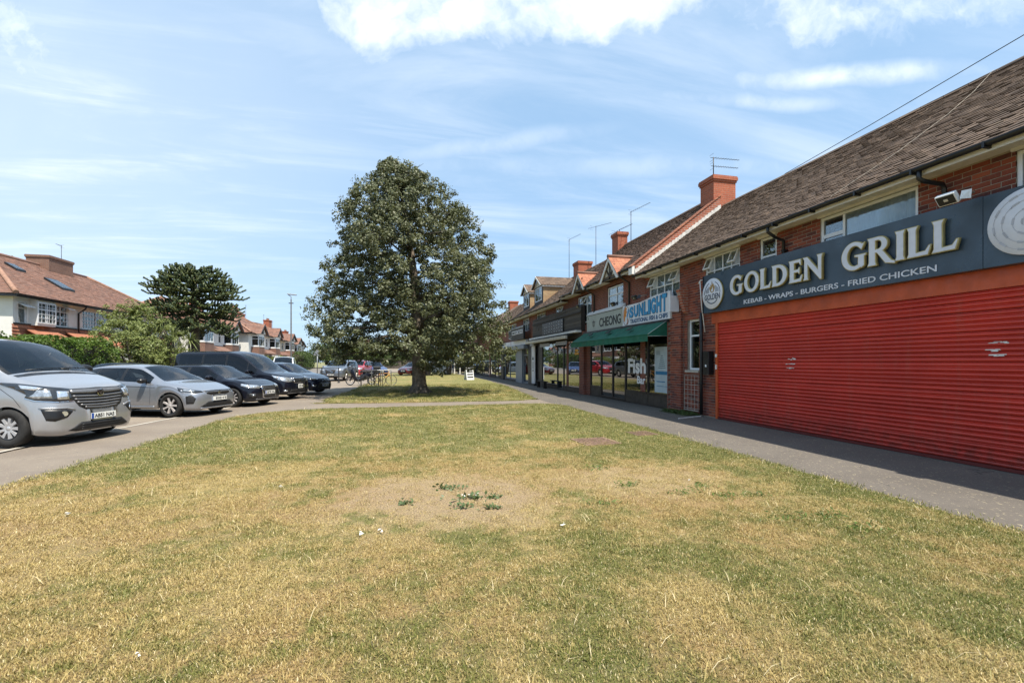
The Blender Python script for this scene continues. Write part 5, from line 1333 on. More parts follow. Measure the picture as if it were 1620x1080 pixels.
MB().box(7.60, 7.9, 29.35, 37.2, 2.36, 2.62).build('awning_case', GREYF, gf, bevel=.03)
pane_set(gf, XW, [(29.4, 30.9, 0), (33.2, 35.2, 1), (35.2, 37.1, 1)], 0, 2.36, .15, frame=GREYF, trans=1.95)
MB().box(7.9, 8.1, 30.95, 32.2, 0, 2.4).build('column', GREYF, gf); MB().box(8.0, 8.1, 32.2, 33.16, 0, 2.4).build('column', GREYF, gf)
mb = MB(); mb.box(11.0, 11.05, 29.4, 43, .0, 2.95); mb.build('room', INSIDE, gf)
MB().box(7.9, 8.2, 37.25, 38.2, 0, 3.0).build('pier', BLACKM, Cc)
f4 = thing('shopfront', 'dark shopfront half hidden behind the right side of the tree', 'shopfront', (0, 0, 0), 0, 'glazed shopfronts of the parade')
pane_set(f4, XW, [(38.3, 39.9, 1), (39.9, 41.4, 0), (41.4, 43.8, 1)], 0, 2.4, .3, frame=BLACKM); MB().box(7.86, 7.98, 38.2, 43.9, 2.5, 3.0).build('fascia', pm('dark_fascia', (.03, .03, .035), .5), f4)
# wall brackets that throw their shadow on the pavement and a white pavement scrap
_o = MB(); _o.prism([(6.95, 10.62, .001), (7.85, 10.95, .001), (7.85, 11.0, .001), (6.95, 10.66, .001)], (0, 0, .02)); tag(_o.build("white_strip", WPAINT), "thin white strip of wood lying on the pavement by the drainpipe", "strip")
# ================================================================== houses across the road
ROOFR = 'x'
def house(label, X, yfar, w, rz=0, eave=5.0, ridge=7.9, depth=8.0, bays=(), wall=RENDER_, chim=((.5, .0),), first=False, tilemat=REDT, hip=True, wins=(), band=True, dormers=(), group='houses across the road', tw=.34, tg=.24, porch=True):
    h = thing('house', label, 'house', (X, yfar, 0), math.pi + rz, group)
    holes = [(a, b, c, d) for a, b, c, d in wins]
    mb = MB(); wall_holes(mb, 0, .25, 0, w, 0, eave, holes); mb.box(.25, depth, 0, .25, 0, eave); mb.box(.25, depth, w - .25, w, 0, eave); mb.box(depth - .25, depth, .25, w - .25, 0, eave); mb.box(.3, depth - .3, .3, w - .3, 2.6, 2.65)
    mb.build('wall', wall, h)
    o = .45; hp = depth / 2 * .98 if hip else 0; zr = ridge
    r_ = MB(); r_.v = [(-o, -o, eave), (-o, w + o, eave), (depth + o, w + o, eave), (depth + o, -o, eave), (depth / 2, hp - (0 if hip else o), zr), (depth / 2, w - hp + (0 if hip else o), zr)]
    for f in ([0, 1, 5, 4], [4, 5, 2, 3], [1, 2, 5], [0, 4, 3], [0, 3, 2, 1]): r_.face(f)
    rf = r_.build('roof', tilemat, h)
    keep = (lambda y, x: not any(abs(y - (b0 + b1) / 2) < (b1 - b0) / 2 + .1 and x < 1.0 for b0, b1 in bays))
    tile_roof(rf, -o, w + o, -o - .03, eave + .02, depth / 2, zr + .03, tilemat, w=tw, g=tg, hip0=hp + o if hip else 0, hip1=hp + o if hip else 0, seed=int(abs(yfar) * 7), keep=keep)
    # courses on the hip end that faces the camera
    if hip:
        mb = MB(); q = random.Random(5); rows = int(math.hypot(hp + o, zr - eave) / tg)
        for r in range(rows):
            f0, f1 = r / rows, min(1, (r + 1.3) / rows); x = -o + (depth / 2 + o) * f0; xe_ = depth + o - (depth / 2 + o) * f0
            y0, z0, y1, z1 = w + o - (hp + o) * f0, eave + (zr - eave) * f0, w + o - (hp + o) * f1, eave + (zr - eave) * f1
            while x < xe_:
                xb = min(x + tw, xe_); mb.r = q.random() + .001; n = len(mb.v)
                mb.v += [(x, y0 + .02, z0 + .05), (xb - .01, y0 + .02, z0 + .05), (xb - .01, y1, z1 + .03), (x, y1, z1 + .03), (x, y0 + .02, z0 + .03), (xb - .01, y0 + .02, z0 + .03)]
                mb.face([n, n + 3, n + 2, n + 1][::-1]); mb.face([n, n + 1, n + 5, n + 4][::-1]); x = xb
        mb.build('hip_tiles', tilemat, rf, kind='stuff')
        for (a, b) in (((-o, w + o, eave), (depth / 2, w - hp, zr)), ((-o, -o, eave), (depth / 2, hp, zr)), ((depth + o, w + o, eave), (depth / 2, w - hp, zr))):
            P = [Vector(a).lerp(Vector(b), k / 12) + Vector((0, 0, .07)) for k in range(13)]
            MB().tube([tuple(p) for p in P], .12, 7).build('hip_ridge', pm('hip_mortar', (.30, .17, .115), .9, var=.25, scale=6), rf)
    MB().tube([(depth / 2, hp, zr + .06), (depth / 2, w - hp, zr + .06)], .11, 7).build('ridge_tile', REDT, rf)
    MB().box(-o - .03, -o + .02, -o, w + o, eave - .14, eave + .02).build('fascia_board', BLACKP, h); MB().box(-o, .0, -o, w + o, eave - .06, eave - .04).build('soffit', WPAINT, h)
    gutter(h, -o - .06, -o, w + o, eave + .0, 3)
    MB().box(-o, depth, w + o - .05, w + o, eave - .14, eave).build('fascia_board', BLACKP, h)
    for (a, b, c, d) in wins:
        if b - a > .9: window(h, .05, a, b, c, d, (.5,), (.70,), fr=.06, curtain=(0, .25))
        else: window(h, .05, a, b, c, d, (), (.70,), fr=.06)
    for (b0, b1) in bays:
        yc = (b0 + b1) / 2; x0 = -.75
        pl = [(0, b0), (x0, b0 + .45), (x0, b1 - .45), (0, b1)]
        # tile-hung band, rendered head and sill of the bay
        def ringw(z0, z1, mat, nm, g=0.0):
            P = [(0, b0 - g), (x0 - g, b0 + .45 - g), (x0 - g, b1 - .45 + g), (0, b1 + g)]
            return MB().prism([(x, y, z0) for x, y in P], (0, 0, z1 - z0)).build(nm, mat, h)
        ringw(0, .8, BRKX, 'bay_base'); ringw(2.15, 2.45, RENDER_, 'bay_head'); ringw(2.45, 3.35, tilemat if not first else REDT, 'tile_hanging', .03); ringw(3.35, 3.45, WPAINT, 'sill', .06); ringw(4.72, eave + .05, RENDER_, 'bay_head')
        for (z0, z1) in ((.8, 2.15), (3.45, 4.72)):
            MB().prism([(.05, b0 + .15, z0), (x0 + .16, b0 + .5, z0), (x0 + .16, b1 - .5, z0), (.05, b1 - .15, z0)], (0, 0, z1 - z0)).build('room', INSIDE, h)
            window(h, x0, b0 + .45, b1 - .45, z0, z1, (.34, .66), (.70,), fr=.07, back=False)
            for (ya, yb, xa, xb) in ((b0, b0 + .45, 0, x0), (b1 - .45, b1, x0, 0)):
                mb = MB(); f_ = .05
                for (s0, s1, c0, c1) in ((0, .12, z0, z1), (.88, 1, z0, z1), (.12, .88, z0, z0 + .07), (.12, .88, z1 - .07, z1), (.12, .88, z0 + (z1 - z0) * .7 - .03, z0 + (z1 - z0) * .7 + .03)):
                    A_, B_ = (xa + (xb - xa) * s0, ya + (yb - ya) * s0), (xa + (xb - xa) * s1, ya + (yb - ya) * s1)
                    mb.prism([(A_[0], A_[1], c0), (B_[0], B_[1], c0), (B_[0], B_[1], c1), (A_[0], A_[1], c1)], (.05, 0, 0))
                w_ = mb.build('window', WHITE, h); MB().prism([(xa + .02, ya, z0), (xb + .02, yb, z0), (xb + .02, yb, z1), (xa + .02, ya, z1)], (.008, 0, 0)).build('pane', GLASS, w_)
        gx = x0 - .35; gh = (b1 - b0) / 2 + .25; zt = eave + 1.25
        g = MB().prism([(gx + .25, yc - gh + .2, eave - .02), (gx + .25, yc + gh - .2, eave - .02), (gx + .25, yc, zt - .12)], (.05, 0, 0)).build('gable', RENDER_, h)
        for sg in (-1, 1):
            a = Vector((gx, yc + sg * gh, eave - .1)); b = Vector((gx, yc, zt)); MB().prism([a, b, b + Vector((0, 0, -.18)), a + Vector((0, -sg * .2, 0))], (-.04, 0, 0)).build('bargeboard', BLACKP, g)
            mb = MB(); dp = 2.3
            for r in range(7):
                f0, f1 = r / 7, min(1, (r + 1.25) / 7); x = gx - .05; ex = gx + dp * (.35 + .75 * f0)
                while x < ex:
                    mb.r = rng.random() + .001; n = len(mb.v)
                    ya, za, yb, zb = yc + sg * gh * (1 - f0), eave - .08 + (zt - eave + .08) * f0, yc + sg * gh * (1 - f1), eave - .08 + (zt - eave + .08) * f1
                    mb.v += [(x, ya, za + .05), (x + tw - .01, ya, za + .05), (x + tw - .01, yb, zb + .03), (x, yb, zb + .03), (x, ya, za + .02), (x + tw - .01, ya, za + .02)]
                    mb.face([n, n + 1, n + 2, n + 3] if sg < 0 else [n + 3, n + 2, n + 1, n]); mb.face([n, n + 4, n + 5, n + 1]); x += tw
            mb.build('gable_roof', REDT, g)
        for yy in (-.3, 0, .3): MB().box(gx + .20, gx + .25, yc + yy - .05, yc + yy + .05, eave, eave + 1.0 - abs(yy) * 1.3).build('timber', DARKT, g)
    if porch and len(bays) == 2:
        a, b = bays[0][1] + .05, bays[1][0] - .05
        MB().prism([(0, a, 3.2), (-1.0, a, 2.6), (-1.0, a, 2.52), (0, a, 2.52)], (0, b - a, 0)).build('porch_roof', REDT, h)
        for k in (0, 1):
            yd = a + .3 if k == 0 else b - 1.2; d_ = MB().box(-.02, .04, yd, yd + .9, 0, 2.05).build('door', pm('door_paint_%d' % k, ((.06, .1, .2), (.2, .03, .03))[k], .5), h); MB().lathe([(0, .05), (.03, .03), (.015, 0)], 8, wallM(-.02, yd + .78, 1.0)).build('handle', GREYM, d_)
    for (f_, dx) in chim:
        yc = w * f_; chimney(h, depth / 2 - .4 + dx, depth / 2 + .45 + dx, yc - .75, yc + .75, zr - 1.2, zr + 1.0)
        for k in (-.4, 0, .4): MB().lathe([(.11, 0), (.13, .03), (.10, .08), (.09, .28), (.11, .32), (.07, .32)], 10, Matrix.Translation((depth / 2 + dx, yc + k, zr + 1.0))).build('chimney_pot', REDT, h)
    return h
H1Y = 46.0
h1 = house('nearest white rendered house under a broad weathered red tiled hip roof', -20.2, H1Y, 16.7, 0, 5.05, 8.0, 8.2, bays=(), wall=RENDER_, chim=(), first=True, tw=.24, tg=.17,
    wins=[(H1Y - 30.2, H1Y - 29.65, 3.55, 4.75), (H1Y - 33.35, H1Y - 32.15, 3.6, 4.85), (H1Y - 37.3, H1Y - 34.6, 3.6, 4.8), (H1Y - 41.5, H1Y - 39.2, 3.6, 4.8)], porch=False)
# square-cornered first floor bay with leaded lights, tile band, ground floor roof
ya, yb = H1Y - 31.75, H1Y - 30.4
MB().box(-.35, 0, ya, yb, 4.82, 5.04).build('bay_head', RENDER_, h1); MB().box(-.35, 0, ya, yb, 3.5, 3.62).build('bay_base', RENDER_, h1)
window(h1, -.38, ya, yb, 3.62, 4.82, (.5,), (.66,), fr=.08, curtain=(0, .2)); MB().box(-.36, -.3, ya, ya + .08, 3.62, 4.82).build('bay_corner', RENDER_, h1)
MB().box(-.33, .0, ya + .002, ya + .06, 3.62, 4.82).build('bay_cheek', RENDER_, h1); MB().box(-.33, 0, yb - .06, yb - .002, 3.62, 4.82).build('bay_cheek', RENDER_, h1)
for (wy0, wy1, x) in ((ya, yb, -.40), (H1Y - 33.35, H1Y - 32.15, .02), (H1Y - 37.3, H1Y - 34.6, .02), (H1Y - 41.5, H1Y - 39.2, .02)):
    n = max(4, int((wy1 - wy0) / .26)); mb = MB()
    for k in range(1, n): mb.box(x + .01, x + .03, wy0 + (wy1 - wy0) * k / n - .012, wy0 + (wy1 - wy0) * k / n + .012, 3.68, 4.78)
    for z in (3.92, 4.15, 4.55): mb.box(x + .01, x + .03, wy0 + .06, wy1 - .06, z - .012, z + .012)
    mb.build('glazing_bars', WHITE, h1)
for (a, b, c) in ((H1Y - 30.25, H1Y - 29.6, 4.62), (H1Y - 33.35, H1Y - 32.8, 4.82)):
    MB().prism([(.0, a, c), (.0, b, c), (-.38, b, c - .18), (-.38, a, c - .18)], (0, 0, .03)).build('open_casement', WHITE, h1)
MB().box(-.06, 0, 0, 16.7, 3.50, 3.58).build('string_course', BLACKP, h1)
mb = MB(); q = random.Random(3)
for r in range(6):
    y = 0
    while y < 16.7:
        mb.r = q.random() + .001; z = 3.50 - r * .17; mb.prism([(-.02, y, z), (-.02, y + .23, z), (-.07, y + .23, z - .19), (-.07, y, z - .19)], (.02, 0, 0)); y += .24
mb.build('tile_hanging', REDC_, h1, kind='stuff')
mb = MB()
for (a, b) in ((H1Y - 32.0, H1Y - 30.0), (H1Y - 36.5, H1Y - 33.0)):
    mb.prism([(-.08, a, 3.25), (-1.5, a - .3, 2.5), (-1.5, b + .3, 2.5), (-.08, b, 3.25)], (0, 0, .05))
mb.build('bay_roof', REDC_, h1, kind='stuff')
downpipe(h1, [(-.5, H1Y - 34.15, 5.0), (-.4, H1Y - 34.15, 4.8), (-.06, H1Y - 34.15, 4.55), (-.06, H1Y - 34.15, 0)], r=.045)
ch = chimney(h1, 3.5, 4.8, H1Y - 39.6, H1Y - 37.3, 6.6, 8.75)
for o_ in [ch] + [c_ for c_ in COL.objects if c_.parent == ch]:
    for k_ in range(len(o_.data.materials)): o_.data.materials[k_] = BRKBR
for (a, b, x0, x1) in ((H1Y - 33.6, H1Y - 32.9, 2.3, 2.9), (H1Y - 35.6, H1Y - 34.5, 1.0, 2.0)):
    z = lambda x: 5.07 + (x + .48) * (8.03 - 5.07) / (4.1 + .48)
    MB().prism([(x0, a, z(x0) + .03), (x1, a, z(x1) + .03), (x1, a, z(x1) + .15), (x0, a, z(x0) + .15)], (0, b - a, 0)).build('roof_window', BLACKM, h1)
    MB().prism([(x0 + .07, a + .07, z(x0 + .07) + .152), (x1 - .07, a + .07, z(x1 - .07) + .152), (x1 - .07, b - .07, z(x1 - .07) + .152), (x0 + .07, b - .07, z(x0 + .07) + .152)], (0, 0, .006)).build('pane', GLASS, h1)
aerial('thin aerial mast above the chimney of the nearest white house', -24.6, 39.9, 7.9, 10.0, [(9.95, -.7, .1, 6, .15)], 'television aerials on the houses across the road')
ROW = [(-19.6, 59.6, 12.4, -.02, 'white semi-detached house half hidden behind the monkey puzzle tree', RENDER_), (-18.6, 73.2, 12.4, .0, 'white house with red tile-hung bays right of the monkey puzzle tree', RENDER_),
       (-19.6, 87.0, 12.4, .08, 'cream rendered house, third in the terrace beyond the monkey puzzle tree', CREAM), (-21.4, 101.5, 12.4, .13, 'white house with gables just left of the tall street lamp', RENDER_),
       (-24.0, 117, 12.4, .17, 'small white house seen behind the tall street lamp', RENDER_), (-27.3, 132, 12.4, .2, 'distant white house to the right of the tall street lamp', RENDER_), (-31, 148, 12.4, .22, 'farthest house of the row, only its red roof end clear of the hedges', CREAM)]
for i, (X, yf, w, rz, lab, wl) in enumerate(ROW):
    house(lab, X, yf, w, -rz, 5.0, 7.7, 7.6, bays=((1.0, 4.0), (8.4, 11.4)), wall=wl, chim=((.5, 0),) if i % 2 else (((.06, 0), (.94, 0)) if i else ((.06, 0),)), wins=[(4.6, 5.3, 3.5, 4.6), (7.1, 7.8, 3.5, 4.6)], tw=.42 if i < 3 else .7, tg=.30 if i < 3 else .45)
for i, (x, y, z, lab) in enumerate(((-22.6, 66, 7.4, 'aerial on the house right of the monkey puzzle tree'), (-23.0, 74, 7.6, 'aerial between the second and third houses of the terrace'), (-24.5, 88, 7.6, 'aerial above the cream house in the terrace'), (-27, 103, 7.6, 'aerial just left of the tall street lamp'))):
    aerial(lab, x, y, z, z + 2.2, [(z + 2.1, -.9, .3, 5, .3)], 'television aerials on the houses across the road')
GH = 'garden hedges along the far pavement'
hedge('bright green hedge left of the pale triangular sign post', -1.1, 1.1, -11, 11, 2.0, YLEAF, 9000, .2, 41, GH, 0, (-18.6, 68, 0), .25)
hedge('taller green hedge in front of the far white houses', -1.2, 1.2, -14, 14, 2.9, GLEAF, 11000, .24, 42, GH, R(8), (-20.2, 98, 0), .35)
hedge('long low green hedge closing the far end of the green', -11, 13, -1, 1, 2.6, GLEAF, 9000, .3, 43, GH, 0, (-3, 104, 0), .3)
tag(MB().box(-19.4, -19.1, 44, 58, 0, 1.0).build('garden_wall', BRKX), 'low red brick garden wall beyond the people carrier', 'wall')
tag(MB().box(-19.4, -19.1, 8, 29, 0, .9).build('garden_wall', BRKX), 'low red brick garden wall behind the clipped hedge', 'wall')
TG = 'trees at the far end of the street'
for i, (x, y, h, r_, m_, lab) in enumerate(((-19, 124, 6.0, 5, GLEAF, 'rounded green tree at the far end of the road, left one'), (-12, 118, 6.8, 5.5, YLEAF, 'bright green tree right of the triangular sign'), (-5, 124, 6.5, 6, GLEAF, 'mid green tree above the grey four-by-four'), (3, 128, 8.5, 6, DLEAF, 'dark tree far behind the big tree trunk'), (12, 126, 8, 6, GLEAF, 'green tree at the end of the parade'), (21, 122, 9, 6.5, DLEAF, 'dark tree behind the farthest shop'))):
    bush('tree', lab, 'tree', x, y, r_, r_, h, m_, 260, 34, .42, 60 + i, .4, (.6, 1.1), group=TG)
bush('tree', 'second street tree standing on the green behind the big one', 'tree', 2.3, 49.9, 3.4, 3.4, 9.0, LEAF1, 420, 40, .17, 71, 2.2, (.3, .6), group='smaller trees on the green')
bush('tree', 'slim street tree by the white posts at the end of the green', 'tree', 4.7, 52.0, 2.2, 2.2, 7.5, LEAF1, 260, 40, .17, 72, 2.2, (.3, .55), group='smaller trees on the green')
bush('tree', 'dark tree top rising behind the nearest white house', 'tree', -30, 44, 3.2, 5, 9.0, DLEAF, 260, 36, .2, 73, 3, (.4, .7), group='trees behind the houses')
for (x, y, lab) in ((-6, 150, 'red-roofed house closing the far end of the street'), (10, 146, 'red-roofed house glimpsed right of the big trunk')):
    house(lab, x, y, 13, -R(90), 4.8, 7.4, 7.6, bays=(), wall=BRKY, chim=((.5, 0),), wins=[(1.5, 3.3, 3.3, 4.4), (9, 10.8, 3.3, 4.4), (1.5, 3.3, .8, 2.1), (9, 10.8, .8, 2.1)], tw=.7, tg=.5)
# ================================================================== vehicles
def pch(xs, ys):
    """monotone cubic interpolation"""
    xs = list(map(float, xs)); ys = list(map(float, ys)); n = len(xs)
    d = [(ys[i + 1] - ys[i]) / (xs[i + 1] - xs[i]) for i in range(n - 1)]
    m = [d[0]] + [0 if d[i - 1] * d[i] <= 0 else 2 * d[i - 1] * d[i] / (d[i - 1] + d[i]) for i in range(1, n - 1)] + [d[-1]]
    def f(x):
        if x <= xs[0]: return ys[0]
        if x >= xs[-1]: return ys[-1]
        i = 0
        while x > xs[i + 1]: i += 1
        h = xs[i + 1] - xs[i]; t = (x - xs[i]) / h
        return (2 * t ** 3 - 3 * t ** 2 + 1) * ys[i] + (t ** 3 - 2 * t ** 2 + t) * h * m[i] + (-2 * t ** 3 + 3 * t ** 2) * ys[i + 1] + (t ** 3 - t ** 2) * h * m[i + 1]
    return f
TYRE = pm('tyre_rubber', (.022, .021, .020), .85, var=.2, scale=30, bump=.2, use_obj=True)
CHROME = pm('chrome', (.62, .62, .64), .12, 1.0, var=.03, scale=8, rv=.04)
ALLOY = pm('alloy_wheel', (.66, .62, .60), .34, .45, var=.08, scale=12)
TRIMW = pm('silver_wheel_trim', (.50, .50, .51), .38, .4, var=.08, scale=12)
ARCHB = pm('unpainted_black_trim', (.016, .016, .017), .6, var=.2, scale=12)
LENS = pm('headlamp_lens', (.42, .45, .48), .08, .55, var=.35, scale=22, rv=.04, **{'Coat Weight': 1.0, 'Coat Roughness': .02})
LENSD = pm('headlamp_dark_bezel', (.03, .032, .036), .12, .2, var=.2, scale=20, rv=.04, **{'Coat Weight': 1.0, 'Coat Roughness': .02})
LENSB = pm('lamp_reflector', (.80, .82, .84), .10, .8, var=.15, scale=30, rv=.04)
AMBER = pm('indicator_amber', (.75, .30, .05), .2, var=.1)
REDL = pm('tail_lamp_red', (.35, .01, .01), .15, var=.1, **{'Coat Weight': 1.0})
PLATEW = pm('plate_white', (.80, .80, .76), .4, var=.04); PLATEBL = pm('plate_blue', (.02, .08, .35), .4)
SEATM = pm('seat_fabric', (.075, .078, .085), .9, var=.2, scale=8)
GLINE = pm('panel_gap', (.01, .01, .011), .8)
def wheel(parent, t, side, yout, R_, rimr, w, style, mat):
    """side: +1 left, -1 right; outer face at |y| = yout"""
    h = thing_part('wheel', parent)
    M = Matrix.Translation((-t, side * (yout - w / 2), R_)) @ Matrix.Rotation(R(-90 * side), 4, 'X')
    k = R_ - rimr
    prof = [(rimr - .012, -w * .42), (rimr, -w * .5), (rimr + k * .5, -w * .52), (R_ - .018, -w * .47), (R_, -w * .36), (R_, w * .36), (R_ - .018, w * .47), (rimr + k * .5, w * .52), (rimr, w * .5), (rimr - .012, w * .42)]
    me = MB().lathe(prof, 40, M); h2 = me.mesh('tyre'); h2.materials.append(TYRE); ty_ = ob('tyre', h2, h)
    mb = MB(); a = rimr - .012
    mb.lathe([(a, w * .46), (a - .018, w * .45), (a - .025, w * .30), (a - .03, -.2 * w), (.0, -.2 * w)], 40, M)
    mb.m = 1
    mb.lathe([(.0, w * .44), (.026, w * .44), (.034, w * .42), (.05, w * .36), (.055, w * .1)], 20, M)
    n, wa, dbl = style
    for i in range(n):
        g = 2 * math.pi * i / n
        for off in ((-dbl, dbl) if dbl else (0,)):
            P = []
            for r, hw, z in ((.04, wa * .55, w * .40), (a * .5, wa * .42, w * .43), (a - .006, wa * .62, w * .44)):
                P.append((r, hw, z, g + off * (r / a)))
            b = len(mb.v)
            for r, hw, z, gg in P:
                c, s = math.cos(gg), math.sin(gg)
                for yy, zz in ((-hw, z - .035), (-hw * .8, z), (hw * .8, z), (hw, z - .035)): mb.v.append(tuple(M @ Vector((r * c - yy * s, r * s + yy * c, zz))))
            for q_ in range(2):
                for e in range(3): mb.face([b + q_ * 4 + e, b + q_ * 4 + e + 1, b + q_ * 4 + e + 5, b + q_ * 4 + e + 4])
    rm = mb.mesh('rim'); rm.materials.append(BLACKM); rm.materials.append(mat); ob('rim', rm, h)
    return h
def thing_part(name, parent):
    o = bpy.data.objects.new(name, None); COL.objects.link(o); o.parent = parent; return o
class Car:
    def __init__(s, name, label, cat, P, paint, loc, heading, group=None, detail=True):
        s.P = P; L, Wd, H = P['L'], P['W'] / 2, P['H']; s.L = L
        s.root = thing(name, label, cat, loc, heading, group); s.paint = paint
        zb = pch(*zip(*P['zb'])); zs = pch(*zip(*P['zs'])); zt = pch(*zip(*P['zt'])); wr = pch(*zip(*P['wr'])); nose = pch(*zip(*P['nose']))
        wt = pch(*zip(*P.get('plan', [(0, .26), (.006, .40), (.018, .54), (.04, .665), (.075, .765), (.13, .85), (.21, .92), (.32, .965), (.5, .99), (.8, 1), (L - .8, 1), (L - .35, .975), (L - .15, .93), (L - .05, .86), (L, .76)])))
        ax = P['axles']; Ra = P['R'] + .045
        ts = [0, .005, .012, .022, .035, .052, .075, .10, .13, .155] + [.18 + .045 * i for i in range(int((L - .36) / .045))] + [L - .16, L - .11, L - .07, L - .035, L - .012, L]
        ts = sorted(set(round(x, 4) for x in ts)); s.ts = ts
        fr = [0, .04, .16, .40, .66, .88, 1.0]; iw = [.90, .975, .995, 1.0, .995, .985, .965]
        NR = 16
        V = []; 
        for t in ts:
            w = Wd * wt(t); b0 = zb(t); top = zs(t); arch = 0
            for a in ax:
                d_ = abs(t - a)
                if d_ < Ra: arch = max(arch, P['R'] + math.sqrt(Ra * Ra - d_ * d_))
            on = arch > b0 + .02
            bb = max(b0, arch); row = []
            flare = .012 if any(abs(t - a) < Ra + .09 for a in ax) else 0
            for f_, k in zip(fr, iw):
                kk = max(k, .985) if on else k
                row.append((w * kk + (flare if f_ < .5 else 0), bb + (top - bb) * f_))
            yr, zc = Wd * wr(t), zt(t); zrr = max(top + .004, zc - P.get('crown', .07) * min(1, max(.15, (zc - top) / .3)))
            yb_, zb_ = row[-1]
            yr = min(yr, yb_ - .01)
            for f_ in (.10, .36, .64, .90, 1.0):   # side glass
                bulge = .018 * math.sin(math.pi * f_); row.append((yb_ + (yr - yb_) * f_ + bulge, zb_ + (zrr - zb_) * f_))
            for f_ in (.10, .40, .72, 1.0):
                row.append((yr * (1 - f_), zrr + (zc - zrr) * (1 - (1 - f_) ** 2.2)))
            pts = []
            for (y_, z_) in row:
                nx_ = nose(z_) * math.exp(-(t / .45) ** 1.4); tl = P.get('tail', lambda z: 0)(z_) * math.exp(-((L - t) / .35) ** 1.4)
                pts.append((-t + nx_ - tl, y_, z_))
            V.append(pts)
        s.NR = NR = len(V[0]); s.V = V
        # classes
        g = P['glass']; GLASSF, BODY = [], []
        body = MB(); body.smooth = True
        for pts in V:
            for p in pts: body.v.append(p)
        off = len(body.v)
        for pts in V:
            for p in pts: body.v.append((p[0], -p[1], p[2]))
        wind, rear, sideg = [], [], []
        pil = P.get('pillars', []); pm_i = 1
        for i in range(len(ts) - 1):
            tm = (ts[i] + ts[i + 1]) / 2
            hgt = V[i][NR - 5][2] - V[i][6][2]
            for j in range(NR - 1):
                cls = 'b'
                if 7 <= j <= 9 and g['side'][0] < tm < g['side'][1] and hgt > .11:
                    cls = 's'
                    for (pa, pb) in pil:
                        if pa < tm < pb: cls = 'p'
                elif j >= 12 and g['wind'][0] < tm < g['wind'][1]: cls = 'w'
                elif j >= 12 and g['rear'][0] < tm < g['rear'][1]: cls = 'r'
                elif j in (11,) and g['wind'][0] < tm < g['wind'][1] and P.get('blackA'): cls = 'p'
                q1 = [i * NR + j, (i + 1) * NR + j, (i + 1) * NR + j + 1, i * NR + j + 1]; q2 = [off + q1[1], off + q1[0], off + q1[3], off + q1[2]]
                if cls in 'bp':
                    body.m = 0 if cls == 'b' else 1; body.face(q1); body.face(q2)
                else: {'s': sideg, 'w': wind, 'r': rear}[cls].extend([(q1), (q2)])
        # end caps with a little outward bow
        for (i, sgn) in ((0, 1), (len(ts) - 1, -1)):
            nc = 7; base = len(body.v); ids = []
            for j in range(NR - 1):
                x, y_, z_ = V[i][j]; row = [i * NR + j]
                for k in range(1, nc):
                    u = 1 - 2 * k / nc; body.v.append((x + sgn * .005 * (1 - u * u), y_ * u, z_)); row.append(len(body.v) - 1)
                row.append(off + i * NR + j); ids.append(row)
            body.m = 0
            for j in range(NR - 2):
                for k in range(nc):
                    f_ = [ids[j][k], ids[j + 1][k], ids[j + 1][k + 1], ids[j][k + 1]]; body.face(f_ if sgn < 0 else f_[::-1])
            tri = ids[-1] ; cpt = i * NR + NR - 1
            for k in range(nc): body.face([tri[k], tri[k + 1], cpt] if sgn < 0 else [tri[k + 1], tri[k], cpt])
        bo = body.build('body', [paint, BLACKP], s.root); s.body = bo
        for f_ in bo.data.polygons: pass
        def sub(faces, nm, mat):
            m2 = MB(); m2.smooth = True; idx = {}
            for f_ in faces:
                for v in f_:
                    if v not in idx: idx[v] = len(m2.v); m2.v.append(body.v[v])
                m2.face([idx[v] for v in f_])
            if faces: return m2.build(nm, mat, s.root)
        sub(wind, 'windscreen', CARG); sub(rear, 'rear_window', P.get('rearg', TINTG))
        L_ = [f_ for f_ in sideg if f_[0] < off]; R2 = [f_ for f_ in sideg if f_[0] >= off]
        for grp in (L_, R2): sub(grp, 'side_window', P.get('sideg', CARG))
        full = MB(); full.v = list(body.v); full.f = list(body.f) + wind + rear + sideg
        s.bvh = BVHTree.FromPolygons([Vector(v) for v in full.v], full.f)
        # underbody and wheel wells
        mb = MB(); zu = P.get('under', .24)
        mb.box(-L + .3, -.25, -Wd * .80, Wd * .80, zu, zu + .12)
        for a in ax: mb.box(-a - Ra - .02, -a + Ra + .02, -Wd * .72, Wd * .72, zu, P['R'] * 2 + .14)
        mb.build('underbody', ARCHB, s.root)
        for a in ax:
            for sd in (-1, 1): wheel(s.root, a, sd, Wd * 1.0 + P.get('wout', 0.0), P['R'], P['rim'], P.get('tw', .2), P['style'], P['wheelmat'])
        # cabin
        cab = MB(); c0, c1 = P['cabin']; zf = .38; yb2 = Wd * .80
        cab.box(-c1, -c0, -yb2, yb2, zf, zf + .04)
        cab.build('cabin_floor', SEATM, s.root)
        zd = P['zdash']; MB().prism([(-c0 - .45, -yb2, zd - .3), (-c0 - .5, -yb2, zd - .02), (-c0 - .35, -yb2, zd + .01), (-c0 + .12, -yb2, zd - .06), (-c0 + .12, -yb2, zd - .3)], (0, 2 * yb2, 0)).build('dashboard', SEATM, s.root)
        for k, ty in enumerate(P['seats']):
            for sd in (-1, 1):
                m2 = MB(); y_ = sd * Wd * .42
                m2.box(-ty - .28, -ty + .22, y_ - .24, y_ + .24, zf + .1, zd - .34)
                M = Matrix.Translation((-ty - .28, 0, zd - .36)) @ Matrix.Rotation(R(-14), 4, 'Y')
                m2.box(-.12, .02, y_ - .23, y_ + .23, -.06, .50, M); m2.box(-.10, -.01, y_ - .13, y_ + .13, .53, .70, M)
                m2.build('seat', SEATM, s.root, bevel=.03)
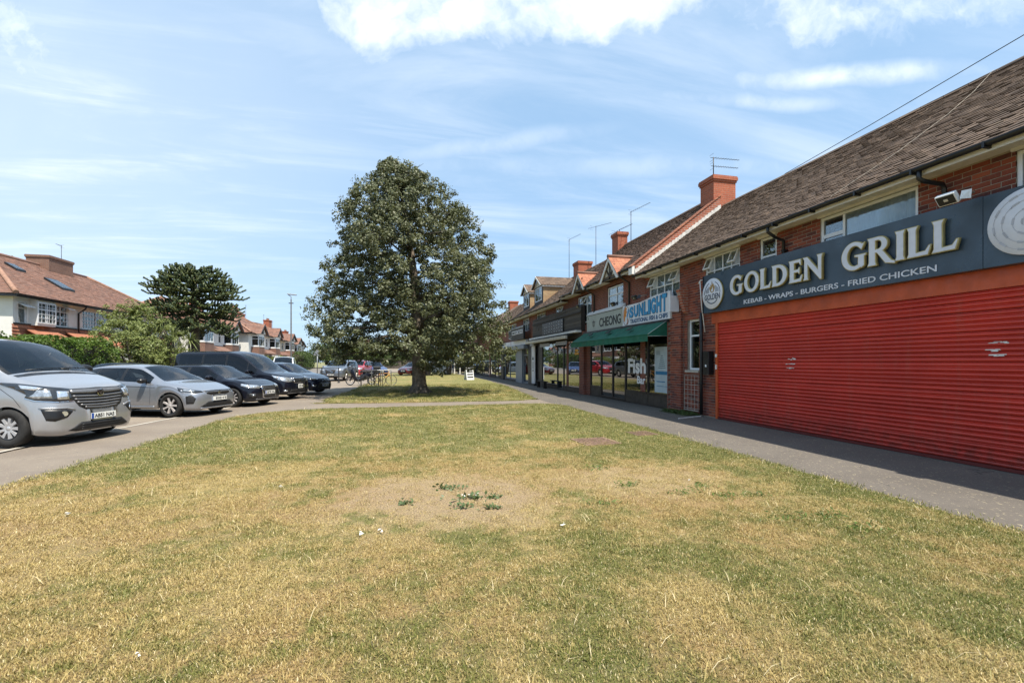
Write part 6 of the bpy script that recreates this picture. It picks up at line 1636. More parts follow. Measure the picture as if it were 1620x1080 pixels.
        m2 = MB(); m2.lathe([(.175, -.012), (.19, 0), (.175, .012), (.165, 0)], 20, Matrix.Translation((-P['seats'][0] + .42, -Wd * .42, zd - .05)) @ Matrix.Rotation(R(-65), 4, 'Y'), close=True); m2.build('steering_wheel', BLACKP, s.root)
        s.out = 0
    def cast(s, p, d):
        h = s.bvh.ray_cast(Vector(p), Vector(d)); return h
    def decal(s, pts, d, mat, name='trim', off=.006, parent=None, cut=.06, rim=True):
        """a shaped piece that follows the bodywork: outline points near the surface, projected along d"""
        d = Vector(d).normalized(); u = d.cross(Vector((0, 0, 1))).normalized(); v = u.cross(d).normalized()
        c = sum((Vector(p) for p in pts), Vector()) / len(pts)
        P2 = [((Vector(p) - c).dot(u), (Vector(p) - c).dot(v)) for p in pts]
        bm = bmesh.new(); vs = [bm.verts.new((a, b, 0)) for a, b in P2]
        bm.faces.new(vs)
        a0, a1 = min(p[0] for p in P2), max(p[0] for p in P2); b0, b1 = min(p[1] for p in P2), max(p[1] for p in P2)
        for (lo, hi, ax_) in ((a0, a1, 0), (b0, b1, 1)):
            n = int((hi - lo) / cut)
            for k in range(1, n + 1):
                x = lo + (hi - lo) * k / (n + 1); co = (x, 0, 0) if ax_ == 0 else (0, x, 0); no = (1, 0, 0) if ax_ == 0 else (0, 1, 0)
                bmesh.ops.bisect_plane(bm, geom=bm.verts[:] + bm.edges[:] + bm.faces[:], plane_co=co, plane_no=no)
        ok = True; nrm = {}
        for w in bm.verts:
            o = c + u * w.co.x + v * w.co.y - d * 3
            h = s.cast(o, d)
            if h[0] is None: h = s.cast(o + (c - (c + u * w.co.x + v * w.co.y)) * .06, d)
            if h[0] is None: w.co = c + u * w.co.x + v * w.co.y; nrm[w.index] = -d; continue
            n_ = h[1] if h[1].dot(d) < 0 else -h[1]
            w.co = h[0] + n_ * off
        bm.normal_update()
        for f_ in bm.faces:
            f_.smooth = True
            if f_.normal.dot(d) > 0: f_.normal_flip()
        ge = [e for e in bm.edges if e.is_boundary]
        if rim and off > .002:
            r = bmesh.ops.extrude_edge_only(bm, edges=ge)
            for w in [x for x in r['geom'] if isinstance(x, bmesh.types.BMVert)]: w.co += d * (off + .004)
        me = bpy.data.meshes.new(name); bm.to_mesh(me); bm.free(); me.materials.append(mat)
        return ob(name, me, parent or s.root)
    def strip(s, pts, w, d, mat, name='panel_gap', off=.0015, parent=None):
        """thin line laid on the bodywork"""
        d = Vector(d).normalized(); P = []
        for i in range(len(pts) - 1):
            a, b = Vector(pts[i]), Vector(pts[i + 1]); n = max(1, int((b - a).length / .06))
            for k in range(n): P.append(a.lerp(b, k / n))
        P.append(Vector(pts[-1])); mb = MB(); prev = None
        up = d.cross(Vector((0, 0, 1)))
        for i, p in enumerate(P):
            tg = (P[min(i + 1, len(P) - 1)] - P[max(i - 1, 0)]); tg = (tg - d * tg.dot(d)).normalized(); sd = tg.cross(d).normalized() * w / 2; row = []
            for e in (sd, -sd):
                o = p + e - d * 3; h = s.cast(o, d)
                if h[0] is None: row = None; break
                n_ = h[1] if h[1].dot(d) < 0 else -h[1]; row.append(tuple(h[0] + n_ * off))
            if row and prev: mb.poly([prev[0], prev[1], row[1], row[0]])
            prev = row
        return mb.build(name, mat, parent or s.root) if mb.f else None
    def ring(s, c, r0, r1, d, mat, name, off=.008, parent=None, n=20, sy=1):
        d = Vector(d).normalized(); u = d.cross(Vector((0, 0, 1))).normalized(); v = u.cross(d); mb = MB(); h = s.cast(Vector(c) - d * 3, d)
        base = h[0] - d * off if h[0] else Vector(c)
        P0 = [base + (u * math.cos(2 * math.pi * k / n) * r0 + v * math.sin(2 * math.pi * k / n) * r0 * sy) for k in range(n)]; P1 = [base + (u * math.cos(2 * math.pi * k / n) * r1 + v * math.sin(2 * math.pi * k / n) * r1 * sy) - d * .004 for k in range(n)]
        if r1 <= 0: mb.prism([tuple(p) for p in P0], tuple(d * off)); 
        else:
            for k in range(n): mb.poly([P0[k], P0[(k + 1) % n], P1[(k + 1) % n], P1[k]])
        return mb.build(name, mat, parent or s.root)
    def plate(s, x, z, text=None, w=.52, h=.111, y=0, mat=None, blue=True, tilt=0):
        hh = s.cast((x + 3, y, z), (-1, 0, 0)); xx = (hh[0].x if hh[0] else x) + .012
        pl = MB().box(xx, xx + .008, y - w / 2, y + w / 2, z - h / 2, z + h / 2).build('number_plate', mat or PLATEW, s.root, bevel=.002)
        if blue: MB().box(xx + .008, xx + .010, y - w / 2 + .004, y - w / 2 + .05, z - h / 2 + .005, z + h / 2 - .005).build('plate_band', PLATEBL, pl)
        if text:
            me = textmesh(text, 1, .002, .02); lo, hi = bounds(me); w2 = w * .80; h2 = h * .62
            me.transform(Matrix.Diagonal((w2 / (hi[0] - lo[0]), h2 / (hi[1] - lo[1]), 1, 1)) @ Matrix.Translation((-lo[0], -lo[1], 0)))
            # local x -> +Y (seen from the front, reading left to right), y -> Z, z -> +X
            me.transform(Matrix(((0, 0, 1, xx + .009), (1, 0, 0, y - w / 2 + .065), (0, 1, 0, z - h2 / 2), (0, 0, 0, 1)))); islands(me, 'plate_letter', pl, INK)
        return pl
    def mirror(s, t, z, y, mat, sz=1):
        for sd in (-1, 1):
            mb = MB(); c = Vector((-t, sd * (y + .12), z)); mb.smooth = True
            prof = [(.0, -.06), (.05, -.055), (.085, -.03), (.095, .01), (.09, .04), (.085, .045), (0, .045)]
            M = Matrix.Translation(c) @ Matrix.Rotation(R(-90), 4, 'Y') @ Matrix.Diagonal((.78 * sz, 1.25 * sz, 1.3 * sz, 1)); M = M
            mb.lathe(prof, 18, Matrix.Translation(c) @ Matrix.Rotation(R(-90), 4, 'Y') @ Matrix.Diagonal((.8 * sz, 1.3 * sz, 1.3 * sz, 1)))
            mb.smooth = False
            mb.prism([(-t - .02, sd * (y - .05), z - .10), (-t + .05, sd * (y - .05), z - .10), (-t + .03, sd * (y + .05), z - .03), (-t - .02, sd * (y + .05), z - .03)], (0, 0, .035))
            mi = mb.build('wing_mirror', mat, s.root)
    def sides(s, fn):
        for sd in (-1, 1): fn(sd)
def hatch_profile(L=4.06, W=1.76, H=1.43, hood=.70, cowl=1.02, ct=.98, belt=.90):
    return dict(L=L, W=W, H=H, R=.315, rim=.245, axles=(.71, L - .66), tw=.2,
        zb=[(0, .20), (.1, .17), (.5, .20), (1.2, .22), (L - 1.2, .22), (L - .6, .24), (L, .32)],
        zs=[(0, hood - .10), (.25, hood - .03), (.7, .84), (1.2, .88), (2.2, belt + .02), (L - .9, belt + .08), (L - .3, belt + .04), (L, belt - .04)],
        zt=[(0, hood), (.12, hood + .06), (.45, hood + .17), (cowl, ct), (cowl + .12, ct + .06), (cowl + .45, ct + .25), (1.85, H - .03), (2.3, H), (3.0, H - .01), (L - .55, H - .09), (L - .36, H - .16), (L - .18, 1.12), (L - .05, .97), (L, .90)],
        wr=[(0, .60), (.3, .80), (cowl, .84), (1.6, .70), (2.2, .66), (L - .5, .62), (L - .2, .66), (L, .70)],
        nose=[(0, -.05), (.25, .03), (.45, .05), (.60, .03), (.72, -.06), (.9, -.16), (1.5, -.2)], tail=lambda z: -.0,
        glass=dict(wind=(cowl + .02, 1.82), side=(1.30, L - .62), rear=(L - .44, L - .08)), pillars=[(2.14, 2.24), (3.0, 3.08)],
        cabin=(cowl + .1, L - .6), zdash=.92, seats=(2.1, 2.95), style=(5, .085, .18), wheelmat=ALLOY, crown=.06)
def frame_x(car, side_d, t, z): return (-t, side_d, z)
# heading: nose direction in plan
def place(px, py, hd_deg, t_axle, Wd):
    """origin (nose centre on the ground) from where the camera-side front wheel stands"""
    h = R(hd_deg); f = Vector((math.cos(h), math.sin(h), 0)); l = Vector((-f.y, f.x, 0))
    return Vector((px, py, 0)) + f * t_axle + l * Wd, h
# ---------------------------------------------------------------- silver van
SILVER = carpaint('silver_paint', (.40, .405, .42), .6, .25); SILVER2 = carpaint('cool_silver_paint', (.30, .315, .345), .6, .3)
BLACKC = carpaint('black_paint', (.006, .007, .013), .0, .1); NAVYC = carpaint('blue_black_paint', (.007, .010, .024), .1, .1); GREYC = carpaint('grey_paint', (.16, .18, .21), .6, .3)
REDC = carpaint('red_paint', (.36, .012, .015), .1, .2); BLUECAR = carpaint('blue_paint', (.02, .05, .18), .4, .2); WHITEC = carpaint('white_paint_car', (.72, .72, .71), 0, .05)
VP = dict(L=4.9, W=1.90, H=1.97, R=.335, rim=.215, axles=(.74, 3.9), tw=.215,
    zb=[(0, .20), (.1, .17), (.5, .21), (1.4, .30), (4.0, .30), (5, .34)],
    zs=[(0, .94), (.2, 1.0), (.6, 1.09), (1.05, 1.13), (1.6, 1.15), (2.4, 1.16), (5, 1.17)],
    zt=[(0, 1.01), (.08, 1.07), (.35, 1.15), (.66, 1.25), (.80, 1.30), (1.15, 1.54), (1.55, 1.80), (1.82, 1.92), (2.2, 1.96), (3.2, 1.97), (4.7, 1.96), (4.9, 1.90), (5, 1.80)],
    wr=[(0, .62), (.25, .80), (.9, .86), (1.5, .82), (2.0, .80), (5, .80)],
    nose=[(0, -.04), (.22, .05), (.42, .08), (.66, .05), (.90, -.01), (1.02, -.07), (1.2, -.14), (1.9, -.2)], tail=lambda z: 0,
    glass=dict(wind=(.84, 1.78), side=(1.16, 2.55), rear=(4.96, 4.99)), pillars=[(1.50, 1.56)], blackA=True,
    cabin=(1.0, 4.8), zdash=1.22, seats=(2.05,), style=(9, .06, 0), wheelmat=TRIMW, crown=.09)
loc, hd = place(-6.78, 9.71, -14, .74, .95)
v = Car('parked_van', 'silver panel van parked nose-out, nearest of the row', 'van', VP, SILVER, loc, hd, 'vehicles parked along the pavement')
for sd in (-1, 1):
    D = (-.75, -sd * .66, 0)
    hl = v.decal([(-1.0, sd * .90, 1.135), (-.66, sd * .88, 1.12), (-.32, sd * .82, 1.07), (-.06, sd * .64, 1.02), (.0, sd * .53, .995), (.02, sd * .53, .79), (-.08, sd * .70, .785), (-.32, sd * .88, .82), (-.46, sd * .92, .87), (-.42, sd * .92, .92), (-.64, sd * .92, 1.02)], D, LENSD, 'headlight', .008)
    v.decal([(-.30, sd * .86, 1.0), (-.16, sd * .78, .985), (-.13, sd * .76, .845), (-.34, sd * .88, .85), (-.40, sd * .91, .88), (-.34, sd * .88, .93)], D, LENS, 'lamp_unit', .013, hl)
    v.decal([(-.10, sd * .72, .97), (.0, sd * .60, .955), (.01, sd * .60, .82), (-.08, sd * .72, .82)], D, LENSB, 'lamp_unit', .014, hl)
    v.decal([(-.62, sd * .88, 1.085), (-.36, sd * .84, 1.05), (-.24, sd * .80, 1.02), (-.36, sd * .86, .99), (-.54, sd * .9, 1.03)], D, LENSB, 'lamp_unit', .013, hl)
    v.strip([(-.46, sd * .92, .862), (-.32, sd * .88, .812), (-.08, sd * .70, .777), (.02, sd * .53, .782)], .014, D, CHROME, 'headlight_trim', .010)
    fg = v.decal([(-.24, sd * .86, .66), (-.02, sd * .62, .645), (.02, sd * .54, .60), (-.0, sd * .62, .50), (-.08, sd * .76, .44), (-.16, sd * .84, .46)], D, BLACKP, 'fog_lamp_surround', .006)
    v.ring((.0, sd * .67, .565), .045, 0, D, LENSB, 'fog_lamp', .012, fg)
    v.decal([(-.26, sd * .88, .69), (-.02, sd * .60, .675), (.03, sd * .51, .64), (.03, sd * .51, .615), (-.03, sd * .6, .655), (-.24, sd * .86, .668)], D, SILVER, 'fog_lamp_brow', .014)
v.decal([(0, -.53, 1.0), (0, .53, 1.0), (0, .53, .84), (0, .44, .68), (0, .32, .61), (0, -.32, .61), (0, -.44, .68), (0, -.53, .84)], (-1, 0, 0), BLACKM, 'grille', .006)
gr = pm('grille_bar', (.16, .16, .165), .3, .4)
v.decal([(0, -.52, .975), (0, .52, .975), (0, .52, .915), (0, .2, .895), (0, -.2, .895), (0, -.52, .915)], (-1, 0, 0), gr, 'grille_bar', .024)
for i, z in enumerate((.855, .80, .745, .69, .645)):
    hw = (.51, .49, .46, .41, .34)[i]; v.decal([(0, -hw, z + .020), (0, -.1, z + .004), (0, .1, z + .004), (0, hw, z + .020), (0, hw - .01, z - .008), (0, .1, z - .024), (0, -.1, z - .024), (0, -hw + .01, z - .008)], (-1, 0, 0), gr, 'grille_bar', .020)
v.ring((.1, 0, .91), .070, .056, (-1, 0, 0), CHROME, 'badge', .045); v.ring((.1, 0, .91), .056, 0, (-1, 0, 0), BLACKP, 'badge', .040)
mb = MB(); hh = v.cast((3, 0, .91), (-1, 0, 0))[0].x + .042
mb.prism([(hh, y_, z_ + .075) for y_, z_ in ((-.045, .85), (-.01, .875), (.03, .865), (.045, .84), (.01, .83), (.035, .805), (-.005, .79), (-.02, .82), (-.04, .825))], (.008, 0, 0)); mb.build('emblem', CHROME, v.root)
v.plate(.1, .475, 'AB51 NAS')
v.decal([(0, -.62, .25), (0, -.42, .385), (0, .42, .385), (0, .62, .25), (0, .5, .225), (0, -.5, .225)], (-1, 0, 0), ARCHB, 'lower_intake', .006)
for z in (.26, .30, .34): v.decal([(0, -.40, z + .006), (0, .40, z + .006), (0, .40, z - .006), (0, -.40, z - .006)], (-1, 0, 0), BLACKM, 'intake_bar', .014)
for sd in (-1, 1):
    v.strip([(-1.02, sd, 1.12), (-.62, sd, .86), (-.50, sd, .70)], .008, (0, -sd, 0), GLINE); v.strip([(-1.42, sd, 1.12), (-1.42, sd, .36)], .008, (0, -sd, 0), GLINE); v.strip([(-2.55, sd, 1.13), (-2.55, sd, .36)], .008, (0, -sd, 0), GLINE); v.strip([(-2.55, sd, .78), (-5, sd, .80)], .008, (0, -sd, 0), GLINE)
    v.decal([(-1.02, sd, .89), (-.94, sd, .895), (-.94, sd, .87), (-1.02, sd, .868)], (0, -sd, 0), CHROME, 'side_repeater', .01)
    v.decal([(-2.42, sd, .99), (-2.22, sd, .99), (-2.22, sd, .96), (-2.42, sd, .96)], (0, -sd, 0), BLACKP, 'door_handle', .03)
v.strip([(-.06, -.60, 1.0), (-.06, .60, 1.0)], .006, (0, 0, -1), GLINE); v.strip([(-.78, -.78, 1.6), (-.78, .78, 1.6)], .09, (0, 0, -1), BLACKP, 'scuttle', .003)
v.mirror(1.30, 1.34, .92, BLACKP, 1.35)
mb = MB(); mb.tube([(-.86, -.55, 1.345), (-.90, -.1, 1.375), (-.92, .35, 1.385)], .009, 5); mb.build('wiper', BLACKP, v.root); mb = MB(); mb.tube([(-.86, .1, 1.36), (-.90, .45, 1.375), (-.92, .72, 1.365)], .009, 5); mb.build('wiper', BLACKP, v.root)
MB().box(-1.12, -1.02, -.5, -.25, 1.18, 1.19).build('dashboard_paper', WPAINT, v.root)
# ---------------------------------------------------------------- silver hatchback
def hatch(label, P, paint, contact, hdg, spec, group='vehicles parked along the pavement', name='parked_car'):
    loc, hd = place(contact[0], contact[1], hdg, P['axles'][0], P['W'] / 2) if contact else (Vector(spec['loc']), R(hdg))
    c = Car(name, label, spec.get('cat', 'car'), P, paint, loc, hd, group); hz = P['zt'][0][1]; W2 = P['W'] / 2
    k = spec
    for sd in (-1, 1):
        D = (-.80, -sd * .60, 0)
        h = c.decal([(a, sd * b, z) for a, b, z in k['lamp']], D, k.get('lampmat', LENS), 'headlight', .007)
        for q_, mt in k.get('inner', ()): c.decal([(a, sd * b, z) for a, b, z in q_], D, mt, 'lamp_unit', .013, h)
        for q_, mt, nm in k.get('wrap', ()): c.decal([(a, sd * b, z) for a, b, z in q_], D, mt, nm, .008)
        for (ta, tb, za, zz) in k.get('doors', ()):
            c.strip([(-ta, sd, zz), (-ta + .02, sd, (za + zz) / 2), (-ta, sd, za)], .007, (0, -sd, 0), GLINE); c.strip([(-tb, sd, zz), (-tb, sd, za)], .007, (0, -sd, 0), GLINE); c.strip([(-ta, sd, za), (-tb, sd, za)], .007, (0, -sd, 0), GLINE)
            c.decal([(-tb + .08, sd, zz - .09), (-tb + .26, sd, zz - .085), (-tb + .26, sd, zz - .11), (-tb + .08, sd, zz - .115)], (0, -sd, 0), k.get('handle', paint), 'door_handle', .022)
        if k.get('skirt'): c.decal([(-P['axles'][0] - .45, sd, .30), (-P['axles'][1] + .45, sd, .30), (-P['axles'][1] + .45, sd, .225), (-P['axles'][0] - .45, sd, .225)], (0, -sd, 0), k['skirt'], 'side_skirt', .012)
        if k.get('crease'): c.strip([(-1.15, sd, k['crease']), (-P['L'] + .9, sd, k['crease'] + .06)], .012, (0, -sd, 0), k.get('creasem', GLINE), 'crease')
        if k.get('chromeline'):
            pass
        c.decal([(-P['L'] + .02, sd * W2 * .8, .98), (-P['L'] + .25, sd * W2, .96), (-P['L'] + .25, sd * W2, .80), (-P['L'] + .02, sd * W2 * .8, .74)], (.75, -sd * .66, 0), REDL, 'tail_lamp', .006)
    c.strip([(-.05, -.62, 2), (-.05, .62, 2)], .006, (0, 0, -1), GLINE)
    for pts, mt, nm, of in k.get('front', ()): c.decal([(0, y, z) for y, z in pts], (-1, 0, 0), mt, nm, of)
    if k.get('badge'): z, r = k['badge']; c.ring((0, 0, z), r, r * .78, (-1, 0, 0), CHROME, 'badge', .034); c.ring((0, 0, z), r * .5, 0, (-1, 0, 0), CHROME, 'badge', .030)
    if k.get('plate'):
        pl = c.plate(.1, k['plate'], None, **k.get('pk', {})); bb = [Vector(v.co) for v in pl.data.vertices]; xm = max(b.x for b in bb); ym = max(b.y for b in bb); zm = sum(b.z for b in bb) / 8
        hh_ = (max(b.z for b in bb) - zm); q7 = random.Random(int(k['plate'] * 100) + len(label))
        mb = MB(); n7 = 7; w7 = ym * 2 * .80 / 7.6
        for i7 in range(n7):
            yy = -ym * .76 + ym * .12 + i7 * w7 + (w7 * .5 if i7 > 3 else 0)
            for _ in range(3):
                if q7.random() < .5: mb.box(xm, xm + .002, yy + w7 * .1, yy + w7 * .75, zm + hh_ * q7.choice((-.6, 0, .5)) - .006, zm + hh_ * .1 + .006 if False else zm + hh_ * q7.choice((-.6, 0, .5)) + .008)
                else: mb.box(xm, xm + .002, yy + w7 * q7.choice((.1, .6)), yy + w7 * q7.choice((.25, .75)), zm - hh_ * .6, zm + hh_ * .6)
        mb.build('plate_marks', INK, pl, kind='stuff')
    c.mirror(k.get('mt', 1.42), k.get('mz', .98), W2 - .05, k.get('mm', BLACKP))
    xs = P['zt'][3][0]; c.strip([(-xs - .02, -.62, 2), (-xs - .02, .62, 2)], .05, (0, 0, -1), BLACKP, 'scuttle', .003)
    return c
def sym(pts): return pts + [(-y, z) for y, z in pts[::-1]]
P1 = hatch_profile(); P1['style'] = (7, .055, 0)
hatch('silver hatchback with black mirrors parked beside the silver van', P1, SILVER2, (-6.23, 14.04), -19, dict(
    lamp=[(-.52, .84, .80), (-.30, .80, .755), (-.02, .58, .70), (0, .54, .66), (-.10, .70, .635), (-.30, .82, .655), (-.44, .86, .70)], lampmat=LENSD,
    inner=[([(-.34, .82, .745), (-.10, .68, .70), (-.12, .70, .675), (-.34, .83, .70)], LENS), ([(-.40, .84, .675), (-.10, .70, .645), (-.10, .70, .635), (-.38, .84, .655)], LENSB)],
    wrap=[([(-.26, .84, .56), (-.12, .80, .60), (-.06, .72, .50), (-.10, .76, .36), (-.22, .86, .36)], ARCHB, 'air_curtain')],
    front=[(sym([(-.46, .69), (-.42, .61), (-.30, .58)]), BLACKP, 'grille', .006), (sym([(-.44, .655), (-.42, .64)]), CHROME, 'grille_bar', .018), (sym([(-.40, .40), (-.62, .27), (-.5, .24)]), ARCHB, 'lower_intake', .006), (sym([(-.62, .245), (-.6, .215)]), SILVER2, 'lip', .02)],
    badge=(.645, .055), plate=.47, pk=dict(blue=False), doors=[(1.30, 2.30, .30, .90), (2.30, 3.1, .42, .91)], skirt=SILVER2, crease=.80, mt=1.44, mz=.985))
P2 = hatch_profile(3.96, 1.74, 1.42, .70, 1.05, .96, .90); P2['style'] = (10, .045, 0); P2['sideg'] = TINTG; P2['glass'] = dict(wind=(1.08, 1.82), side=(1.30, 3.2), rear=(3.52, 3.88)); P2['pillars'] = [(2.36, 2.46)]
hatch('small black hatchback with chrome-edged full-height grille', P2, BLACKC, (-5.62, 16.7), -19, dict(
    lamp=[(-.42, .80, .77), (-.20, .76, .745), (-.0, .50, .70), (0, .42, .66), (-.04, .46, .60), (-.20, .74, .62), (-.40, .84, .69)],
    inner=[([(-.30, .80, .73), (-.16, .74, .72), (-.16, .74, .66), (-.30, .82, .67)], LENSB), ([(-.10, .68, .70), (-.02, .5, .68), (-.03, .5, .63), (-.10, .68, .645)], LENSB)],
    wrap=[([(-.16, .78, .44), (-.04, .60, .45), (-.04, .60, .30), (-.16, .78, .31)], ARCHB, 'fog_lamp_surround'), ([(-.12, .70, .42), (-.06, .62, .42), (-.06, .62, .33), (-.12, .70, .33)], LENSB, 'fog_lamp')],
    front=[(sym([(-.36, .70), (-.38, .60), (-.34, .30), (-.26, .27)]), CHROME, 'grille_surround', .008), (sym([(-.33, .68), (-.35, .60), (-.31, .32), (-.24, .29)]), ARCHB, 'grille', .016)]
        + [(sym([(-.32, z + .006), (-.32, z - .006)]), gr, 'grille_bar', .022) for z in (.36, .40, .54, .58, .62, .66)] + [(sym([(-.62, .26), (-.6, .23)]), gr, 'lip', .016)],
    badge=(.615, .0), plate=.46, doors=[(1.30, 2.50, .30, .90)], crease=.78, mt=1.44, mz=.98, mm=BLACKC))
for k_, yy in enumerate((-.105, -.035, .035, .105)): pass
# big black people carrier
P3 = dict(L=4.95, W=1.85, H=1.95, R=.345, rim=.26, axles=(.80, 3.9), tw=.215,
    zb=[(0, .24), (.1, .20), (.5, .22), (1.4, .25), (4.0, .25), (4.95, .34)],
    zs=[(0, .74), (.2, .82), (.7, .96), (1.2, 1.02), (2.4, 1.04), (4.95, 1.06)],
    zt=[(0, .84), (.10, .93), (.45, 1.03), (.95, 1.11), (1.05, 1.15), (1.5, 1.48), (1.9, 1.76), (2.2, 1.88), (2.7, 1.94), (4.6, 1.94), (4.82, 1.86), (4.92, 1.4), (4.95, 1.05)],
    wr=[(0, .60), (.3, .80), (1.0, .86), (1.6, .82), (2.1, .80), (4.6, .80), (4.95, .82)],
    nose=[(0, -.05), (.25, .04), (.5, .06), (.75, .03), (.9, -.06), (1.1, -.14), (1.9, -.2)], tail=lambda z: 0,
    glass=dict(wind=(1.06, 2.0), side=(1.25, 4.62), rear=(4.8, 4.93)), pillars=[(1.62, 1.68), (2.50, 2.60), (3.55, 3.66)], sideg=TINTG,
    cabin=(1.1, 4.7), zdash=1.06, seats=(2.2, 3.2), style=(6, .07, .12), wheelmat=ALLOY, crown=.08)
hatch('large black people carrier with tinted windows, tallest dark vehicle of the row', P3, BLACKC, (-5.35, 19.5), -20, dict(
    lamp=[(-.62, .86, .97), (-.36, .84, .93), (-.04, .58, .86), (0, .46, .84), (-.0, .46, .70), (-.08, .62, .69), (-.30, .86, .76), (-.50, .88, .86)], lampmat=LENS,
    inner=[([(-.30, .84, .90), (-.08, .64, .85), (-.06, .62, .74), (-.26, .84, .79)], LENSB), ([(-.54, .87, .93), (-.36, .85, .90), (-.36, .86, .83), (-.5, .88, .87)], LENSB)],
    wrap=[([(-.14, .80, .38), (-.06, .68, .38), (-.06, .68, .33), (-.14, .80, .33)], LENSB, 'fog_lamp')],
    front=[(sym([(-.44, .86), (-.42, .72), (-.34, .64)]), CHROME, 'grille_surround', .008), (sym([(-.42, .84), (-.40, .73), (-.32, .665)]), ARCHB, 'grille', .016)]
        + [(sym([(-.38, z + .012), (-.38, z - .012)]), CHROME, 'grille_bar', .024) for z in (.71, .76, .81)] + [(sym([(-.55, .40), (-.62, .28)]), ARCHB, 'lower_intake', .008), (sym([(-.7, .265), (-.66, .245)]), gr, 'lip', .018)],
    badge=(.77, .05), plate=.52, pk=dict(w=.33, h=.165, blue=False), doors=[(1.45, 2.55, .32, 1.04), (2.55, 3.6, .34, 1.05)], handle=CHROME, mt=1.5, mz=1.12, mm=BLACKC))
P4 = hatch_profile(4.03, 1.75, 1.47, .72, 1.0, 1.0, .92); P4['style'] = (8, .055, 0); P4['sideg'] = TINTG
hatch('dark blue-black hatchback at the far end of the parked row', P4, NAVYC, (-4.75, 22.42), -20, dict(
    lamp=[(-.66, .84, .90), (-.40, .82, .85), (-.12, .68, .76), (-.02, .5, .70), (-.06, .56, .67), (-.30, .80, .70), (-.54, .86, .80)], lampmat=LENSB,
    inner=[([(-.44, .84, .83), (-.16, .72, .76), (-.18, .74, .71), (-.42, .84, .76)], LENS)],
    wrap=[([(-.16, .78, .44), (-.04, .62, .44), (-.06, .66, .34), (-.16, .78, .36)], CHROME, 'fog_lamp')],
    front=[(sym([(-.46, .56), (-.60, .30), (-.5, .25)]), ARCHB, 'lower_intake', .008), (sym([(-.40, .50), (-.40, .48)]), CHROME, 'grille_bar', .018)], badge=(.66, .05), plate=.40,
    doors=[(1.30, 2.3, .30, .92), (2.3, 3.1, .42, .93)], mt=1.42, mz=1.0, mm=NAVYC))
# the grey estate-like off-roader facing up the street and the cars beyond it
P5 = dict(P3); P5.update(L=4.7, W=1.9, H=1.66, R=.36, rim=.25, axles=(.88, 3.75), zb=[(0, .30), (.1, .26), (.5, .28), (4.0, .28), (4.7, .38)],
    zs=[(0, .84), (.2, .90), (.7, .99), (1.3, 1.03), (4.7, 1.08)], zt=[(0, .94), (.08, 1.01), (.5, 1.08), (1.15, 1.13), (1.25, 1.17), (1.65, 1.42), (2.05, 1.60), (2.5, 1.65), (3.4, 1.66), (4.2, 1.60), (4.45, 1.5), (4.6, 1.2), (4.7, 1.0)],
    glass=dict(wind=(1.26, 2.05), side=(1.42, 4.3), rear=(4.42, 4.6)), pillars=[(2.4, 2.5), (3.4, 3.48)], cabin=(1.2, 4.4), zdash=1.08, sideg=CARG, style=(5, .09, .15))
FAR = 'cars standing beyond the bicycle stands'
def far(label, P, paint, loc, hdg, lampmat=LENS, grille=True, zg=.72):
    z0 = P['zt'][0][1]
    return hatch(label, P, paint, None, hdg, dict(loc=loc, lamp=[(-.42, .86, z0 + .0), (-.2, .8, z0 - .01), (0, .5, z0 - .05), (-.02, .5, z0 - .17), (-.2, .8, z0 - .17), (-.40, .88, z0 - .1)], lampmat=lampmat,
        inner=[([(-.2, .78, z0 - .05), (-.04, .58, z0 - .07), (-.04, .58, z0 - .13), (-.2, .8, z0 - .13)], LENSB)],
        front=([(sym([(-.40, z0 - .06), (-.36, z0 - .28), (-.3, z0 - .30)]), ARCHB, 'grille', .010), (sym([(-.41, z0 - .055), (-.41, z0 - .07)]), CHROME, 'grille_bar', .016)] if grille else []) + [(sym([(-.5, .42), (-.62, .30)]), ARCHB, 'lower_intake', .008)],
        badge=(z0 - .16, .055), plate=.50, doors=[(1.45, 2.45, .34, z0 + .08), (2.45, 3.4, .40, z0 + .09)], mt=1.5, mz=z0 + .16, mm=paint), FAR)
c = far('grey four-by-four facing the camera behind the railings', P5, GREYC, (-5.75, 37.6, 0), -100)
c.strip([(0, -.25, .84), (0, .2, .70)], .03, (-1, 0, 0), CHROME, 'badge_bar', .03)
P6 = dict(P5); P6.update(H=1.6); far('bright red car facing the camera right behind the grey four-by-four', P6, REDC, (-4.9, 44.0, 0), -98)
far('dark blue car seen under the tree just left of its trunk', hatch_profile(4.3, 1.8, 1.5), BLUECAR, (-2.55, 49.0, 0), -65)
far('dark red car parked partly behind the trunk of the big tree', hatch_profile(4.2, 1.78, 1.46), carpaint('maroon_paint', (.20, .01, .02), .2, .2), (-.35, 50.5, 0), -125)
far('white car parked just right of the big tree trunk', hatch_profile(4.2, 1.8, 1.5), WHITEC, (5.4, 54.0, 0), -12)
far('dark estate car behind the white posts and hoops', dict(P5), BLACKC, (8.6, 57.5, 0), -22)
far('grey-blue car at the far right by the shop corner', hatch_profile(4.2, 1.78, 1.46), BLUECAR, (10.6, 62.0, 0), -15)
far('dark car roof showing between the silver hatchback and the people carrier', hatch_profile(4.3, 1.8, 1.47), NAVYC, (-13.4, 22.5, 0), -100)
P7 = dict(VP); P7['blackA'] = False
vv = Car('parked_van', 'white van parked across the road beyond the dark hatchback', 'van', P7, WHITEC, (-10.5, 43.0, 0), R(-80), FAR)
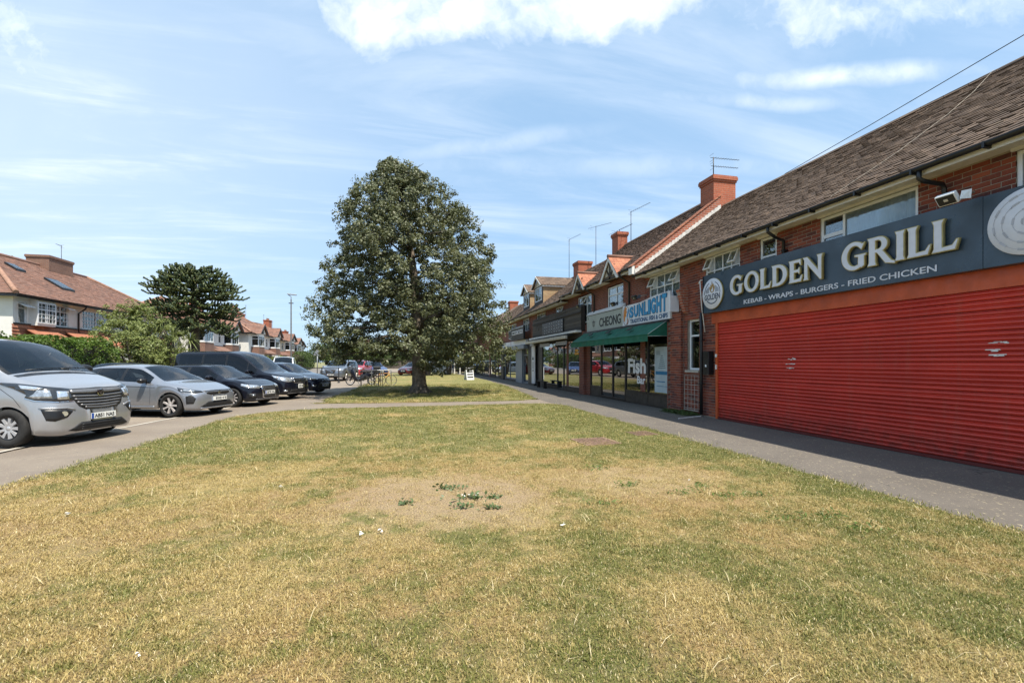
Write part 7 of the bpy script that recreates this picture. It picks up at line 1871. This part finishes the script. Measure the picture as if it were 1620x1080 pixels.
# ================================================================== motorcycle, bicycle, racks
mo = thing('motorcycle', 'dark motor scooter with top box parked behind the bicycle stands', 'motorcycle', (-2.9, 30.9, 0), R(-172))
def mwheel(parent, x, r, w, nm='wheel', spokes=5, mat=ALLOY):
    k = .06 if spokes < 9 else .022
    h = thing_part(nm, parent); M = Matrix.Translation((x, 0, r)) @ Matrix.Rotation(R(90), 4, 'X')
    MB().lathe([(r - k, -w / 2), (r - .01, -w / 2 * .9), (r, 0), (r - .01, w / 2 * .9), (r - k, w / 2)], 28, M, close=True).build('tyre', TYRE, h)
    mb = MB(); mb.lathe([(r - k, -w * .4), (r - k - .015, 0), (r - k, w * .4)], 28, M); mb.lathe([(.04, -.03), (.04, .03), (0, .03)], 12, M)
    for i in range(spokes):
        a = 2 * math.pi * i / spokes; mb.tube([tuple(M @ Vector((0, 0, 0))), tuple(M @ Vector(((r - k - .01) * math.cos(a), (r - k - .01) * math.sin(a), 0)))], .014 if spokes < 9 else .003, 5)
    mb.build('rim', mat, h); return h
mwheel(mo, .62, .29, .11); mwheel(mo, -.68, .27, .12)
mb = MB(); mb.smooth = True
mb.tube([(.50, 0, .85), (.48, 0, .60), (.62, 0, .30)], .05, 8); mb.build('fork', BLACKM, mo)
SP = []
for (x, zl, zh, w) in ((-1.0, .62, .82, .10), (-.85, .50, .84, .16), (-.5, .36, .86, .19), (-.15, .28, .80, .18), (.02, .22, .46, .19), (.2, .22, .42, .19), (.32, .25, .70, .19), (.42, .35, .98, .20), (.52, .50, 1.08, .16), (.62, .70, .98, .08)): SP.append((x, zl, zh, w))
mb = MB(); mb.smooth = True; n = 12
for x, zl, zh, w in SP:
    for q_ in range(n):
        a = 2 * math.pi * q_ / n; mb.v.append((x, w * math.cos(a), (zl + zh) / 2 + (zh - zl) / 2 * math.sin(a)))
for i in range(len(SP) - 1):
    for q_ in range(n): mb.face([i * n + q_, i * n + (q_ + 1) % n, (i + 1) * n + (q_ + 1) % n, (i + 1) * n + q_])
mb.face(list(range(n))[::-1]); mb.face([(len(SP) - 1) * n + q_ for q_ in range(n)]); mb.build('bodywork', BLACKC, mo)
MB().box(-.75, .05, -.15, .15, .80, .90).build('seat', BLACKP, mo, bevel=.03)
MB().box(-1.25, -.80, -.22, .22, .86, 1.20).build('top_box', BLACKM, mo, bevel=.04)
mb = MB(); mb.tube([(.42, -.34, 1.06), (.50, -.12, 1.02), (.50, .12, 1.02), (.42, .34, 1.06)], .014, 6); mb.tube([(.5, .2, 1.05), (.46, .3, 1.25)], .006, 4); mb.tube([(.5, -.2, 1.05), (.46, -.3, 1.25)], .006, 4); mb.build('handlebar', BLACKM, mo)
MB().prism([(.56, -.17, 1.02), (.56, .17, 1.02), (.40, .13, 1.42), (.40, -.13, 1.42)], (.006, 0, 0)).build('windshield', glassmat('screen', (.6, .65, .68)), mo)
for sd in (-1, 1): MB().lathe([(0, .03), (.06, .02), (.07, 0), (.06, -.01), (0, -.01)], 12, Matrix.Translation((.46, sd * .32, 1.28)) @ Matrix.Rotation(R(-90), 4, 'Y')).build('mirror', BLACKP, mo)
MB().lathe([(0, .05), (.07, .03), (.08, 0)], 14, Matrix.Translation((.58, 0, .88)) @ Matrix.Rotation(R(90), 4, 'Y')).build('headlamp', LENSB, mo)
def bicycle(label, x, y, rz, fm, lean=6):
    b = thing('bicycle', label, 'bicycle', (x, y, 0), rz, 'bicycles at the stands'); b.rotation_euler = (R(lean), 0, rz)
    mwheel(b, .52, .34, .035, spokes=16, mat=GREYM); mwheel(b, -.52, .34, .035, spokes=16, mat=GREYM)
    mb = MB()
    for p in ([(-.52, 0, .34), (-.08, 0, .30)], [(-.08, 0, .30), (-.22, 0, .82)], [(-.22, 0, .74), (.36, 0, .80)], [(-.08, 0, .30), (.38, 0, .70)], [(-.52, 0, .34), (-.21, 0, .74)], [(.34, 0, .92), (.40, 0, .66), (.52, 0, .34)]): mb.tube(p, .018, 6)
    mb.build('frame', fm, b)
    MB().tube([(.40, -.26, .98), (.36, -.1, .96), (.36, .1, .96), (.40, .26, .98)], .012, 6).build('handlebar', BLACKM, b)
    MB().box(-.36, -.10, -.06, .06, .84, .89).build('saddle', BLACKP, b, bevel=.02)
    MB().tube([(-.08, -.10, .18), (-.08, -.06, .30), (-.08, .06, .30), (-.08, .10, .42)], .012, 5).build('crank', GREYM, b)
bicycle('bicycle with orange and yellow frame leaning at the right stand', -1.45, 29.7, R(8), pm('orange_frame', (.62, .26, .02), .4)); bicycle('dark bicycle locked between the metal stands', -2.1, 29.5, R(172), BLACKM)
def rack(label, x, y, rz, wd=.75):
    t_ = thing('bicycle_stand', label, 'bike stand', (x, y, 0), rz, 'metal bicycle stands')
    mb = MB(); mb.smooth = True; h = .98; n = 6; P = [(-wd / 2, 0, 0), (-wd / 2, 0, h - .1)] + [(-wd / 2 + .1 - .1 * math.cos(R(90 * i / n)), 0, h - .1 + .1 * math.sin(R(90 * i / n))) for i in range(1, n + 1)]
    P += [(-p[0], 0, p[2]) for p in P[::-1]]; mb.tube(P, .024, 8); mb.build('hoop', BLACKM if 'dark' in label else GREYM, t_)
    for s_ in (-1, 1): MB().lathe([(.06, 0), (.06, .01), (.025, .02)], 12, Matrix.Translation((s_ * wd / 2, 0, 0))).build('base_plate', GREYM, t_)
rack('wide dark bicycle stand nearest the scooter front wheel', -2.15, 28.7, R(0), 1.0); rack('dark bicycle stand set behind the scooter body', -2.35, 29.6, 0, .8)
rack('plain steel bicycle stand beside the yellow bicycle', -1.75, 29.1, R(10), .65); rack('rightmost plain steel bicycle stand by the long grass', -1.25, 29.4, R(10), .65)
# guard rail, posts, sign, lamp
gr_ = thing('guard_rail', 'black metal guard rail at the end of the parking bays', 'railing')
a, b = Vector((-8.6, 37.3, 0)), Vector((-4.74, 34.7, 0))
for i in range(4):
    p = a.lerp(b, i / 3); MB().box(p.x - .035, p.x + .035, p.y - .035, p.y + .035, -.02, 1.08).build('post', BLACKM, gr_, bevel=.005)
mb = MB(); mb.tube([tuple(a + Vector((0, 0, 1.04))), tuple(b + Vector((0, 0, 1.04)))], .028, 8); mb.build('top_rail', BLACKM, gr_)
mb = MB(); mb.tube([tuple(a + Vector((0, 0, .62))), tuple(b + Vector((0, 0, .62)))], .02, 8); mb.build('lower_rail', BLACKM, gr_)
MB().lathe([(.09, 0), (.09, .05), (.04, .08)], 12, Matrix.Translation(b)).build('foot', BLACKM, gr_)
sp = thing('road_sign', 'back of a grey triangular road sign on a pale post by the railings', 'sign', (-7.25, 40.7, 0))
MB().tube([(0, 0, -.05), (0, 0, 2.55)], .04, 8).build('post', GREYM, sp); MB().prism([(-.34, -.05, 2.0), (.34, -.05, 2.0), (0, -.05, 2.6)], (0, .01, 0)).build('sign_plate', GREYM, sp)
lp = thing('street_lamp', 'tall grey street lamp with a flat head across the road', 'lamp post', (-11.0, 48.3, 0))
MB().tube([(0, 0, -.05), (0, 0, 1.6), (0, 0, 1.65), (0, 0, 7.6)], [.11, .11, .075, .055], 10).build('column', pm('lamp_column', (.06, .06, .06), .6, .3), lp)
MB().tube([(0, 0, 7.5), (0, 0, 7.85), (-.25, 0, 8.05)], .035, 8).build('bracket', GREYM, lp); MB().box(-1.05, -.2, -.12, .12, 8.0, 8.1, Matrix.Rotation(R(5), 4, 'Y')).build('lamp_head', GREYM, lp, bevel=.03); MB().box(-.22, .22, -.03, .03, 7.18, 7.26).build('cross_bracket', BLACKM, lp)
ab = thing('a_board', 'white and black pavement board standing at the edge of the grass', 'sign board', (5.0, 37.1, 0), R(18))
for s_ in (-1, 1): MB().prism([(-.33, s_ * .26, 0), (.33, s_ * .26, 0), (.33, s_ * .03, 1.05), (-.33, s_ * .03, 1.05)], (0, s_ * .02, 0)).build('board', WHITE, ab)
mb = MB()
for i, z in enumerate((.2, .42, .64, .84)): yy = -.286 + .232 * z / 1.05; mb.prism([(-.26, yy - .006, z), (.26, yy - .006, z), (.26, yy + .015, z + .10), (-.26, yy + .015, z + .10)], (0, -.003, 0))
mb.build('print_band', INK, ab, kind='stuff')
for i, (x, y, h) in enumerate(((5.75, 56, 1.45), (6.3, 55, 1.3), (7.1, 55.5, .75), (9.7, 55.5, 1.2))):
    tag(MB().box(x - .07, x + .07, y - .07, y + .07, -.05, h).build('post', WPAINT, bevel=.02), ('tall white post left of the dark estate car', 'thicker white post in front of the dark estate car', 'short white post in the middle of the far bays', 'white post nearest the shop corner')[i], 'post', 'white posts at the far bays')
for i, (x, y, lab) in enumerate(((3.42, 7.87, 'larger rusty brown drain cover sunk in the grass near the pavement'), (4.72, 8.53, 'smaller rusty cover sunk in the grass at the pavement edge'))):
    t_ = thing('drain_cover', lab, 'drain cover', (x, y, .02), R(4), 'rusty covers sunk in the lawn'); RU = pm('rusty_iron', (.20, .125, .085), .9, var=.35, scale=14, bump=.5)
    w = .36 if i == 0 else .24; mb = MB(); mb.box(-w, w, -w, w, 0, .014); mb.build('frame', RU, t_)
    mb = MB()
    for a in range(9):
        for b in range(9): mb.box(-w * .85 + a * w * .19, -w * .85 + a * w * .19 + w * .12, -w * .85 + b * w * .19, -w * .85 + b * w * .19 + w * .12, .014, .021)
    mb.build('tread', RU, t_, kind='stuff')
# broad-leaved weeds on the bare patch, litter
WEED2 = leafmat('tuft_leaf', (.11, .17, .035), None, .3, .4)
TUFTS = [(2.59, 4.97, .17, 'green tuft nearest the bare patch on its right'), (3.05, 4.55, .18, 'lower left tuft of the three close together near the pavement'), (3.4, 4.73, .15, 'topmost tuft of the three close together near the pavement'), (3.42, 4.34, .16, 'lower right tuft of the three close together near the pavement'),
    (1.99, 4.38, .18, 'faint green tuft on the pale ground beyond the small paper scrap'), (3.93, 3.56, .2, 'green tuft just above the lower right corner tuft'), (3.92, 3.2, .2, 'green tuft closest to the lower right corner of the lawn'), (2.54, 5.89, .22, 'green tuft far up the lawn below the larger brown cover'),
    (3.84, 4.29, .13, 'small green tuft closest to the pavement edge'), (3.5, 3.59, .2, 'broad green tuft left of the two lower right tufts')]
WEED = leafmat('weed_leaf', (.060, .110, .028), (.10, .14, .05), .15, .35); r = np.random.default_rng(9)
for i, (x, y, sz, lab) in enumerate(((.48, 5.32, .17, 'dark green weed at the top of the bare patch'), (.66, 4.90, .21, 'largest dark green weed, white specks on its leaves, in the bare patch'), (.92, 4.86, .10, 'small weed to the right of the largest weed'), (.56, 4.60, .10, 'small dark weed below and left of the largest weed'), (.82, 4.52, .13, 'dark weed below and right of the largest weed'), (-.02, 4.85, .10, 'thin scattered weed at the left edge of the bare patch'))):
    n = int(300 * sz); t_ = thing('weed', lab, 'weed', (x, y, .018), 0, 'weeds on the bare patch of the lawn')
    Cn = np.c_[r.normal(0, sz * .5, n), r.normal(0, sz * .32, n), np.abs(r.normal(.022, .018, n))]
    leaves('foliage', Cn, np.tile([0, -.2, 1.0], (n, 1)), .048, WEED, t_, 40 + i, .6, .8)
    MB().tube([(0, 0, -.02), (0, 0, .03)], .006, 5).build('stem', WEED, t_)
    if i == 1:
        mb = MB()
        for k in range(9): mb.lathe([(0, .006), (.007, 0)], 6, Matrix.Translation((float(r.normal(0, .07)), float(r.normal(0, .05)), .05)))
        mb.build('petal', WPAINT, t_, kind='stuff')
for i, (x, y, sz, lab) in enumerate((TUFTS)):
    n = int(420 * sz); t_ = thing('grass_tuft', lab, 'grass tuft', (x, y, .018), 0, 'darker green tufts on the dry right side of the lawn')
    Cn = np.c_[r.normal(0, sz * .6, n), r.normal(0, sz * .3, n), np.abs(r.normal(.02, .018, n))]
    leaves('foliage', Cn, np.tile([0, -.2, 1.0], (n, 1)), .05, WEED2, t_, 60 + i, .22, 1.0)
    MB().tube([(0, 0, -.02), (0, 0, .02)], .006, 5).build('root', WEED2, t_)
q = random.Random(31)
LIT = [(-.36, 4.02, .032, 'scrap of white tissue left of its twin below the bare patch'), (-.22, 4.06, .026, 'scrap of white tissue right of its twin below the bare patch'), (1.36, 3.86, .030, 'small scrap of white paper right of the bare patch'),
       (-1.3, 2.62, .022, 'white petal on the grass at the lower left'), (-3.15, 5.2, .026, 'white petal on the pale straw at the far left'), (3.38, 4.96, .022, 'pinkish scrap on the grass near the right pavement'), (-1.42, 5.75, .03, 'white fleck above and left of the bare patch')]
for x, y, s_, lab in LIT:
    mb = MB()
    for k in range(5):
        a = q.uniform(0, 6.28); p = [(x + q.uniform(-s_, s_), y + q.uniform(-s_, s_), .045 + q.uniform(0, s_ * .8)) for _ in range(3)]; mb.poly(p)
    tag(mb.build('paper_scrap', WPAINT), lab, 'litter', 'scraps of litter on the lawn')
bt = thing('plastic_bottle', 'crushed clear plastic bottle lying on the paving by the silver hatchback', 'bottle', (-7.0, 13.1, .035), R(10))
MB().lathe([(0, 0), (.034, .01), (.036, .08), (.030, .10), (.036, .12), (.035, .19), (.014, .225), (.014, .24)], 12, Matrix.Rotation(R(90), 4, 'Y')).build('body', glassmat('clear_plastic', (.8, .82, .84), 2.0, .15, .8, (.5, .5, .5)), bt); MB().lathe([(.016, .235), (.016, .255), (0, .255)], 10, Matrix.Rotation(R(90), 4, 'Y')).build('cap', WHITE, bt)
